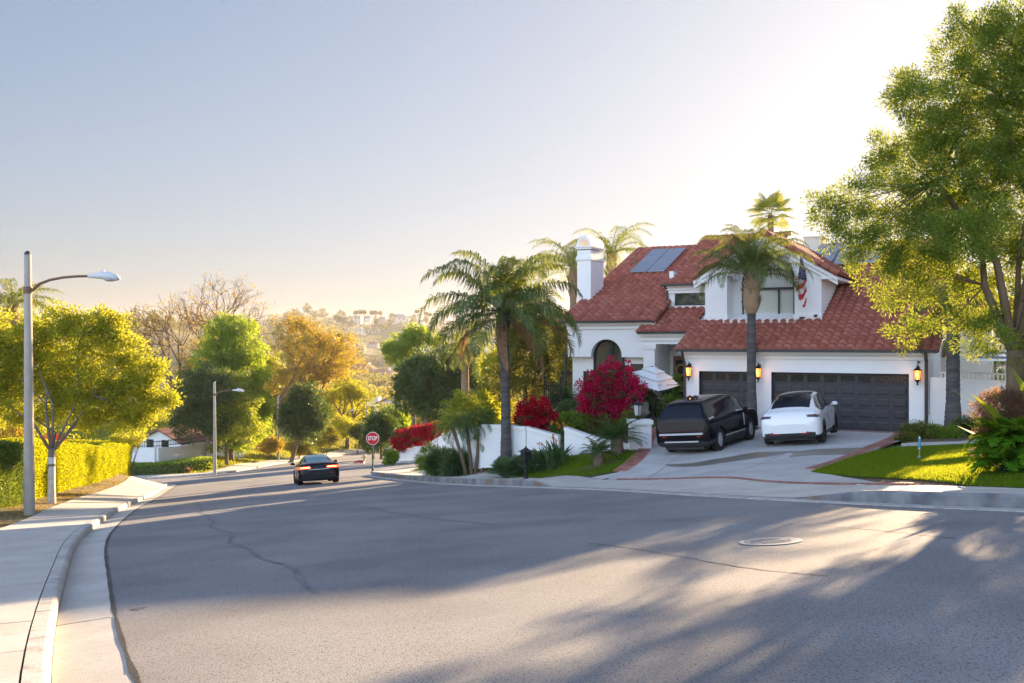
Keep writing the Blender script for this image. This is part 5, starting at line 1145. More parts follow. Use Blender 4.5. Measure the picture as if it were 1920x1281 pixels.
for sg in (-1, 1): mb = MB(); mb.box(3.28, 3.31, sg*1.0-.006, sg*1.0+.006, .62, 1.08); mb.box(3.34, 3.36, sg*1.0-.006, sg*1.0+.006, .66, 1.06); build(mb, 'side_vent', M['silver'], rootU)
mb = MB(); mb.box(-.05, .05, -.80, .80, .70, .76); build(mb, 'chrome_bar', M['silver'], rootU); mb = MB(); mb.box(-.05, .06, -.62, .62, .45, .49); build(mb, 'bumper_strip', M['silver'], rootU)
mb = MB(); mb.box(-.02, .03, -.7, .7, .82, .85); mb.box(-.005, .02, -.72, -.55, .62, .66, 1); mb.box(-.005, .02, .55, .72, .62, .66, 1); build(mb, 'tail_light', [M['taildark'], M['tailred']], rootU)
# --- dark low coupe driving away
SP = [(0, .40, .60, .66, .72, .6), (.04, .28, .78, .84, .88, .76), (.12, .20, .88, .95, .95, .78), (.25, .18, .92, 1.0, .98, .76), (.5, .18, .93, 1.03, .985, .70), (.8, .18, .93, 1.10, .985, .62), (1.3, .18, .92, 1.27, .98, .56), (1.9, .18, .91, 1.37, .975, .54), (2.4, .18, .90, 1.38, .97, .54), (2.9, .18, .89, 1.28, .965, .57), (3.5, .18, .87, 1.0, .96, .66), (3.7, .18, .86, .93, .96, .74), (4.3, .19, .80, .86, .95, .76), (4.75, .22, .66, .72, .88, .7), (4.93, .3, .5, .58, .7, .6), (4.96, .35, .45, .5, .6, .5)]
def clsP(c, n):
    x, y, z = c.T; ay = abs(y); k = np.full(len(c), 'body', dtype=object)
    k[(x > .66) & (x < 1.85) & (ay < .50) & (z > 1.07)] = 'rearglass'
    k[(x >= 2.7) & (x < 3.55) & (ay < .55) & (z > .98)] = 'windscreen'
    top = np.interp(x, [.9, 1.4, 2, 2.5, 3, 3.4], [1.05, 1.22, 1.30, 1.30, 1.2, 1.0])
    k[(ay > .5) & (x > 1.0) & (x < 3.35) & (z > .955) & (z < top)] = 'sideglass'
    k[(x < .16) & (ay > .38) & (z > .74) & (z < .86)] = 'tail'; k[(x < .30) & (x >= .16) & (ay > .8) & (z > .74) & (z < .86)] = 'tail'
    k[(x < .1) & (ay > .40) & (ay < .86) & (z > .785) & (z < .825)] = 'hot'
    k[(k == 'tail') & (y < 0)] = 'tail2'; k[(k == 'hot') & (y < 0)] = 'hot2'; k[(k == 'sideglass') & (y < 0)] = 'sideglass2'
    k[(z < .42) & (x < .4) & (ay < .8)] = 'trim'; k[(z < .27)] = 'trim'
    k[wheelcut(c, (.92, 3.82), .35, .385, .6)] = 'cut'
    return k
dl = gp(599, 908.5, 30, 60)
specP = dict(st=SP, cls=clsP, names={'body': ('body', M['darkpaint']), 'rearglass': ('rear_window', M['paleglass']), 'windscreen': ('windscreen', M['carglass']), 'sideglass': ('side_windows', M['carglass']), 'trim': ('trim', M['plastic']), 'tail': ('tail_light', M['taillit']), 'hot': ('light_bar', M['tailhot']), 'hot2': ('light_bar', M['tailhot']), 'tail2': ('tail_light', M['taillit']), 'sideglass2': ('side_windows', M['carglass'])},
             wheel=dict(r=.35, w=.28, x=(.92, 3.82), track=.985, spokes=5, double=True, sw=.05, mat='rimdark'), normal=ground_n(dl.x, dl.y))
rootP, pp_, _, _ = make_car(specP, 'moving_car', dl+Vector((0, 0, .01)), R(90)+R(15.5), 'dark low coupe with glowing red tail lights driving away down the street', 'car')
for sg in (-1, 1): mb = MB(); mb.lathe([(.0, .0), (.11, .02), (.12, .08), (.07, .13), (0, .14)], (3.0, sg*1.06, .93), 8); mb.box(2.98, 3.05, min(sg*.92, sg*1.04), max(sg*.92, sg*1.04), .93, .97); build(mb, 'mirror', M['darkpaint'], rootP, smooth=True)
mb = MB(); mb.box(-.01, .03, -.5, .5, .70, .715); build(mb, 'chrome_strip', M['chrome'], rootP)
for sg in (-1, 1): mb = MB(); mb.box(.0, .03, min(sg*.5, sg*.78), max(sg*.5, sg*.78), .50, .53); build(mb, 'reflector', M['tailred'], rootP)
# ------------------------------------------------------------------ vegetation helpers
def quads(cen, dr, side, Ln, W, mid=.45):
    n = len(cen); V = np.empty((n, 4, 3)); Ln = np.asarray(Ln).reshape(-1, 1); W = np.asarray(W).reshape(-1, 1)
    V[:, 0] = cen; V[:, 1] = cen+dr*Ln*mid+side*W*.5; V[:, 2] = cen+dr*Ln; V[:, 3] = cen+dr*Ln*mid-side*W*.5; return V.reshape(-1, 3)
def nrm(a): return a/(np.linalg.norm(a, axis=1)[:, None]+1e-9)
def leafy(name, cl, out, per, spread, Ln, W, m, parent, rng, outw=.6, rnd=.8, droop=.1, flat_=.7, sun=None, loc_=None, big=1.0):
    """cl: clump centres, out: outward dirs"""
    n = len(cl); cv = rng.random(n); idx = np.repeat(np.arange(n), per); N = len(idx)
    o = rng.normal(0, 1, (N, 3)); o = nrm(o)*(rng.random((N, 1))**.45); sp_ = spread if np.isscalar(spread) else np.asarray(spread)[idx][:, None]
    of = o*sp_; of[:, 2] *= flat_
    dr = nrm(out[idx]*outw+o*.9+rng.normal(0, rnd, (N, 3))*.6+np.array([0, 0, -droop])); sd_ = nrm(np.cross(dr, rng.normal(0, 1, (N, 3))))
    V = quads(cl[idx]+of, dr, sd_, Ln*rng.uniform(.6, 1.3, N), W*rng.uniform(.7, 1.2, N)); at = np.clip(cv[idx]*.65+rng.random(N)*.35, 0, 1)
    return mk(name, V, np.arange(N*4).reshape(-1, 4), m, parent, attr=at)
def sample_blobs(blobs, n, rng, inner=.5, lump=.35):
    B = np.array(blobs, float); vol = (B[:, 3]*B[:, 4]*B[:, 5])**(.72); k = rng.choice(len(B), n, p=vol/vol.sum())
    d = nrm(rng.normal(0, 1, (n, 3))); 
    lf = np.array([1+lump*noise.noise(Vector(tuple(d_*2.2+k_*7.3))) for d_, k_ in zip(d, k)])
    r = (inner+(1-inner)*rng.random(n)**.6)*lf; return B[k, :3]+d*B[k, 3:]*r[:, None], d, k
def tree(name, base, blobs, label, leaf, bark='bark', trunk=(.25, .16), trunk_h=2.5, lean=(0, 0), n=260, per=60, spread=.45, Ln=.14, W=.05, seed=1, cat='tree', group=None, inner=.4, lump=.6, nl=6, lr=.55, twigs=.35, outw=.6, droop=.1, flat_=.75, multi=1, paint=None, twr=.02):
    """blobs relative to base"""
    rng = np.random.default_rng(seed); t = thing(name, base, label, cat, group)
    cl, out, k = sample_blobs(blobs, n, rng, inner, lump)
    leafy('crown', cl, out, per, spread, Ln, W, L[leaf], t, rng, outw=outw, droop=droop, flat_=flat_)
    mb = MB(); B = np.array(blobs, float)
    fork = Vector((lean[0], lean[1], trunk_h)); cc = Vector(tuple((B[:, :3]).mean(0)))
    for q in range(multi):
        o_ = Vector((rng.uniform(-1, 1)*.35*trunk[0]*(multi > 1)*3, rng.uniform(-1, 1)*.2*(multi > 1), 0))
        pts = [Vector((0, 0, -.4))+o_*.4, Vector((0, 0, .05))+o_*.5, o_*.7+fork*.35+Vector((rng.uniform(-.05, .05), rng.uniform(-.05, .05), 0)), o_+fork*.7, fork+o_*1.2]
        mb.tube(pts, [trunk[0]*1.35, trunk[0]*1.1, trunk[0]*.92, (trunk[0]+trunk[1])/2, trunk[1]], 9)
    order = sorted(range(len(B)), key=lambda i: -B[i, 3]*B[i, 5])[:max(nl, 1)]; ends = []
    for i in order:
        e = Vector(tuple(B[i, :3])); e.z -= B[i, 5]*.15; v = e-fork; mid1 = fork+v*.35+Vector((rng.normal(0, .08), rng.normal(0, .08), .06))*v.length; mid2 = fork+v*.7+Vector((rng.normal(0, .06), rng.normal(0, .06), .08))*v.length
        r0 = trunk[1]*lr*(.6+.4*rng.random()); mb.tube([fork-Vector((0, 0, .15)), mid1, mid2, e], [r0, r0*.7, r0*.45, r0*.22], 7); ends += [mid1, mid2, e]
    E_ = np.array([tuple(e) for e in ends])
    for c_ in cl[rng.random(len(cl)) < twigs]:
        s_ = ends[int(np.argmin(((E_-c_)**2).sum(1)+rng.random(len(E_))*.6))]; e = Vector(tuple(c_)); v = e-s_
        if v.length < .2: continue
        mb.tube([s_, s_+v*.5+Vector((0, 0, rng.normal(.0, .1)*v.length)), e], [twr*1.6, twr, twr*.4], 4, caps=False)
    build(mb, 'trunk', M[bark], t, smooth=True)
    if paint:
        mb = MB(); mb.tube([Vector((0, 0, -.3)), Vector((0, 0, .05)), fork*.35, fork*paint], [trunk[0]*1.38, trunk[0]*1.13, trunk[0]*.96, trunk[0]*.9], 9); build(mb, 'painted_bark', M['barkwhite'], t, smooth=True)
    return t
def bush(name, base, r, label, leaf, n=60, per=60, spread=.2, Ln=.10, W=.04, seed=1, cat='shrub', group=None, inner=.55, stems=6, blobs=None, **kw):
    rng = np.random.default_rng(seed); t = thing(name, base, label, cat, group)
    B = blobs or [(0, 0, r[2]*.9, r[0], r[1], r[2])]
    cl, out, _ = sample_blobs(B, n, rng, inner, .3); cl[:, 2] = np.abs(cl[:, 2]); leafy('foliage', cl, out, per, spread, Ln, W, L[leaf], t, rng, **kw)
    mb = MB()
    for i in range(stems):
        e = Vector(tuple(cl[rng.integers(len(cl))])); mb.tube([(rng.normal(0, .05), rng.normal(0, .05), -.2), e*.5+Vector((0, 0, .05)), e], [.03, .02, .008], 5)
    build(mb, 'stem', M['twig'], t); return t
def frond_arr(rng, az, el, Lf, droop, ll, nl=46, wid=.035, hang=1.0, twist=.5, fold=.35, ex=1.25):
    """feather frond: returns quads (leaflets) and rachis points"""
    t = np.linspace(0, 1, 14); ang = el-droop*t**ex; ds_ = Lf/13; r = np.r_[0, np.cumsum(np.cos(ang[:-1])*ds_)]; z = np.r_[0, np.cumsum(np.sin(ang[:-1])*ds_)]
    hd = np.array([math.cos(az), math.sin(az), 0]); P = hd[None]*r[:, None]+np.array([0, 0, 1])[None]*z[:, None]
    lat = np.array([-math.sin(az), math.cos(az), 0]); P += lat*(rng.normal(0, .06)*Lf*t**2)[:, None]
    tl = np.repeat(np.linspace(.16, .99, nl), 2); sg = np.tile([-1, 1], nl); N = len(tl)
    c = np.stack([np.interp(tl, t, P[:, i]) for i in range(3)], 1); tg = nrm(np.stack([np.interp(tl, t, np.gradient(P[:, i], t)) for i in range(3)], 1))
    up = nrm(np.cross(np.tile(lat, (N, 1)), tg)); up *= np.sign(up[:, 2:]+1e-6)
    ln = ll*np.sin(np.clip(.18+tl*.86, 0, 1)*math.pi)**.6*rng.uniform(.85, 1.1, N)
    d1 = nrm(lat[None]*sg[:, None]*1.0+tg*.55+up*rng.uniform(-.15, fold+.2, (N, 1))+rng.normal(0, .10, (N, 3))); d2 = nrm(d1*.55+np.array([0, 0, -1.0])*hang+tg*.25+rng.normal(0, .08, (N, 3)))
    w_ = nrm(np.cross(d1, up))*wid
    a = c; b = c+d1*(ln*.45)[:, None]; e = b+d2*(ln*.6)[:, None]
    V = np.empty((N, 6, 3)); V[:, 0] = a-w_*.25; V[:, 1] = a+w_*.25; V[:, 2] = b+w_*.5; V[:, 3] = b-w_*.5; V[:, 4] = e+w_*.08; V[:, 5] = e-w_*.08
    F = np.array([[0, 1, 2, 3], [3, 2, 4, 5]]); FF = (np.arange(N)[:, None, None]*6+F[None]).reshape(-1, 4); return V.reshape(-1, 3), FF, P, rng.random(N).repeat(2)
def palm_crown(parent, top, nf, Lf, ll, leaf, rng, el=(1.35, -.5), droop=1.7, wid=.035, nl=46, name='frond', hang=1.0, single=True, azr=None, off=.12, rach=.022, ex=1.25):
    for i in range(nf):
        u_ = (i+.5)/nf; e = el[0]+(el[1]-el[0])*u_**.9+rng.normal(0, .08); az = i*2.39996+rng.normal(0, .15) if azr is None else azr[i % len(azr)]+rng.normal(0, .12)
        V, F, P, at = frond_arr(rng, az, e, Lf*rng.uniform(.88, 1.08), droop*rng.uniform(.85, 1.15), ll, nl, wid, hang, ex=ex)
        o3 = np.array([math.cos(az)*off, math.sin(az)*off, 0])+np.array(tuple(top))
        mb = MB(); mb.tube([tuple(p+o3) for p in P], list(np.linspace(rach, rach*.2, len(P))), 5)
        Vm = np.concatenate([V+o3, np.array(mb.v)]); f2 = [tuple(int(k) for k in f) for f in F]+[tuple(k+len(V) for k in f) for f in mb.f]
        me = bpy.data.meshes.new(name); me.from_pydata(Vm.tolist(), [], f2); me.materials.append(L[leaf]); a = me.attributes.new('v', 'FLOAT', 'FACE'); a.data.foreach_set('value', np.r_[at*.8+.1*rng.random(), np.full(len(mb.f), .9)].astype(np.float32))
        o = bpy.data.objects.new(name, me); COL.objects.link(o); o.parent = parent
def palm(base, H, r, label, leaf='palm', nf=26, Lf=3.2, ll=.6, seed=1, dead=0, boot=True, lean=(0, 0), bark='palmtrunk', grp=None, rings=True, bootm='palmboot', name='palm_tree', boot_len=1.0, br=1.5, **kw):
    rng = np.random.default_rng(seed); t = thing(name, base, label, 'palm tree', grp); top = Vector((lean[0], lean[1], H))
    mb = MB(); n = max(6, int(H/.16)) if rings else 8; pts = []; rad = []
    for i in range(n+1):
        u_ = i/n; p = top*u_; p = Vector((p.x*u_, p.y*u_, p.z)); base_r = r*(1.25-.3*min(1, u_*4)) if u_ < .25 else r*(.95-.15*u_)
        for dz_, kk in (((0, 1.0), (.11, .93)) if rings and i < n else ((0, 1),)):
            pts.append(p+Vector((0, 0, dz_*(H/n)/.16))); rad.append(base_r*kk*rng.uniform(.98, 1.03))
    pts[0] = pts[0]-Vector((0, 0, .4)); mb.tube(pts, rad, 14); build(mb, 'trunk', M[bark], t, smooth=True)
    if boot:
        mb = MB(); bl = boot_len; mb.tube([top-Vector((0, 0, bl)), top-Vector((0, 0, bl*.8)), top-Vector((0, 0, bl*.4)), top-Vector((0, 0, .0)), top+Vector((0, 0, .5))], [r*.9, r*br, r*br*1.05, r*br*.75, r*.45], 14)
        for i in range(46):
            az = rng.uniform(0, 6.283); z = rng.uniform(-bl*.85, .1); rr = r*br*(.95 if z < -.2 else .75); p = top+Vector((math.cos(az)*rr, math.sin(az)*rr, z)); d = Vector((math.cos(az)*.5, math.sin(az)*.5, 1)).normalized(); s_ = d.cross(Vector((0, 0, 1))).normalized(); ln = rng.uniform(.16, .42)
            mb.add([p-s_*.07, p+s_*.07, p+d*ln+s_*.025, p+d*ln-s_*.025, p-s_*.05-Vector((math.cos(az), math.sin(az), 0))*.04, p+s_*.05-Vector((math.cos(az), math.sin(az), 0))*.04], [(0, 1, 2, 3), (4, 5, 2, 3)], 0, rng.random())
        build(mb, 'boot', M[bootm], t)
    palm_crown(t, top+Vector((0, 0, .15)), nf, Lf, ll, leaf, rng, **kw)
    if dead: palm_crown(t, top-Vector((0, 0, .1)), dead, Lf*.85, ll*.5, 'dead', rng, el=(.15, -.5), droop=1.5, hang=1.6, name='dead_frond', off=.2, nl=60, wid=.04)
    return t
def fan_leaf(mb, c, d, r, rng, n=22, w=.9):
    d = d.normalized(); s_ = d.cross(Vector((0, 0, 1)));  s_ = s_.normalized() if s_.length > .1 else Vector((1, 0, 0)); u_ = s_.cross(d)
    for i in range(n):
        a = (i/(n-1)-.5)*math.pi*1.35; dd_ = (d*math.cos(a)+s_*math.sin(a)+u_*.15).normalized(); wv = dd_.cross(u_).normalized()*r*.055; m_ = c+dd_*r*.62; e = c+dd_*r*rng.uniform(.9, 1.05)+Vector((0, 0, -r*.22))
        at = rng.random(); mb.add([c, m_+wv, e, m_-wv], [(0, 1, 2, 3)], 0, at)
def fan_palm(base, H, r, label, nleaf, rl, seed, grp=None, leaf='palmpale', petiole=.9, cat='palm tree', name='fan_palm', el=(1.3, -.5), bark='palmwarm'):
    rng = np.random.default_rng(seed); t = thing(name, base, label, cat, grp); mb = MB()
    if H > .3: mb.tube([(0, 0, -.3), (0, 0, .1), (.02, 0, H*.5), (0, 0, H)], [r*1.2, r, r*.9, r*.8], 10); build(mb, 'trunk', M[bark], t, smooth=True)
    mb = MB()
    for i in range(nleaf):
        az = i*2.4+rng.normal(0, .2); e = el[0]+(el[1]-el[0])*(i+.5)/nleaf; d = Vector((math.cos(az)*math.cos(e), math.sin(az)*math.cos(e), math.sin(e))); p = Vector((0, 0, H))+d*petiole*rng.uniform(.8, 1.1)
        mb.tube([(0, 0, H-.05), p], [.02, .012], 4, a=.6); fan_leaf(mb, p, (d+Vector((0, 0, -.15))), rl*rng.uniform(.85, 1.1), rng)
    build(mb, 'fronds', L[leaf], t, fix=False); return t
def px(pxx, pyy, Y): return ray(pxx, pyy, Y)
def gbase(pxx, Y): x = (pxx-960)/FPX*Y; return Vector((x, Y, g(x, Y)))
def pblobs(base, lst, Y, dy=0):
    """crown lobes given as picture ellipses (cx,cy,rx,ry,depth_radius_m,dy)"""
    k = FPX/Y; out = []
    for e in lst:
        cx, cy, rx, ry = e[:4]; dd_ = e[4] if len(e) > 4 else (rx+ry)/2/k*.9; oy = e[5] if len(e) > 5 else 0
        p = ray(cx, cy, Y+oy)-base; out.append((p.x, p.y, p.z, rx/k, dd_, ry/k))
    return out
# ------------------------------------------------------------------ big tree on the right
bt = gbase(1908, 20.3); Y = 20.3
BL = [(1905, 75, 85, 70, 1.6), (1775, 55, 36, 42, .6), (1800, 130, 62, 55, 1.0), (1880, 170, 100, 80, 1.8), (1722, 185, 58, 42, .8, -.8), (1700, 165, 30, 30, .5), (1800, 240, 95, 70, 1.4), (1920, 280, 95, 90, 2.0), (1660, 300, 62, 50, 1.0, .8), (1750, 330, 90, 60, 1.4), (1860, 350, 90, 70, 1.6), (1600, 370, 60, 50, .6), (1560, 400, 45, 40, .7), (1680, 410, 95, 60, 1.5, 1), (1800, 440, 95, 55, 1.4, -1), (1610, 450, 54, 34, .5), (1700, 490, 74, 38, .7), (1650, 520, 46, 30, .4), (1720, 550, 60, 34, .5), (1820, 530, 60, 30, .9, 1.5), (1920, 470, 70, 80, 1.6, 1.0), (1790, 395, 60, 50, 1.2, 2.2), (1740, 600, 40, 24, .3), (1700, 625, 36, 24, .3), (1605, 490, 38, 26, .3), (1660, 560, 34, 24, .3), (1560, 440, 34, 24, .3), (1990, 650, 80, 60, 1.0), (1975, 700, 60, 55, .9), (2060, 700, 70, 60, 1.0), (2080, 620, 90, 80, 1.4), (2130, 520, 90, 90, 1.5), (1780, 480, 60, 40, 1.0), (1850, 430, 60, 50, 1.2), (1830, 600, 50, 24, .6), (1530, 380, 24, 20, .4), (1750, 260, 50, 50, 1.0), (1840, 60, 40, 50, .8), (1850, 640, 60, 30, .7, -.5), (1900, 600, 50, 45, .8, 1), (2000, 200, 110, 150, 2.5), (2060, 400, 120, 140, 2.5), (2000, 560, 90, 70, 1.8), (1990, 60, 90, 70, 1.6)]
T_ = tree('fern_pine', bt, pblobs(bt, BL, Y), 'huge bright green tree overhanging the right side of the house', 'bigtree', trunk=(.21, .16), trunk_h=2.4, lean=(-.05, 0), n=3300, per=90, spread=.20, Ln=.08, W=.024, seed=11, inner=.1, nl=11, lr=.7, twigs=.05, outw=.9, droop=-.05, flat_=.9, twr=.012)
# ------------------------------------------------------------------ palms
palm(gbase(949, 37.4)+Vector((0, 0, -.05)), (838-560)/FPX*37.4+.5, .21, 'tall dark trunked queen palm with hanging brown fronds in front of the white wall', nf=34, Lf=3.9, ll=.8, seed=2, dead=6, boot=True, boot_len=.5, br=1.02, bootm='palmtrunk', lean=(-.1, 0), droop=2.5, ex=2.1, el=(1.52, -.25), nl=66, wid=.045, hang=1.35)
b = hw(4.2, -1.6); b.z = g(b.x, b.y); b = Vector((ray(1409, 0, 37.9).x, 37.9, b.z-.1)); b.z = -3.5
palm(b, ray(0, 522, 37.9).z-b.z, .205, 'queen palm with grey trunk rising between the two garage doors', nf=38, Lf=2.75, ll=.52, seed=3, boot_len=1.35, br=1.5, droop=2.4, ex=2.2, el=(1.54, .15), nl=60, wid=.024, hang=1.1)
b = gbase(1787, 34.2); palm(b, ray(0, 575, 34.2).z-b.z, .26, 'ringed grey palm trunk standing right of the garage under the big tree', nf=24, Lf=2.4, ll=.5, seed=4, boot_len=.9, br=1.1, droop=1.6, bark='palmtrunk')
b = gbase(1075, 56); palm(b, ray(0, 505, 56).z-b.z, .24, 'slim palm with golden crown behind the chimney on its left', leaf='palmpale', nf=26, Lf=3.4, ll=.7, seed=5, boot_len=1.6, br=1.2, bark='palmwarm', grp='palms behind the house', droop=2.3, el=(1.4, .1), nl=34, rings=False)
b = gbase(1146, 58); palm(b, ray(0, 480, 58).z-b.z, .24, 'slim palm with bright green crown just right of the chimney', leaf='palmpale', nf=20, Lf=3.7, ll=.7, seed=6, boot_len=1.6, br=1.2, bark='palmwarm', grp='palms behind the house', droop=2.2, el=(1.2, .3), nl=34, rings=False)
b = gbase(1445, 54); b.z = -1.0; fan_palm(b, ray(0, 405, 54).z+1.0, .2, 'fan palm crown catching the sun above the house roof', 17, .85, 7, grp='palms behind the house', petiole=.85)
b = gbase(872, 64); palm(b, ray(0, 655, 64).z-b.z, .3, 'palm with drooping crown behind the round dark tree', leaf='palm', nf=22, Lf=2.3, ll=.6, seed=8, boot_len=1.0, br=1.2, bark='palmwarm', droop=2.2, nl=34, rings=False)
b = gbase(905, 80); palm(b, ray(0, 640, 80).z-b.z, .14, 'thin distant palm trunk left of the big queen palm', leaf='palmpale', nf=16, Lf=1.6, ll=.5, seed=9, boot=False, bark='palmwarm', droop=1.6, nl=24, rings=False)
b = gbase(22, 48); palm(b, ray(0, 575, 48).z-b.z, .22, 'feathery palm crown behind the first street lamp', leaf='palmpale', nf=20, Lf=2.5, ll=.6, seed=10, bark='palmwarm', droop=1.5, el=(1.1, 0), nl=34, rings=False)
b = gbase(1815, 41); palm(b, ray(0, 560, 41).z-b.z, .22, 'second palm trunk behind the ringed palm on the right', leaf='palmpale', nf=16, Lf=2.2, ll=.5, seed=12, bark='palmwarm', droop=1.6, nl=30, rings=False)
for i, (x_, yy, Yp) in enumerate([(1890, 600, 60), (1000, 560, 62)]):
    b = gbase(x_, Yp); palm(b, ray(0, yy, Yp).z-b.z, .22, ['palm far behind the neighbouring roof at the right edge', 'pale palm glimpsed between the queen palm and the house'][i], leaf='palmpale', nf=18, Lf=2.4, ll=.55, seed=30+i, bark='palmwarm', droop=1.8, nl=28, rings=False)
# pygmy date palm, several leaning stems
pb = gbase(884, 38.6); t = thing('pygmy_date_palm', pb, 'many stemmed pygmy date palm with soft arching fronds in front of the wall', 'palm tree'); rng = np.random.default_rng(21)
for i, (tx, ty) in enumerate([(848, 800), (874, 792), (900, 790), (915, 815)]):
    e = ray(tx, ty, 38.6+(i-1.5)*.3)-pb; s0 = Vector(((-.12, .02, .1, .3)[i], 0, -.2)); mb = MB(); mb.tube([s0, s0.lerp(e, .5)+Vector((.03, 0, 0)), e], [.085, .07, .075], 9); build(mb, 'stem', M['bark'], t, smooth=True)
    palm_crown(t, e, 20, 1.15, .26, 'sago', rng, el=(1.3, -.5), droop=1.9, wid=.016, nl=30, rach=.010, off=.03, hang=.9)
# cycads
def cycad(base, H, nf, Lf, label, seed, r=.17):
    rng = np.random.default_rng(seed); t = thing('cycad', base, label, 'cycad', 'cycads on the lawn'); mb = MB(); mb.tube([(0, 0, -.2), (0, 0, H*.4), (0, 0, H)], [r*1.1, r*1.15, r*.9], 12)
    for i in range(60):
        az = rng.uniform(0, 6.28); z = rng.uniform(0, H); p = Vector((math.cos(az)*r, math.sin(az)*r, z)); s_ = Vector((-math.sin(az), math.cos(az), 0))*.035; o_ = Vector((math.cos(az), math.sin(az), .6))*.07; mb.add([p-s_, p+s_, p+o_], [(0, 1, 2)], 0, .2)
    build(mb, 'trunk', M['bark'], t); palm_crown(t, Vector((0, 0, H)), nf, Lf, .17, 'sago', rng, el=(1.25, .0), droop=1.1, wid=.017, nl=44, rach=.012, off=.05, hang=.15); return t
cycad(gbase(1157, 34.3), .62, 44, 1.15, 'larger cycad with a broad dark crown near the pier', 3, .2)
cycad(gbase(1122, 32.8), .45, 22, .75, 'smaller cycad with upright fronds on the lawn', 4, .15)
for i, (x_, y_, rr) in enumerate([(1122, 32.8, .45), (1157, 34.3, .5)]):
    p = gbase(x_, y_); q = [(p.x+rr*1.6*math.cos(a)*(1+.15*math.sin(3*a)), p.y+rr*math.sin(a)) for a in np.linspace(0, 6.28, 16)[:-1]]; tag(sheet('garden_bed', q, M['soil'], .075, .3), kind='structure')
# ------------------------------------------------------------------ bougainvilleas
def ball_tree(pxx, pyy, rx, ry, Y, leaf, label, seed, n, base_py=None, trunk_x=None, trunk_r=.05, m2='dark', grp='bougainvilleas', flower=.16):
    base = gbase(trunk_x or pxx, Y); t = thing('bougainvillea', base, label, 'bougainvillea', grp); rng = np.random.default_rng(seed); k = FPX/Y
    c = ray(pxx, pyy, Y)-base; B = [(c.x, 0, c.z, rx/k, rx/k*.85, ry/k), (c.x-rx/k*.25, 0, c.z-ry/k*.35, rx/k*.8, rx/k*.7, ry/k*.75)]
    cl, out, _ = sample_blobs(B, n, rng, .66, .38); leafy('bracts', cl, out, 46, flower, .075, .065, L[leaf], t, rng, outw=1.0, rnd=.7, flat_=.9)
    cl, out, _ = sample_blobs(B, n//2, rng, .45, .15); leafy('foliage', cl*np.array([.95, .95, 1]), out, 40, .18, .08, .05, L[m2], t, rng)
    mb = MB(); e = Vector((c.x, 0, c.z)); mb.tube([(0, 0, -.2), (.02, 0, .3), e*.6, e-Vector((0, 0, ry/k*.3))], [trunk_r*1.3, trunk_r, trunk_r*.9, trunk_r*.7], 7)
    for i in range(26): q = Vector(tuple(cl[rng.integers(len(cl))])); mb.tube([e-Vector((0, 0, ry/k*.4)), (e+q)*.5, q], [.03, .018, .006], 4)
    build(mb, 'trunk', M['twig'], t); return t
ball_tree(1148, 732, 58, 50, 38.6, 'bouga', 'large round magenta bougainvillea tree in front of the arched window', 51, 420, flower=.17)
ball_tree(1002, 778, 37, 30, 38.0, 'bougadeep', 'smaller crimson bougainvillea standard above the sloping white wall', 52, 230, trunk_x=1025, trunk_r=.035, flower=.14)
hb_ = gbase(790, 80.5); bl_ = pblobs(hb_, [(757, 822, 22, 16, 1.0), (785, 815, 30, 20, 1.1), (815, 812, 28, 18, 1.1), (750, 832, 14, 12, .6), (836, 808, 14, 12, .8)], 80.5)
t = thing('bougainvillea', hb_, 'spreading crimson bougainvillea hanging over the low street wall', 'bougainvillea', 'bougainvilleas'); rng = np.random.default_rng(53); cl, out, _ = sample_blobs(bl_, 260, rng, .5, .35); leafy('bracts', cl, out, 50, .3, .15, .12, L['bougadeep'], t, rng); cl, out, _ = sample_blobs(bl_, 60, rng, .3, .2); leafy('foliage', cl, out, 40, .35, .15, .09, L['dark'], t, rng)
mb = MB(); 
for i in range(10): q = Vector(tuple(cl[rng.integers(len(cl))])); mb.tube([(q.x*.7, .5, -.6), q*.8, q], [.05, .03, .01], 4)
build(mb, 'stem', M['twig'], t)
# ------------------------------------------------------------------ garden shrubs left of the drive
GS = 'garden shrubs between the walls and the house'
def sh(pxx, pyy, rx, ry, Y, label, leaf, seed, n=70, per=55, Ln=.11, W=.045, cat='shrub', group=GS, spread=.2, dep=None, **kw):
    base = gbase(pxx, Y); k = FPX/Y; c = ray(pxx, pyy, Y)-base; c.z = max(c.z, ry/k*.5)
    return bush('shrub', base, None, label, leaf, n, per, spread, Ln, W, seed, cat, group, blobs=[(0, 0, c.z, rx/k, dep or rx/k*.8, ry/k), (rx/k*.35, 0, c.z*.7, rx/k*.6, rx/k*.5, ry/k*.8), (-rx/k*.4, 0, c.z*.7, rx/k*.55, rx/k*.5, ry/k*.75)], **kw)
sh(1085, 765, 42, 26, 41.5, 'dark leafy shrub left of the round magenta bougainvillea', 'dark', 61, 110); sh(1130, 795, 48, 20, 38.2, 'reddish green shrub mass under the magenta bougainvillea', 'darkwarm', 62, 110)
sh(1070, 795, 40, 20, 38.4, 'mixed green shrub behind the sloping wall', 'green', 63, 90); sh(1222, 766, 16, 16, 40.2, 'small clipped dark shrub beside the parasol base', 'dark', 64, 40); sh(1050, 745, 24, 22, 44, 'dark shrub beside the iron gate', 'dark', 65, 70)
sh(1180, 785, 14, 14, 36.6, 'tufty shrub behind the white pier', 'darkwarm', 66, 30); sh(1100, 735, 26, 26, 45, 'shrub against the left wall of the house', 'darkwarm', 67, 60)
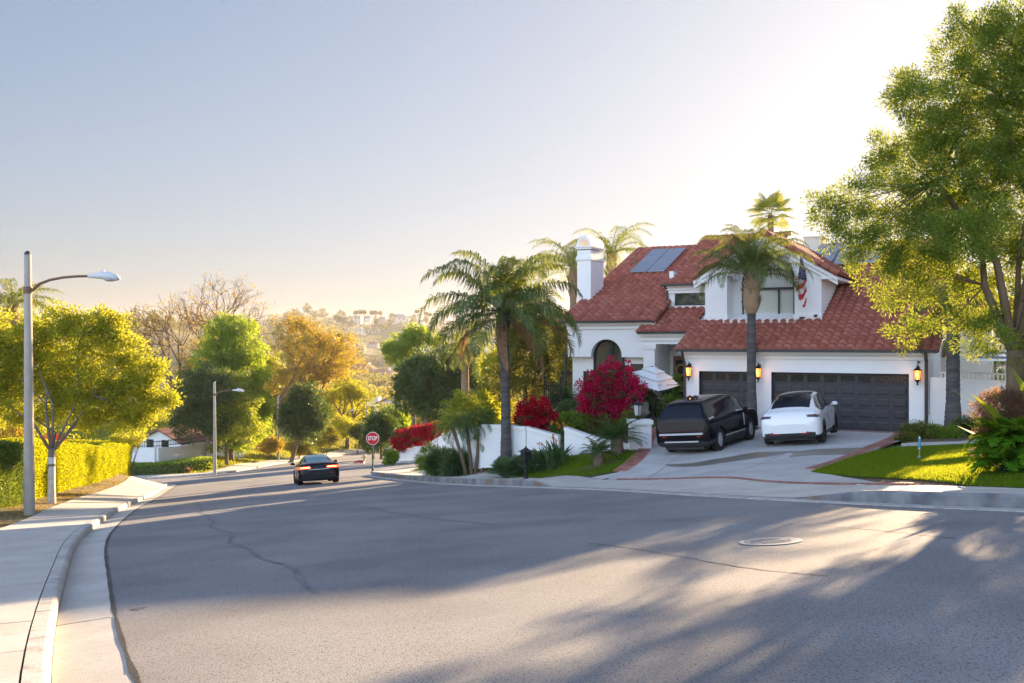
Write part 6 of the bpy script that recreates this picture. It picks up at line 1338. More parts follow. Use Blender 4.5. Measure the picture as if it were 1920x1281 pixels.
sh(835, 868, 34, 22, 40.5, 'dark spiky shrub mass left of the pygmy date palm', 'dark', 71, 120, Ln=.22, W=.03, outw=1.2, droop=-.3); sh(808, 858, 22, 20, 43, 'feathery green shrub behind the utility pedestal', 'green', 72, 60, Ln=.2, W=.025, outw=1.1); sh(862, 872, 22, 16, 39.6, 'dark flax clump below the pygmy date palm', 'strap', 73, 50, Ln=.5, W=.03, outw=1.2, droop=-.5)
sh(731, 856, 14, 12, 76, 'green ground shrub left of the street wall', 'green', 74, 40, Ln=.2, W=.09)
t = bush('shrub', gbase(868, 44), None, 'lime green bushy tree glowing behind the pygmy date palm', 'lime', 170, 60, .26, .12, .05, 75, 'shrub', GS, blobs=pblobs(gbase(868, 44), [(868, 768, 36, 32), (848, 790, 26, 26), (900, 790, 26, 26), (870, 748, 20, 16), (920, 800, 18, 20)], 44))
sh(1195+62, 755, 10, 14, 41.4, 'green climber growing by the front door', 'green', 76, 30)
# fan palm clumps and strelitzia in front of the wall
for i, (x_, y_, Y, nl_, lb) in enumerate([(948, 866, 36.2, 24, 'low fan palm clump at the foot of the tall queen palm'), (1008, 862, 35.8, 20, 'low fan palm clump left of the bird of paradise plant'), (975, 868, 36.6, 12, 'small fan palm sprouting between the two larger clumps')]):
    b = gbase(x_, Y); fan_palm(b, .12, .08, lb, nl_, .42, 80+i, grp='low fan palms at the wall', leaf='strap', petiole=.5, cat='fan palm', name='low_fan_palm', el=(1.35, .15))
def strap_plant(name, base, label, n, Lh, wl_, leaf, seed, cat, flowers=0, group=None, spread=.45, pm='orange'):
    rng = np.random.default_rng(seed); t = thing(name, base, label, cat, group); mb = MB()
    for i in range(n):
        az = rng.uniform(0, 6.28); tilt = rng.uniform(.05, spread+.3); h = Lh*rng.uniform(.6, 1.1); o_ = Vector((rng.normal(0, .12), rng.normal(0, .12), 0)); d = Vector((math.cos(az)*tilt, math.sin(az)*tilt, 1)).normalized(); s_ = Vector((-math.sin(az), math.cos(az), 0)); at = rng.random()
        p0 = o_; p1 = o_+d*h*.5; p2 = p1+(d+Vector((math.cos(az), math.sin(az), 0))*.25).normalized()*h*.25; p3 = p2+(d+Vector((math.cos(az), math.sin(az), -.1))*.7).normalized()*h*.3; w_ = wl_*rng.uniform(.8, 1.2)
        mb.add([p0-s_*.01, p0+s_*.01, p1+s_*.012, p1-s_*.012, p1+s_*w_*.35, p1-s_*w_*.35, p2+s_*w_*.5, p2-s_*w_*.5, p3], [(0, 1, 2, 3), (5, 4, 6, 7), (7, 6, 8)], 0, at)
    build(mb, 'leaves', L[leaf], t, fix=False)
    for i in range(flowers):
        az = rng.uniform(0, 6.28); p = Vector((math.cos(az)*.35*rng.random(), math.sin(az)*.35*rng.random(), Lh*rng.uniform(.85, 1.15))); mb = MB()
        for k in range(5): a = rng.uniform(-.6, .9); e = p+Vector((math.cos(az)*math.sin(a), math.sin(az)*.3, math.cos(a)))*.14; mb.add([p, (p+e)/2+Vector((.02, 0, 0)), e, (p+e)/2-Vector((.02, 0, 0))], [(0, 1, 2, 3)], 0, rng.random())
        f_ = build(mb, 'flower', L[pm], t, fix=False); mb = MB(); mb.tube([(0, 0, .1), p*.6, p], [.012, .01, .008], 4, a=.3); build(mb, 'flower_stem', L['strap'], t)
    return t
strap_plant('bird_of_paradise', gbase(1042, 35.2), 'bird of paradise plant with orange flowers beside the sloping wall', 75, 1.05, .12, 'strap', 91, 'plant', 6)
strap_plant('bird_of_paradise', gbase(1022, 36.0), 'bird of paradise plant half hidden behind the flowering one', 40, .9, .11, 'strap', 92, 'plant', 3)
strap_plant('flax_plant', gbase(848, 39.5), 'dark flax clump with pale flowers left of the pygmy palm stems', 60, .95, .06, 'strap', 93, 'plant', 5, pm='pink')
strap_plant('flowering_plant', gbase(822, 41.5), 'low plant with red orange flowers near the utility pedestal', 40, .7, .07, 'darkwarm', 94, 'plant', 12)
strap_plant('flowering_plant', Vector((*gbase(1048, 37.5)[:2], g(1.8, 37.5)+.3)), 'yellow green flowering plant on top of the wall gap', 30, .8, .06, 'lime', 95, 'plant', 8)
# potted plants by the door
def pot(px_, Y, py_, r, h, label, leaf, seed, lh):
    b = ray(px_, py_, Y); t = thing('potted_plant', b, label, 'potted plant', 'potted plants by the front door'); mb = MB(); mb.lathe([(0, 0), (r*.7, 0), (r*.95, h*.5), (r, h*.9), (r*1.1, h*.92), (r*1.1, h), (r*.9, h), (r*.88, h*.93), (0, h*.92)], (0, 0, 0), 20); build(mb, 'pot', M['terracotta'], t, smooth=True)
    rng = np.random.default_rng(seed); cl, out, _ = sample_blobs([(0, 0, h+lh*.55, r*1.0, r*1.0, lh*.5)], 40, rng, .3, .4); leafy('foliage', cl, out, 40, .14, .11, .05, L[leaf], t, rng)
pot(1249, 42.3, 768, .30, .5, 'ribbed clay pot with a dark leafy plant beside the entry pillar', 'dark', 5, .9); pot(1268, 42.0, 769, .16, .25, 'smaller pot with a yellow green climber by the front door', 'green', 6, 1.3); pot(1218, 41.0, 770, .22, .3, 'low pot with a round dark plant left of the entry pillar', 'dark', 7, .55)
# ------------------------------------------------------------------ right side plants
strap_plant('giant_strelitzia', gbase(1925, 18.9), 'giant paddle leaved plant glowing yellow green at the right edge', 22, 1.95, .22, 'bigleaf', 101, 'plant', spread=.9)
def shr(pxx, pyy, rx, ry, Y, label, leaf, seed, **kw): return sh(pxx, pyy, rx, ry, Y, label, leaf, seed, group='shrubs on the right side', **kw)
shr(1892, 768, 55, 36, 19.2, 'bronze purple shrub below the giant paddle leaves', 'purple', 102, n=330, per=80, Ln=.05, W=.018, outw=1.0); shr(1912, 878, 36, 18, 18.2, 'low mounded green shrub at the right edge of the lawn', 'dark', 103, n=80, Ln=.08, W=.02); shr(1725, 812, 32, 16, 33.2, 'low sprawling green shrub left of the ringed palm', 'darkwarm', 104, n=110, Ln=.09, W=.04); shr(1765, 815, 36, 16, 33.0, 'low sprawling green shrub at the foot of the ringed palm', 'green', 105, n=110, Ln=.09, W=.04); shr(1812, 805, 26, 22, 33.5, 'leafy shrub against the side wall right of the ringed palm', 'dark', 106, n=70, Ln=.1, W=.05); shr(1858, 700, 26, 50, 42, 'tall rounded shrub behind the side wall', 'green', 107, n=90)
shr(1700, 830, 14, 8, 32, 'small ground cover tuft at the brick edge', 'darkwarm', 108, n=24)
def fern(base, label, nf, Lf, seed):
    rng = np.random.default_rng(seed); t = thing('fern', base, label, 'fern', 'ferns at the lawn edge'); palm_crown(t, Vector((0, 0, .15)), nf, Lf, .22, 'fern', rng, el=(1.3, .1), droop=1.5, wid=.05, nl=40, rach=.01, off=.04, hang=.1)
fern(gbase(1898, 18.6)+Vector((0, 0, .45)), 'large bright fern in front of the bronze shrub', 26, .85, 5); fern(gbase(1876, 18.3)+Vector((0, 0, .1)), 'smaller fern arching over the lawn edge', 20, .62, 6); fern(gbase(1940, 18.2)+Vector((0, 0, .4)), 'fern at the far right edge of the picture', 22, .85, 7)
strap_plant('rose_plant', gbase(1852, 19.6), 'small rose plant with pale pink blooms near the flat stone', 14, .32, .04, 'green', 109, 'plant', 4, pm='pink')
# ------------------------------------------------------------------ background behind the garden
tree('screen_tree', gbase(985, 53), pblobs(gbase(985, 53), [(960, 640, 26, 60), (985, 610, 30, 45), (1020, 640, 30, 60), (1045, 680, 24, 60), (985, 700, 40, 50), (945, 720, 26, 40), (1030, 740, 36, 30)], 53), 'dense sunlit screen tree behind the queen palm', 'darkwarm', n=520, per=55, spread=.4, Ln=.17, W=.06, seed=111, trunk=(.16, .1), trunk_h=3)
tree('screen_tree', gbase(1060, 50), pblobs(gbase(1060, 50), [(1058, 660, 18, 60), (1048, 620, 16, 40), (1072, 700, 14, 50), (1066, 745, 22, 25)], 50), 'narrow leafy tree against the left corner of the house', 'darkwarm', n=230, per=50, spread=.35, Ln=.16, W=.05, seed=112, trunk=(.12, .08), trunk_h=2.5)
bt2 = gbase(800, 92); tree('round_tree', bt2, pblobs(bt2, [(815, 715, 62, 48), (775, 735, 36, 36), (850, 700, 42, 38), (872, 730, 34, 38), (800, 690, 40, 26), (830, 760, 55, 30), (762, 715, 18, 22)], 92), 'dense dark round leaved tree above the crimson bougainvillea hedge', 'dark', n=620, per=55, spread=.55, Ln=.34, W=.14, seed=113, trunk=(.38, .3), trunk_h=4.5, bark='barkgrey', inner=.6)
tree('golden_shrub_tree', gbase(840, 88+10), pblobs(gbase(840, 98), [(845, 678, 40, 18), (872, 690, 34, 18), (820, 690, 30, 16)], 98), 'yellow green crown catching the sun behind the round dark tree', 'golden', n=160, per=50, spread=.55, Ln=.3, W=.13, seed=114, trunk=(.25, .2), trunk_h=6)
b = gbase(775, 118); tree('spreading_tree', b, pblobs(b, [(770, 640, 34, 16, 2.5), (745, 660, 26, 13, 2), (800, 632, 24, 11, 2), (780, 622, 20, 10, 2), (735, 652, 18, 9, 1.5), (815, 640, 14, 7, 1.2), (760, 676, 30, 14, 2)], 118), 'flat topped spreading tree with bare limbs above the dark round tree', 'green', n=230, per=55, spread=.55, Ln=.34, W=.13, seed=115, trunk=(.3, .2), trunk_h=12.5, nl=7, bark='barkgrey', twigs=.2, inner=.3)
# low trees just beyond the street wall
for i, (x_, y_, rx, ry, Y, lf, lb) in enumerate([(715, 800, 24, 34, 96, 'dark', 'dark tree behind the stop sign'), (700, 820, 16, 22, 100, 'darkwarm', 'small warm green tree left of the stop sign'), (738, 790, 20, 26, 104, 'green', 'green tree between the stop sign and the crimson hedge'), (925, 745, 30, 40, 58, 'darkwarm', 'leafy tree left of the queen palm trunk'), (905, 770, 24, 30, 56, 'golden', 'golden shrub behind the lime green bush'), (940, 690, 30, 40, 62, 'golden', 'golden leafy tree behind the queen palm')]):
    b = gbase(x_, Y); tree('garden_tree', b, pblobs(b, [(x_, y_, rx, ry), (x_-rx*.4, y_+ry*.3, rx*.7, ry*.7), (x_+rx*.4, y_+ry*.4, rx*.7, ry*.6)], Y), lb, lf, n=170, per=45, spread=.5*Y/90+.1, Ln=.26*Y/90+.05, W=.1*Y/90+.02, seed=120+i, trunk=(.15, .1), trunk_h=1.5)
# ------------------------------------------------------------------ left side: hedge, golden tree
def hedge(name, path, h, wd, label, leaf, seed, zt=None, dens=1300, Ln=.07, W=.045, core='hedgedark', group=None):
    P = resample(np.array(path), .25); nn = normals(P); rng = np.random.default_rng(seed); base = Vector((P[0][0], P[0][1], g(*P[0]))); t = thing(name, base, label, 'hedge', group)
    ss = np.arange(len(P))*.25; tot = ss[-1]; per_ = h*2+wd; N = int(dens*tot*per_); s_ = rng.uniform(0, tot, N); u_ = rng.uniform(0, per_, N)
    ci = np.stack([np.interp(s_, ss, P[:, 0]), np.interp(s_, ss, P[:, 1])], 1); ni = np.stack([np.interp(s_, ss, nn[:, 0]), np.interp(s_, ss, nn[:, 1])], 1)
    zg = G(ci[:, 0], ci[:, 1]); zt_ = zg+h if zt is None else np.interp(s_, np.linspace(0, tot, len(zt)), zt)
    hh = zt_-zg; left = u_ < h; right = u_ > h+wd; top = ~(left | right)
    o = np.where(left, -wd/2, np.where(right, wd/2, u_-h-wd/2)); z = np.where(left, u_/h*hh, np.where(right, (per_-u_)/h*hh, hh))
    bump = np.array([noise.noise(Vector((a*.9, b*.9, 0)))*.10+noise.noise(Vector((a*3, b*3, 5)))*.05 for a, b in np.c_[s_+o, z+left*7]])
    edge = np.clip((z-(hh-.25))/.25, 0, 1)*(~top); o = o*(1-edge*.13); o += np.where(left, -1, np.where(right, 1, 0))*(bump+rng.normal(0, .03, N)); z = z+top*(bump+rng.normal(0, .03, N)-.12*(np.abs(o)/(wd/2))**3)
    c = np.c_[ci+ni*o[:, None], zg+z]-np.array(tuple(base)); nv_ = np.c_[ni*np.where(left, -1, np.where(right, 1, 0))[:, None], top.astype(float)+.25]
    dr = nrm(nv_*.8+rng.normal(0, .7, (N, 3))+np.array([0, 0, .2])); sd_ = nrm(np.cross(dr, rng.normal(0, 1, (N, 3)))); V = quads(c, dr, sd_, Ln*rng.uniform(.6, 1.3, N), W*rng.uniform(.7, 1.2, N))
    at = np.clip(.5+bump*3+rng.normal(0, .25, N), 0, 1); mk('foliage', V, np.arange(N*4).reshape(-1, 4), L[leaf], t, attr=at)
    mb = MB(); K = 6
    for i in range(0, len(P), 2):
        zg_ = g(*P[i]); zt__ = zg_+h if zt is None else float(np.interp(ss[i], np.linspace(0, tot, len(zt)), zt)); ring = [(-wd/2+.12, zg_-.2), (wd/2-.12, zg_-.2), (wd/2-.13, zt__-.25), (wd/2-.3, zt__-.12), (-wd/2+.3, zt__-.12), (-wd/2+.13, zt__-.25)]
        mb.v += [(P[i][0]+nn[i][0]*o_-base.x, P[i][1]+nn[i][1]*o_-base.y, z_-base.z) for o_, z_ in ring]
    n_ = len(mb.v)//K; mb.f = [(i*K+k, i*K+(k+1) % K, (i+1)*K+(k+1) % K, (i+1)*K+k) for i in range(n_-1) for k in range(K)]+[tuple(range(K)), tuple((n_-1)*K+k for k in range(K))]; mb.m = [0]*len(mb.f); mb.a = [.2]*len(mb.f); build(mb, 'inner_twigs', L[core], t); return t
def topz(pts): return [ray(0, y, Y).z for y, Y in pts]
HP = [(-17.4, 33.6), (-19.1, 39), (-21.0, 46), (-22.7, 53), (-24.0, 59), (-25.2, 62.5), (-28, 64), (-34, 64)]
hedge('hedge', HP, 2.2, 1.5, 'long clipped sunlit hedge behind the left pavement', 'hedge', 131, zt=topz([(827, 34), (827, 39), (826, 46), (826, 53), (827, 60), (829, 62), (829, 64), (829, 64)]), group='clipped hedges on the left', dens=900, Ln=.085, W=.055)
HP2 = [(-9.5, 14), (-11.2, 18), (-13.0, 22.5), (-14.6, 26.5), (-15.9, 30.3), (-16.4, 32.3)]
HP2 = [(-17.0, 24), (-16.8, 27), (-16.55, 30), (-16.7, 32.2)]
hedge('hedge', HP2, 2.3, 1.4, 'shaded end of the clipped hedge at the left edge', 'hedgedark', 132, zt=topz([(826, 26), (826, 28), (828, 30), (830, 32)]), group='clipped hedges on the left', dens=1200, Ln=.07, W=.045)  # shade on this end is put into the darker leaf colour
lt = gbase(97, 34.2); Yg = 35.5
BLg = [(60, 640, 60, 45), (150, 625, 60, 40), (215, 650, 50, 40), (20, 690, 70, 60), (110, 700, 70, 55), (200, 710, 60, 45), (265, 700, 40, 45), (160, 760, 70, 38), (250, 760, 50, 36), (60, 770, 60, 40), (285, 735, 24, 36), (320, 745, 14, 30), (110, 600, 40, 30), (190, 600, 36, 25), (230, 625, 30, 25), (-20, 740, 50, 60), (300, 690, 12, 20), (255, 790, 36, 20), (180, 795, 40, 18), (-30, 640, 50, 60)]
t = tree('golden_tree', lt, pblobs(lt, BLg, Yg), 'wide golden green tree with white painted trunk rising through the hedge', 'golden', trunk=(.13, .11), trunk_h=2.0, n=1500, per=48, spread=.28, Ln=.13, W=.055, seed=141, inner=.2, nl=9, lr=.6, twigs=.1, bark='barkgrey', paint=.85, twr=.016)
b = gbase(40, 52); tree('garden_tree', b, pblobs(b, [(10, 640, 90, 60), (90, 640, 70, 50), (-40, 720, 80, 80), (60, 740, 90, 60), (160, 740, 60, 50), (30, 800, 90, 40)], 52), 'dense amber tree mass behind the wide golden tree', 'golden', n=420, per=40, spread=.6, Ln=.2, W=.08, seed=142, trunk=(.25, .2), trunk_h=3)
for i, (x_, y_, rx, ry, Y) in enumerate([(95, 838, 24, 16, 46), (240, 812, 34, 18, 62), (25, 822, 30, 20, 40), ]):
    b = gbase(x_, Y); bush('shrub', b, None, ['red flowering shrub peeping over the hedge behind the painted trunk', 'bright shrub over the far end of the hedge', 'amber shrub over the hedge near the left edge', 'dark shrub in front of the small white house'][i], ['bougadeep', 'golden', 'jaca', 'dark'][i], 60, 50, .3, .12, .06, 150+i, 'shrub', 'shrubs behind the hedge', blobs=pblobs(b, [(x_, y_, rx, ry), (x_, y_+ry, rx*.8, ry)], Y))
# ------------------------------------------------------------------ trees along the far street
FT = 'trees along the far street'
b = ray(378, 862, 93); b.z = g(b.x, b.y); tree('street_tree', b, pblobs(b, [(375, 745, 46, 36), (345, 760, 30, 34), (410, 735, 34, 30), (360, 715, 30, 24), (400, 790, 34, 26), (350, 800, 30, 22), (395, 700, 26, 18)], 93), 'dark leaning tree in front of the small white house', 'dark', n=420, per=50, spread=.55, Ln=.26, W=.11, seed=161, trunk=(.22, .16), trunk_h=3.4, lean=(1.0, 0), group=FT)
b = ray(433, 870, 99); b.z = g(b.x, b.y); tree('street_tree', b, pblobs(b, [(425, 620, 40, 30), (415, 660, 48, 44), (450, 650, 42, 46), (425, 710, 58, 50), (470, 700, 36, 50), (430, 770, 64, 46), (475, 760, 34, 50), (395, 760, 40, 40), (440, 815, 56, 30), (480, 800, 26, 34)], 99), 'tall bright green conical tree with sunlit right side', 'green', n=900, per=60, spread=.55, Ln=.30, W=.12, seed=162, trunk=(.32, .25), trunk_h=3, group=FT, inner=.5)
b = ray(425, 866, 95); b.z = g(b.x, b.y); tree('street_tree', b, pblobs(b, [(440, 760, 40, 34), (420, 790, 36, 30), (460, 800, 36, 28), (435, 720, 30, 22)], 94), 'lower yellow green tree in front of the tall conical tree', 'lime', n=260, per=50, spread=.5, Ln=.26, W=.11, seed=163, trunk=(.18, .12), trunk_h=3, group=FT)
b = ray(546, 861, 112); b.z = g(b.x, b.y)-.1; tree('street_tree', b, pblobs(b, [(568, 745, 28, 26), (560, 775, 36, 32), (590, 770, 24, 34), (545, 790, 26, 24), (580, 800, 30, 24)], 112), 'small round dark tree on a leaning trunk above the driving car', 'dark', n=360, per=50, spread=.55, Ln=.32, W=.13, seed=164, trunk=(.24, .16), trunk_h=4.0, lean=(1.0, 0), group=FT)
# airy amber trees with visible branching
def airy(base, label, Hn, seed, spread=1.0, leafn=500, leaf='jaca', lv=5, per=10, grp=FT, Ln=.3, lean=0, r0=.35, name='airy_tree', first=.28):
    rng = np.random.default_rng(seed); t = thing(name, base, label, 'tree', grp); mb = MB(); tips = []
    def grow(p, d, ln, r, k):
        pts = [p]; q = Vector(p); dd_ = Vector(d)
        for _ in range(3): dd_ = (dd_+Vector((rng.normal(0, .13), rng.normal(0, .13), rng.normal(.02, .08)))).normalized(); q = q+dd_*ln/3; pts.append(q.copy())
        mb.tube(pts, [r, r*.88, r*.78, r*.68], 7 if k < 2 else 4, caps=False)
        if k >= lv: tips.append(tuple(q)); return
        if k >= 2: tips.append(tuple(q))
        for j in range(3 if k < 2 else (3 if rng.random() < .5 else 2)):
            az = rng.uniform(0, 6.283); a = rng.uniform(.35, .75)*spread; ax_ = dd_.orthogonal().normalized(); v = (Matrix.Rotation(az, 3, dd_)@ax_); nd = (dd_*math.cos(a)+v*math.sin(a)+Vector((lean, 0, .12))).normalized(); grow(q, nd, ln*rng.uniform(.68, .86), r*.62, k+1)
    grow(Vector((0, 0, -.3)), Vector((lean*.5, 0, 1)).normalized(), Hn*first, r0, 0); build(mb, 'trunk', M['twig'], t, smooth=True)
    tp = np.array(tips)
    if leafn: i = rng.choice(len(tp), leafn); cl = tp[i]+rng.normal(0, .35, (leafn, 3)); leafy('crown', cl, nrm(rng.normal(0, 1, cl.shape)), per, .5, Ln, Ln*.35, L[leaf], t, rng)
    return t
b = ray(400, 830, 128); b.z = g(b.x, b.y); airy(b, 'tall nearly bare tree with fine brown branches rising behind the green trees', 17.5, 171, 1.2, 350, 'jaca', 7, 6, Ln=.3, r0=.42)
b = ray(340, 830, 122); b.z = g(b.x, b.y); airy(b, 'bare brown branched tree leaning left behind the small house', 15.5, 172, 1.15, 350, 'jaca', 6, 5, lean=-.18, Ln=.3)
b = ray(506, 815, 124); b.z = g(b.x, b.y); airy(b, 'airy amber tree with dark twisting limbs right of the tall green tree', 16.5, 173, 1.1, 1700, 'jaca', 6, 12, Ln=.32, lean=.08)
b = ray(600, 800, 135); b.z = g(b.x, b.y); airy(b, 'second airy amber tree leaning over the grass bank', 14.5, 174, 1.1, 1500, 'jaca', 5, 12, Ln=.34, lean=.05)
b = ray(650, 815, 142); b.z = g(b.x, b.y); airy(b, 'smaller amber tree at the right end of the grass bank', 9.5, 175, 1.1, 900, 'golden', 5, 12, Ln=.34)
b = ray(560, 810, 145); b.z = g(b.x, b.y); airy(b, 'amber tree filling the gap behind the small round dark tree', 14, 176, 1.1, 1300, 'golden', 5, 12, Ln=.36)
b = gbase(637, 165); t = thing('cypress', b, 'slender dark cypress standing against the hazy hill', 'tree'); rng = np.random.default_rng(9); zt_ = ray(0, 630, 165).z-b.z
u_ = rng.random(1400)**.8; rr = .62*np.sqrt(np.clip(1-u_, 0, 1))*(.75+.25*rng.random(1400)); a = rng.uniform(0, 6.28, 1400); cl = np.c_[np.cos(a)*rr, np.sin(a)*rr, u_*zt_]; leafy('crown', cl, np.c_[np.cos(a)*.3, np.sin(a)*.3, np.ones(1400)], 14, .35, .35, .12, L['dark'], t, rng); mb = MB(); mb.tube([(0, 0, -1), (0, 0, zt_*.9)], [.2, .05], 6); build(mb, 'trunk', M['bark'], t)
# shrubs on the bank
for i, (x_, y_, rx, ry, Y, lf) in enumerate([(610, 818, 26, 16, 122, 'darkwarm'), (505, 835, 22, 14, 112, 'jaca'), (640, 800, 24, 18, 135, 'golden'), (670, 808, 16, 12, 135, 'dark'), (560, 838, 16, 10, 118, 'jaca')]):
    b = gbase(x_, Y); c = ray(x_, y_, Y); b.z = min(b.z, c.z-ry/FPX*Y*.8)
    bush('bank_shrub', b, None, ['round dark green bush halfway up the grass bank', 'amber bush below the airy amber tree', 'golden bush at the top of the bank', 'dark bush at the right end of the bank', 'amber bush right of the third street lamp'][i], lf, 70, 45, .55, .28, .12, 180+i, 'shrub', 'shrubs on the grass bank', blobs=pblobs(b, [(x_, y_, rx, ry), (x_+rx*.4, y_+ry*.3, rx*.6, ry*.7)], Y))
# groundcover strip and corner planting at the far corner
cp = [tuple(p) for p in off(FCs, nF, -1.95)[40:125:6]]; cp2 = [(x-1.2, y+1.4) for x, y in cp[::-1]]
HPc = [(-42, 86.5), (-36, 86.2), (-30, 86.6), (-27.6, 90.5)]
hedge('low_hedge', HPc, .75, 1.8, 'low green ground cover hedge at the far street corner', 'green', 191, dens=160, Ln=.2, W=.1, core='dark', group='corner planting')
strap_plant('pink_groundcover', gbase(352, 86), 'dusty pink low plants along the far corner pavement', 120, .5, .08, 'purple', 192, 'plant', spread=1.5)
# ------------------------------------------------------------------ small white house and walls at the far left corner
hs = ray(300, 855, 101); hs.z = g(hs.x, hs.y); ho = thing('small_house', hs, 'small white gabled house with brown tile roof beyond the far corner', 'house', rz=R(-28)); zt_ = lambda py: ray(0, py, 101).z-hs.z
mb = MB(); Wd = 3.0; ze_ = zt_(826); zr_ = zt_(806); mb.prism([(-Wd, -1.5), (Wd, -1.5), (Wd, ze_), (0, zr_), (-Wd, ze_)], 0, 9, 'xz'); build(mb, 'wall', M['white'], ho)
mb = MB()
for sg in (-1, 1): mb.add([(sg*(Wd+.5), -.4, ze_-.15), (0, -.4, zr_+.12), (0, 9.4, zr_+.12), (sg*(Wd+.5), 9.4, ze_-.15), (sg*(Wd+.5), -.4, ze_-.3), (0, -.4, zr_-.03), (0, 9.4, zr_-.03), (sg*(Wd+.5), 9.4, ze_-.3)], [(0, 1, 2, 3), (4, 7, 6, 5), (0, 4, 5, 1), (1, 5, 6, 2), (2, 6, 7, 3), (3, 7, 4, 0)])
build(mb, 'roof', M['tile2'], ho)
for x_ in (-1.9, .3):
    mb = MB(); zc_ = zt_(835); mb.box(x_, x_+.95, -.05, -.003, zc_-.45, zc_+.55); w_ = build(mb, 'window', M['darkframe'], ho); mb = MB(); mb.box(x_+.1, x_+.85, -.06, -.052, zc_-.35, zc_+.45); build(mb, 'pane', M['glass'], w_); mb = MB(); mb.box(x_+.45, x_+.5, -.075, -.062, zc_-.35, zc_+.45); build(mb, 'glazing_bar', M['darkframe'], w_)
gwallp('garden_wall', [wp(228, 93, 839, 868), wp(293, 91, 839, 868)], 'shaded section of white wall below the small house', m='white', cap_=False, th=.4); gwallp('garden_wall', [wp(293.5, 91, 839, 868), wp(330, 94, 838, 866), wp(362, 97, 832, 864), wp(400, 100, 828, 864)], 'sunlit section of white wall stepping up to the right of the small house', m='white', cap_=False, th=.4)
ff_ = thing('iron_fence', ray(228, 839, 93), 'thin black iron railing on top of the white wall at the far corner', 'fence'); O = ff_.location
for seg_, (a_, b_) in enumerate([((228, 93, 839), (293, 91, 839)), ((293, 91, 839), (362, 97, 831)), ((362, 97, 831), (398, 100, 827))]):
    mb = MB(); A_ = ray(a_[0], a_[2], a_[1])-O; B_ = ray(b_[0], b_[2], b_[1])-O; n_ = int((B_-A_).length/.28)
    for i in range(n_+1): p = A_.lerp(B_, i/n_); mb.tube([p, p+Vector((0, 0, .62))], .022, 4)
    for h_ in (.12, .52): mb.tube([A_+Vector((0, 0, h_)), B_+Vector((0, 0, h_))], .03, 4)
    build(mb, 'railing', M['iron'], ff_)
# parked car glimpsed beyond the bank
# ------------------------------------------------------------------ valley houses
HG = 'houses scattered over the far hillside'
hm = mat('far_wall', (.74, .70, .64), .9); hm2 = mat('far_wall_tan', (.55, .46, .38), .9); rfm = [M['tile2'], mat('far_roof_grey', (.30, .29, .28), .9)]
def far_house(pxx, pyy, wpx, Y, label, wall=0, roof=0, hip=False, seed=1, grp=HG, hk=.34, rz=None):
    if Y > 350:
        yy_ = np.linspace(380, 1495, 1200); zz_ = (640.5-pyy)/FPX*yy_; k_ = np.where(zz_ < G((pxx-960)/FPX*yy_, yy_)+3)[0]; Yn = float(yy_[k_[0]]) if len(k_) and k_[0] > 0 else 1470.0; Y = Yn
    c = ray(pxx, pyy, Y); zg = float(G(c.x, Y)[0]); rng = random.Random(seed); Wd = wpx/FPX*Y; D = Wd*.6; h = Wd*hk*.6; rh = Wd*.16
    base = Vector((c.x, Y, c.z-h*.6)); t = thing('far_house', base, label, 'house', grp, rz if rz is not None else rng.uniform(-.35, .35)); x, y = Wd/2, D/2; dn = max(1.0, min(base.z-zg+1.5, Wd*.5))
    mb = MB(); mb.prism([(-x, -dn), (x, -dn), (x, h), (0, h+rh), (-x, h)], -y, y, 'xz') if wall % 2 == 0 and not hip else mb.box(-x, x, -y, y, -dn, h); mb.box(-x*.5, x*.2, -y*1.5, -y, -dn, h*.8); build(mb, 'wall', hm if wall < 2 else hm2, t)
    mb = MB(); o_ = Wd*.05
    if hip: mb.add([(-x-o_, -y-o_, h), (x+o_, -y-o_, h), (x+o_, y+o_, h), (-x-o_, y+o_, h), (-x*.5, 0, h+rh*1.3), (x*.5, 0, h+rh*1.3)], [(0, 1, 5, 4), (1, 2, 5), (2, 3, 4, 5), (3, 0, 4), (3, 2, 1, 0)])
    else:
        for sg in (-1, 1): mb.add([(sg*(x+o_), -y-o_, h-.1), (0, -y-o_, h+rh+.2), (0, y+o_, h+rh+.2), (sg*(x+o_), y+o_, h-.1)], [(0, 1, 2, 3)])
    mb.add([(-x*.55, -y*1.6, h*.78), (x*.25, -y*1.6, h*.78), (x*.25, -y, h*1.0), (-x*.55, -y, h*1.0)], [(0, 1, 2, 3)]); rf = build(mb, 'roof', rfm[roof], t)
    mb = MB(); mb.box(x*.45, x*.58, -y*.2, y*.1, h*.6, h+rh*1.6); build(mb, 'chimney', hm, rf)
    for i in range(3): mb = MB(); xx = -x*.8+i*x*.62; mb.box(xx, xx+x*.22, -y-.12-(y*.5 if -.5*x < xx < .2*x else 0), -y-.05-(y*.5 if -.5*x < xx < .2*x else 0), h*.2, h*.62); build(mb, 'window', M['darkframe'], t)
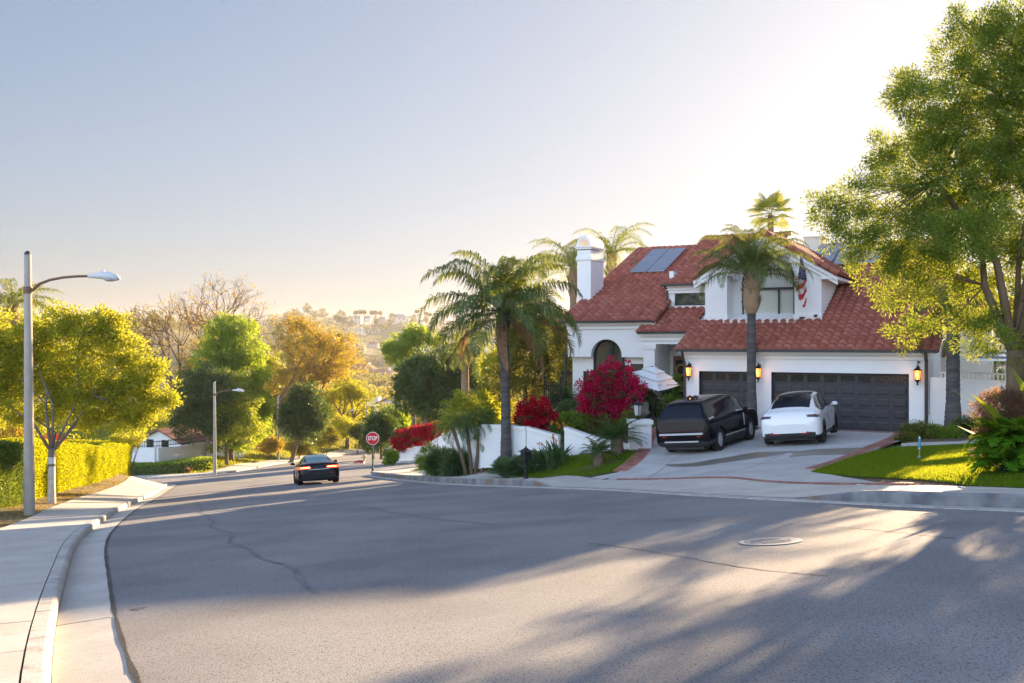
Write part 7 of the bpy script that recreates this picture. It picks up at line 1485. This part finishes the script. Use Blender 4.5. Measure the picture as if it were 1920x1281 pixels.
FH = [(725, 760, 44, 190, 'cream house with red tile roof just beyond the stop sign', 0, 0, False), (700, 745, 26, 205, 'white house gable with tall chimney left of the cream house', 0, 0, True), (600, 757, 34, 260, 'pale house roof showing under the amber trees', 1, 0, True),
      (757, 735, 60, 420, 'long house with red roof in the valley', 2, 0, True), (680, 697, 50, 560, 'low brown roofed house among the valley trees', 2, 0, True), (712, 713, 70, 480, 'long red tiled house in the middle of the valley', 0, 0, True), (810, 655, 34, 640, 'low pale house on the right hillside', 1, 1, True),
      (650, 643, 28, 900, 'white house with steps on the mid slope', 0, 1, True), (674, 651, 22, 880, 'bright white two storey house below the mid slope', 0, 1, False), (700, 646, 20, 900, 'tan house right of the bright white house', 2, 0, True), (600, 632, 30, 1050, 'white house row at the left of the mid slope', 0, 1, True), (620, 634, 18, 1040, 'smaller white house beside the left row', 0, 1, True),
      (575, 630, 18, 1100, 'pale house half hidden at the left slope', 1, 1, True), (650, 621, 14, 1250, 'small white house on the upper slope', 0, 1, True), (672, 622, 24, 1240, 'long white house on the upper slope', 0, 1, True), (700, 620, 22, 1260, 'white house at the right of the upper slope', 0, 1, True), (590, 612, 10, 1330, 'tiny house high on the left slope', 1, 1, True),
      (668, 597, 18, 1480, 'white mansion on the ridge below the row of palms', 0, 1, True), (690, 596, 14, 1480, 'pale mansion right of the first ridge mansion', 0, 1, True), (716, 597, 14, 1490, 'tan mansion with arches in the middle of the ridge', 2, 1, False), (748, 597, 28, 1490, 'long white mansion at the right of the ridge', 0, 1, True), (790, 603, 12, 1500, 'small villa near the right end of the ridge', 1, 1, True),
      (250, 597, 30, 720, 'modern white house on the left hilltop', 0, 1, True), (272, 600, 18, 715, 'smaller house on the left hilltop', 2, 1, True), (850, 660, 26, 620, 'pale villa partly hidden by the palm fronds', 1, 0, True), (880, 668, 30, 560, 'white villa behind the palm left of the house', 0, 0, True), (730, 640, 16, 950, 'small house behind the spreading tree', 1, 0, True), (925, 640, 34, 150, 'white gabled neighbour house behind the big queen palm', 0, 0, False)]
for i, f_ in enumerate(FH): far_house(f_[0], f_[1], f_[2], f_[3], f_[4], f_[5], f_[6], f_[7], i)
# ridge palms and ridge trees
RP = [(667, 586), (675, 585), (683, 585), (697, 586), (704, 586), (713, 587), (782, 584), (800, 588), (806, 590), (621, 604), (735, 590)]
t0 = None
for i, (x_, y_) in enumerate(RP):
    Y = 1460; b = Vector((ray(x_, 0, Y).x, Y, 0)); b.z = float(G(b.x, Y)[0]); H = ray(0, y_, Y).z-b.z
    if t0 is None:
        t0 = thing('ridge_palm', b, 'tall thin palms in silhouette on the far ridge', 'palm tree', 'palms on the far ridge'); mb = MB(); mb.tube([(0, 0, -3), (0, 0, 20)], [.4, .3], 5); tr0 = build(mb, 'trunk', M['bark'], t0)
        rng = np.random.default_rng(1); cl = nrm(rng.normal(0, 1, (90, 3)))*1.0+np.array([0, 0, 20]); leafy('crown', cl, nrm(cl-np.array([0, 0, 20])), 5, .5, 2.6, .5, L['far1'], t0, rng, outw=1.5); o = t0
    else: o = copy_tree(t0); o.location = b
    s_ = H/20; o.scale = (1.25, 1.25, s_)
rt = None; rng = random.Random(4)
RT = [(553, 603, 22, 20), (576, 596, 18, 30), (604, 602, 22, 22), (640, 592, 26, 22), (655, 600, 18, 16), (630, 605, 20, 18), (590, 612, 20, 16), (705, 597, 14, 12), (733, 597, 14, 14), (770, 598, 16, 14), (777, 594, 10, 12), (800, 596, 14, 14), (812, 600, 12, 10), (825, 603, 10, 10), (660, 608, 14, 10), (250, 590, 16, 24), (206, 590, 16, 20), (290, 590, 22, 22), (320, 600, 22, 18), (540, 612, 20, 16), (645, 612, 20, 14), (728, 603, 14, 10), (860, 606, 18, 14), (885, 608, 18, 12), (915, 606, 20, 16), (940, 610, 20, 14), (225, 596, 10, 10), (640, 640, 20, 16), (750, 612, 10, 9)]
def far_tree_mesh(leaf, seed, nclump=46, per=22):
    rng_ = np.random.default_rng(seed); t = bpy.data.objects.new('far_tree', None); COL.objects.link(t)
    cl, out, _ = sample_blobs([(0, 0, .62, .42, .42, .34), (.2, .1, .5, .3, .3, .26), (-.22, 0, .48, .28, .3, .26), (0, 0, .78, .26, .26, .2)], nclump, rng_, .35, .5)
    leafy('crown', cl, out, per, .11, .085, .05, L[leaf], t, rng_); mb = MB(); mb.tube([(0, 0, -.3), (0, 0, .5)], [.035, .02], 5); build(mb, 'trunk', M['bark'], t); return t
FTM = [far_tree_mesh(l_, s_) for l_, s_ in (('far1', 1), ('far2', 2), ('far1', 3), ('far2', 4), ('darkwarm', 5))]
used = set()
def place_far(x, Y, w_, h_, k, label, group, cat='tree', zoff=0):
    o = FTM[k]
    if k in used: o = copy_tree(FTM[k])
    used.add(k); o.location = (x, Y, float(G(x, Y)[0])+zoff); o.scale = (w_, w_, h_); o.rotation_euler = (0, 0, (x*7.3) % 6.28); tag(o, label, cat, group); return o
for i, (x_, y_, wp_, hp_) in enumerate(RT):
    Y = 1440 if x_ > 500 else 700; x = ray(x_, 0, Y).x; zg = float(G(x, Y)[0]); top = ray(0, y_-hp_/2, Y).z; place_far(x, Y, wp_/FPX*Y, max(top-zg, hp_/FPX*Y)*1.02, i % 2*2 if i % 3 else 0, ('dusky rounded tree on the skyline of the grassy left hill' if x_ < 400 else 'dusky rounded tree on the far ridge left of the row of ridge palms' if x_ < 662 else 'dusky rounded tree beside the mansions on the far ridge' if x_ < 765 else 'dusky rounded tree at the right end of the far ridge'), 'trees on the skyline')
# valley trees one can tell apart
VT = 'trees filling the valley'
rng = random.Random(77); cnt = 0; wood = []
for i in range(230):
    Y = 150+(i/230)**1.3*520; a0, a1 = 470, 960
    x_ = rng.uniform(a0, a1); x = ray(x_, 0, Y).x; zg = float(G(x, Y)[0])
    h_ = rng.uniform(7, 14); w_ = rng.uniform(7, 12)
    if Y < 210 and x_ > 655 and x_ < 770: h_ *= .55
    if Y < 175: h_ *= .6
    kk_ = rng.choice([0, 1, 2, 3, 3, 1, 4] if Y < 300 else [0, 1, 2, 3]); place_far(x, Y, w_, h_, kk_, ('nearer ' if Y < 300 else 'distant ')+['olive round crowned tree', 'pale golden round crowned tree', 'olive tree with a lopsided crown', 'pale golden tree with a lopsided crown', 'dark green round crowned tree'][kk_]+(' on the left half of the valley' if x_ < 715 else ' on the right half of the valley'), VT); cnt += 1
# far-off woods as one mass
for nm, n_, y0, y1, leaf, sd, lb in (('far_wood', 1500, 640, 1460, 'far1', 5, 'hazy olive woods covering the far hillside'), ('far_wood', 900, 560, 1300, 'far2', 6, 'hazy golden scrub woods on the lower far slope')):
    rg = np.random.default_rng(sd); Yt = rg.uniform(y0, y1, n_); xt = (rg.uniform(-60, 1080, n_)-960)/FPX*Yt
    k_ = (np.array([noise.noise(Vector((a/90, b/90, sd))) for a, b in zip(xt, Yt)]) > (-.12 if leaf == 'far1' else .0)) & ~((Yt > 1100) & (xt > -170) & (rg.random(n_) > .35)) & ~((xt < -200) & (xt > -340) & (Yt > 640) & (Yt < 800) & (rg.random(n_) > .2)); xt = xt[k_]; Yt = Yt[k_]; n2 = len(xt); zt2 = G(xt, Yt)
    s_ = rg.uniform(7, 13, n2); idx = np.repeat(np.arange(n2), 90); o = nrm(rg.normal(0, 1, (len(idx), 3)))*(.6+.4*rg.random((len(idx), 1)))*(s_[idx]*.5)[:, None]; c = np.c_[xt, Yt, zt2+s_*.45][idx]+o*np.array([1, 1, .85])
    dr = nrm(o+rg.normal(0, 2.5, o.shape)); sd_ = nrm(np.cross(dr, rg.normal(0, 1, o.shape))); V = quads(c, dr, sd_, 1.9*rg.uniform(.6, 1.2, len(c)), 1.3*np.ones(len(c)))
    tag(mk(nm, V, np.arange(len(c)*4).reshape(-1, 4), L[leaf], attr=np.clip(rg.random(n2)[idx]*.7+.3*rg.random(len(c)), 0, 1)), lb, 'wood', kind='stuff')
# trees behind the house on the right, closing the view
for i, (x_, y_, rx, ry, Y, lf) in enumerate([(1960, 600, 120, 60, 60, 'golden'), (1660, 560, 60, 60, 58, 'darkwarm'), (2200, 620, 110, 110, 46, 'green'), (1780, 600, 60, 50, 75, 'golden')]):
    b = gbase(x_, Y); tree('backdrop_tree', b, pblobs(b, [(x_, y_, rx, ry), (x_-rx*.5, y_+ry*.4, rx*.6, ry*.6), (x_+rx*.5, y_+ry*.3, rx*.6, ry*.7)], Y), ['golden lit tree behind the neighbouring roof at the right edge', 'tree behind the right end of the house roof', 'broad green tree beyond the right edge', 'distant golden tree behind the ringed palm'][i], lf, n=220, per=50, spread=.6, Ln=.24, W=.09, seed=210+i, trunk=(.25, .2), trunk_h=3)
# ------------------------------------------------------------------ haze
mh_ = bpy.data.materials.new('haze'); mh_.use_nodes = True; n = mh_.node_tree.nodes; n.remove(n['Principled BSDF']); pv = n.new('ShaderNodeVolumePrincipled'); pv.inputs['Color'].default_value = (.97, .95, .95, 1); pv.inputs['Density'].default_value = .00013; pv.inputs['Anisotropy'].default_value = .2
mh_.node_tree.links.new(pv.outputs[0], n['Material Output'].inputs['Volume'])
mb = MB(); mb.box(-1600, 1600, -410, 2620, -72, 62); hz = build(mb, 'haze', mh_); tag(hz, 'thin golden evening haze in the air', 'haze', kind='stuff')
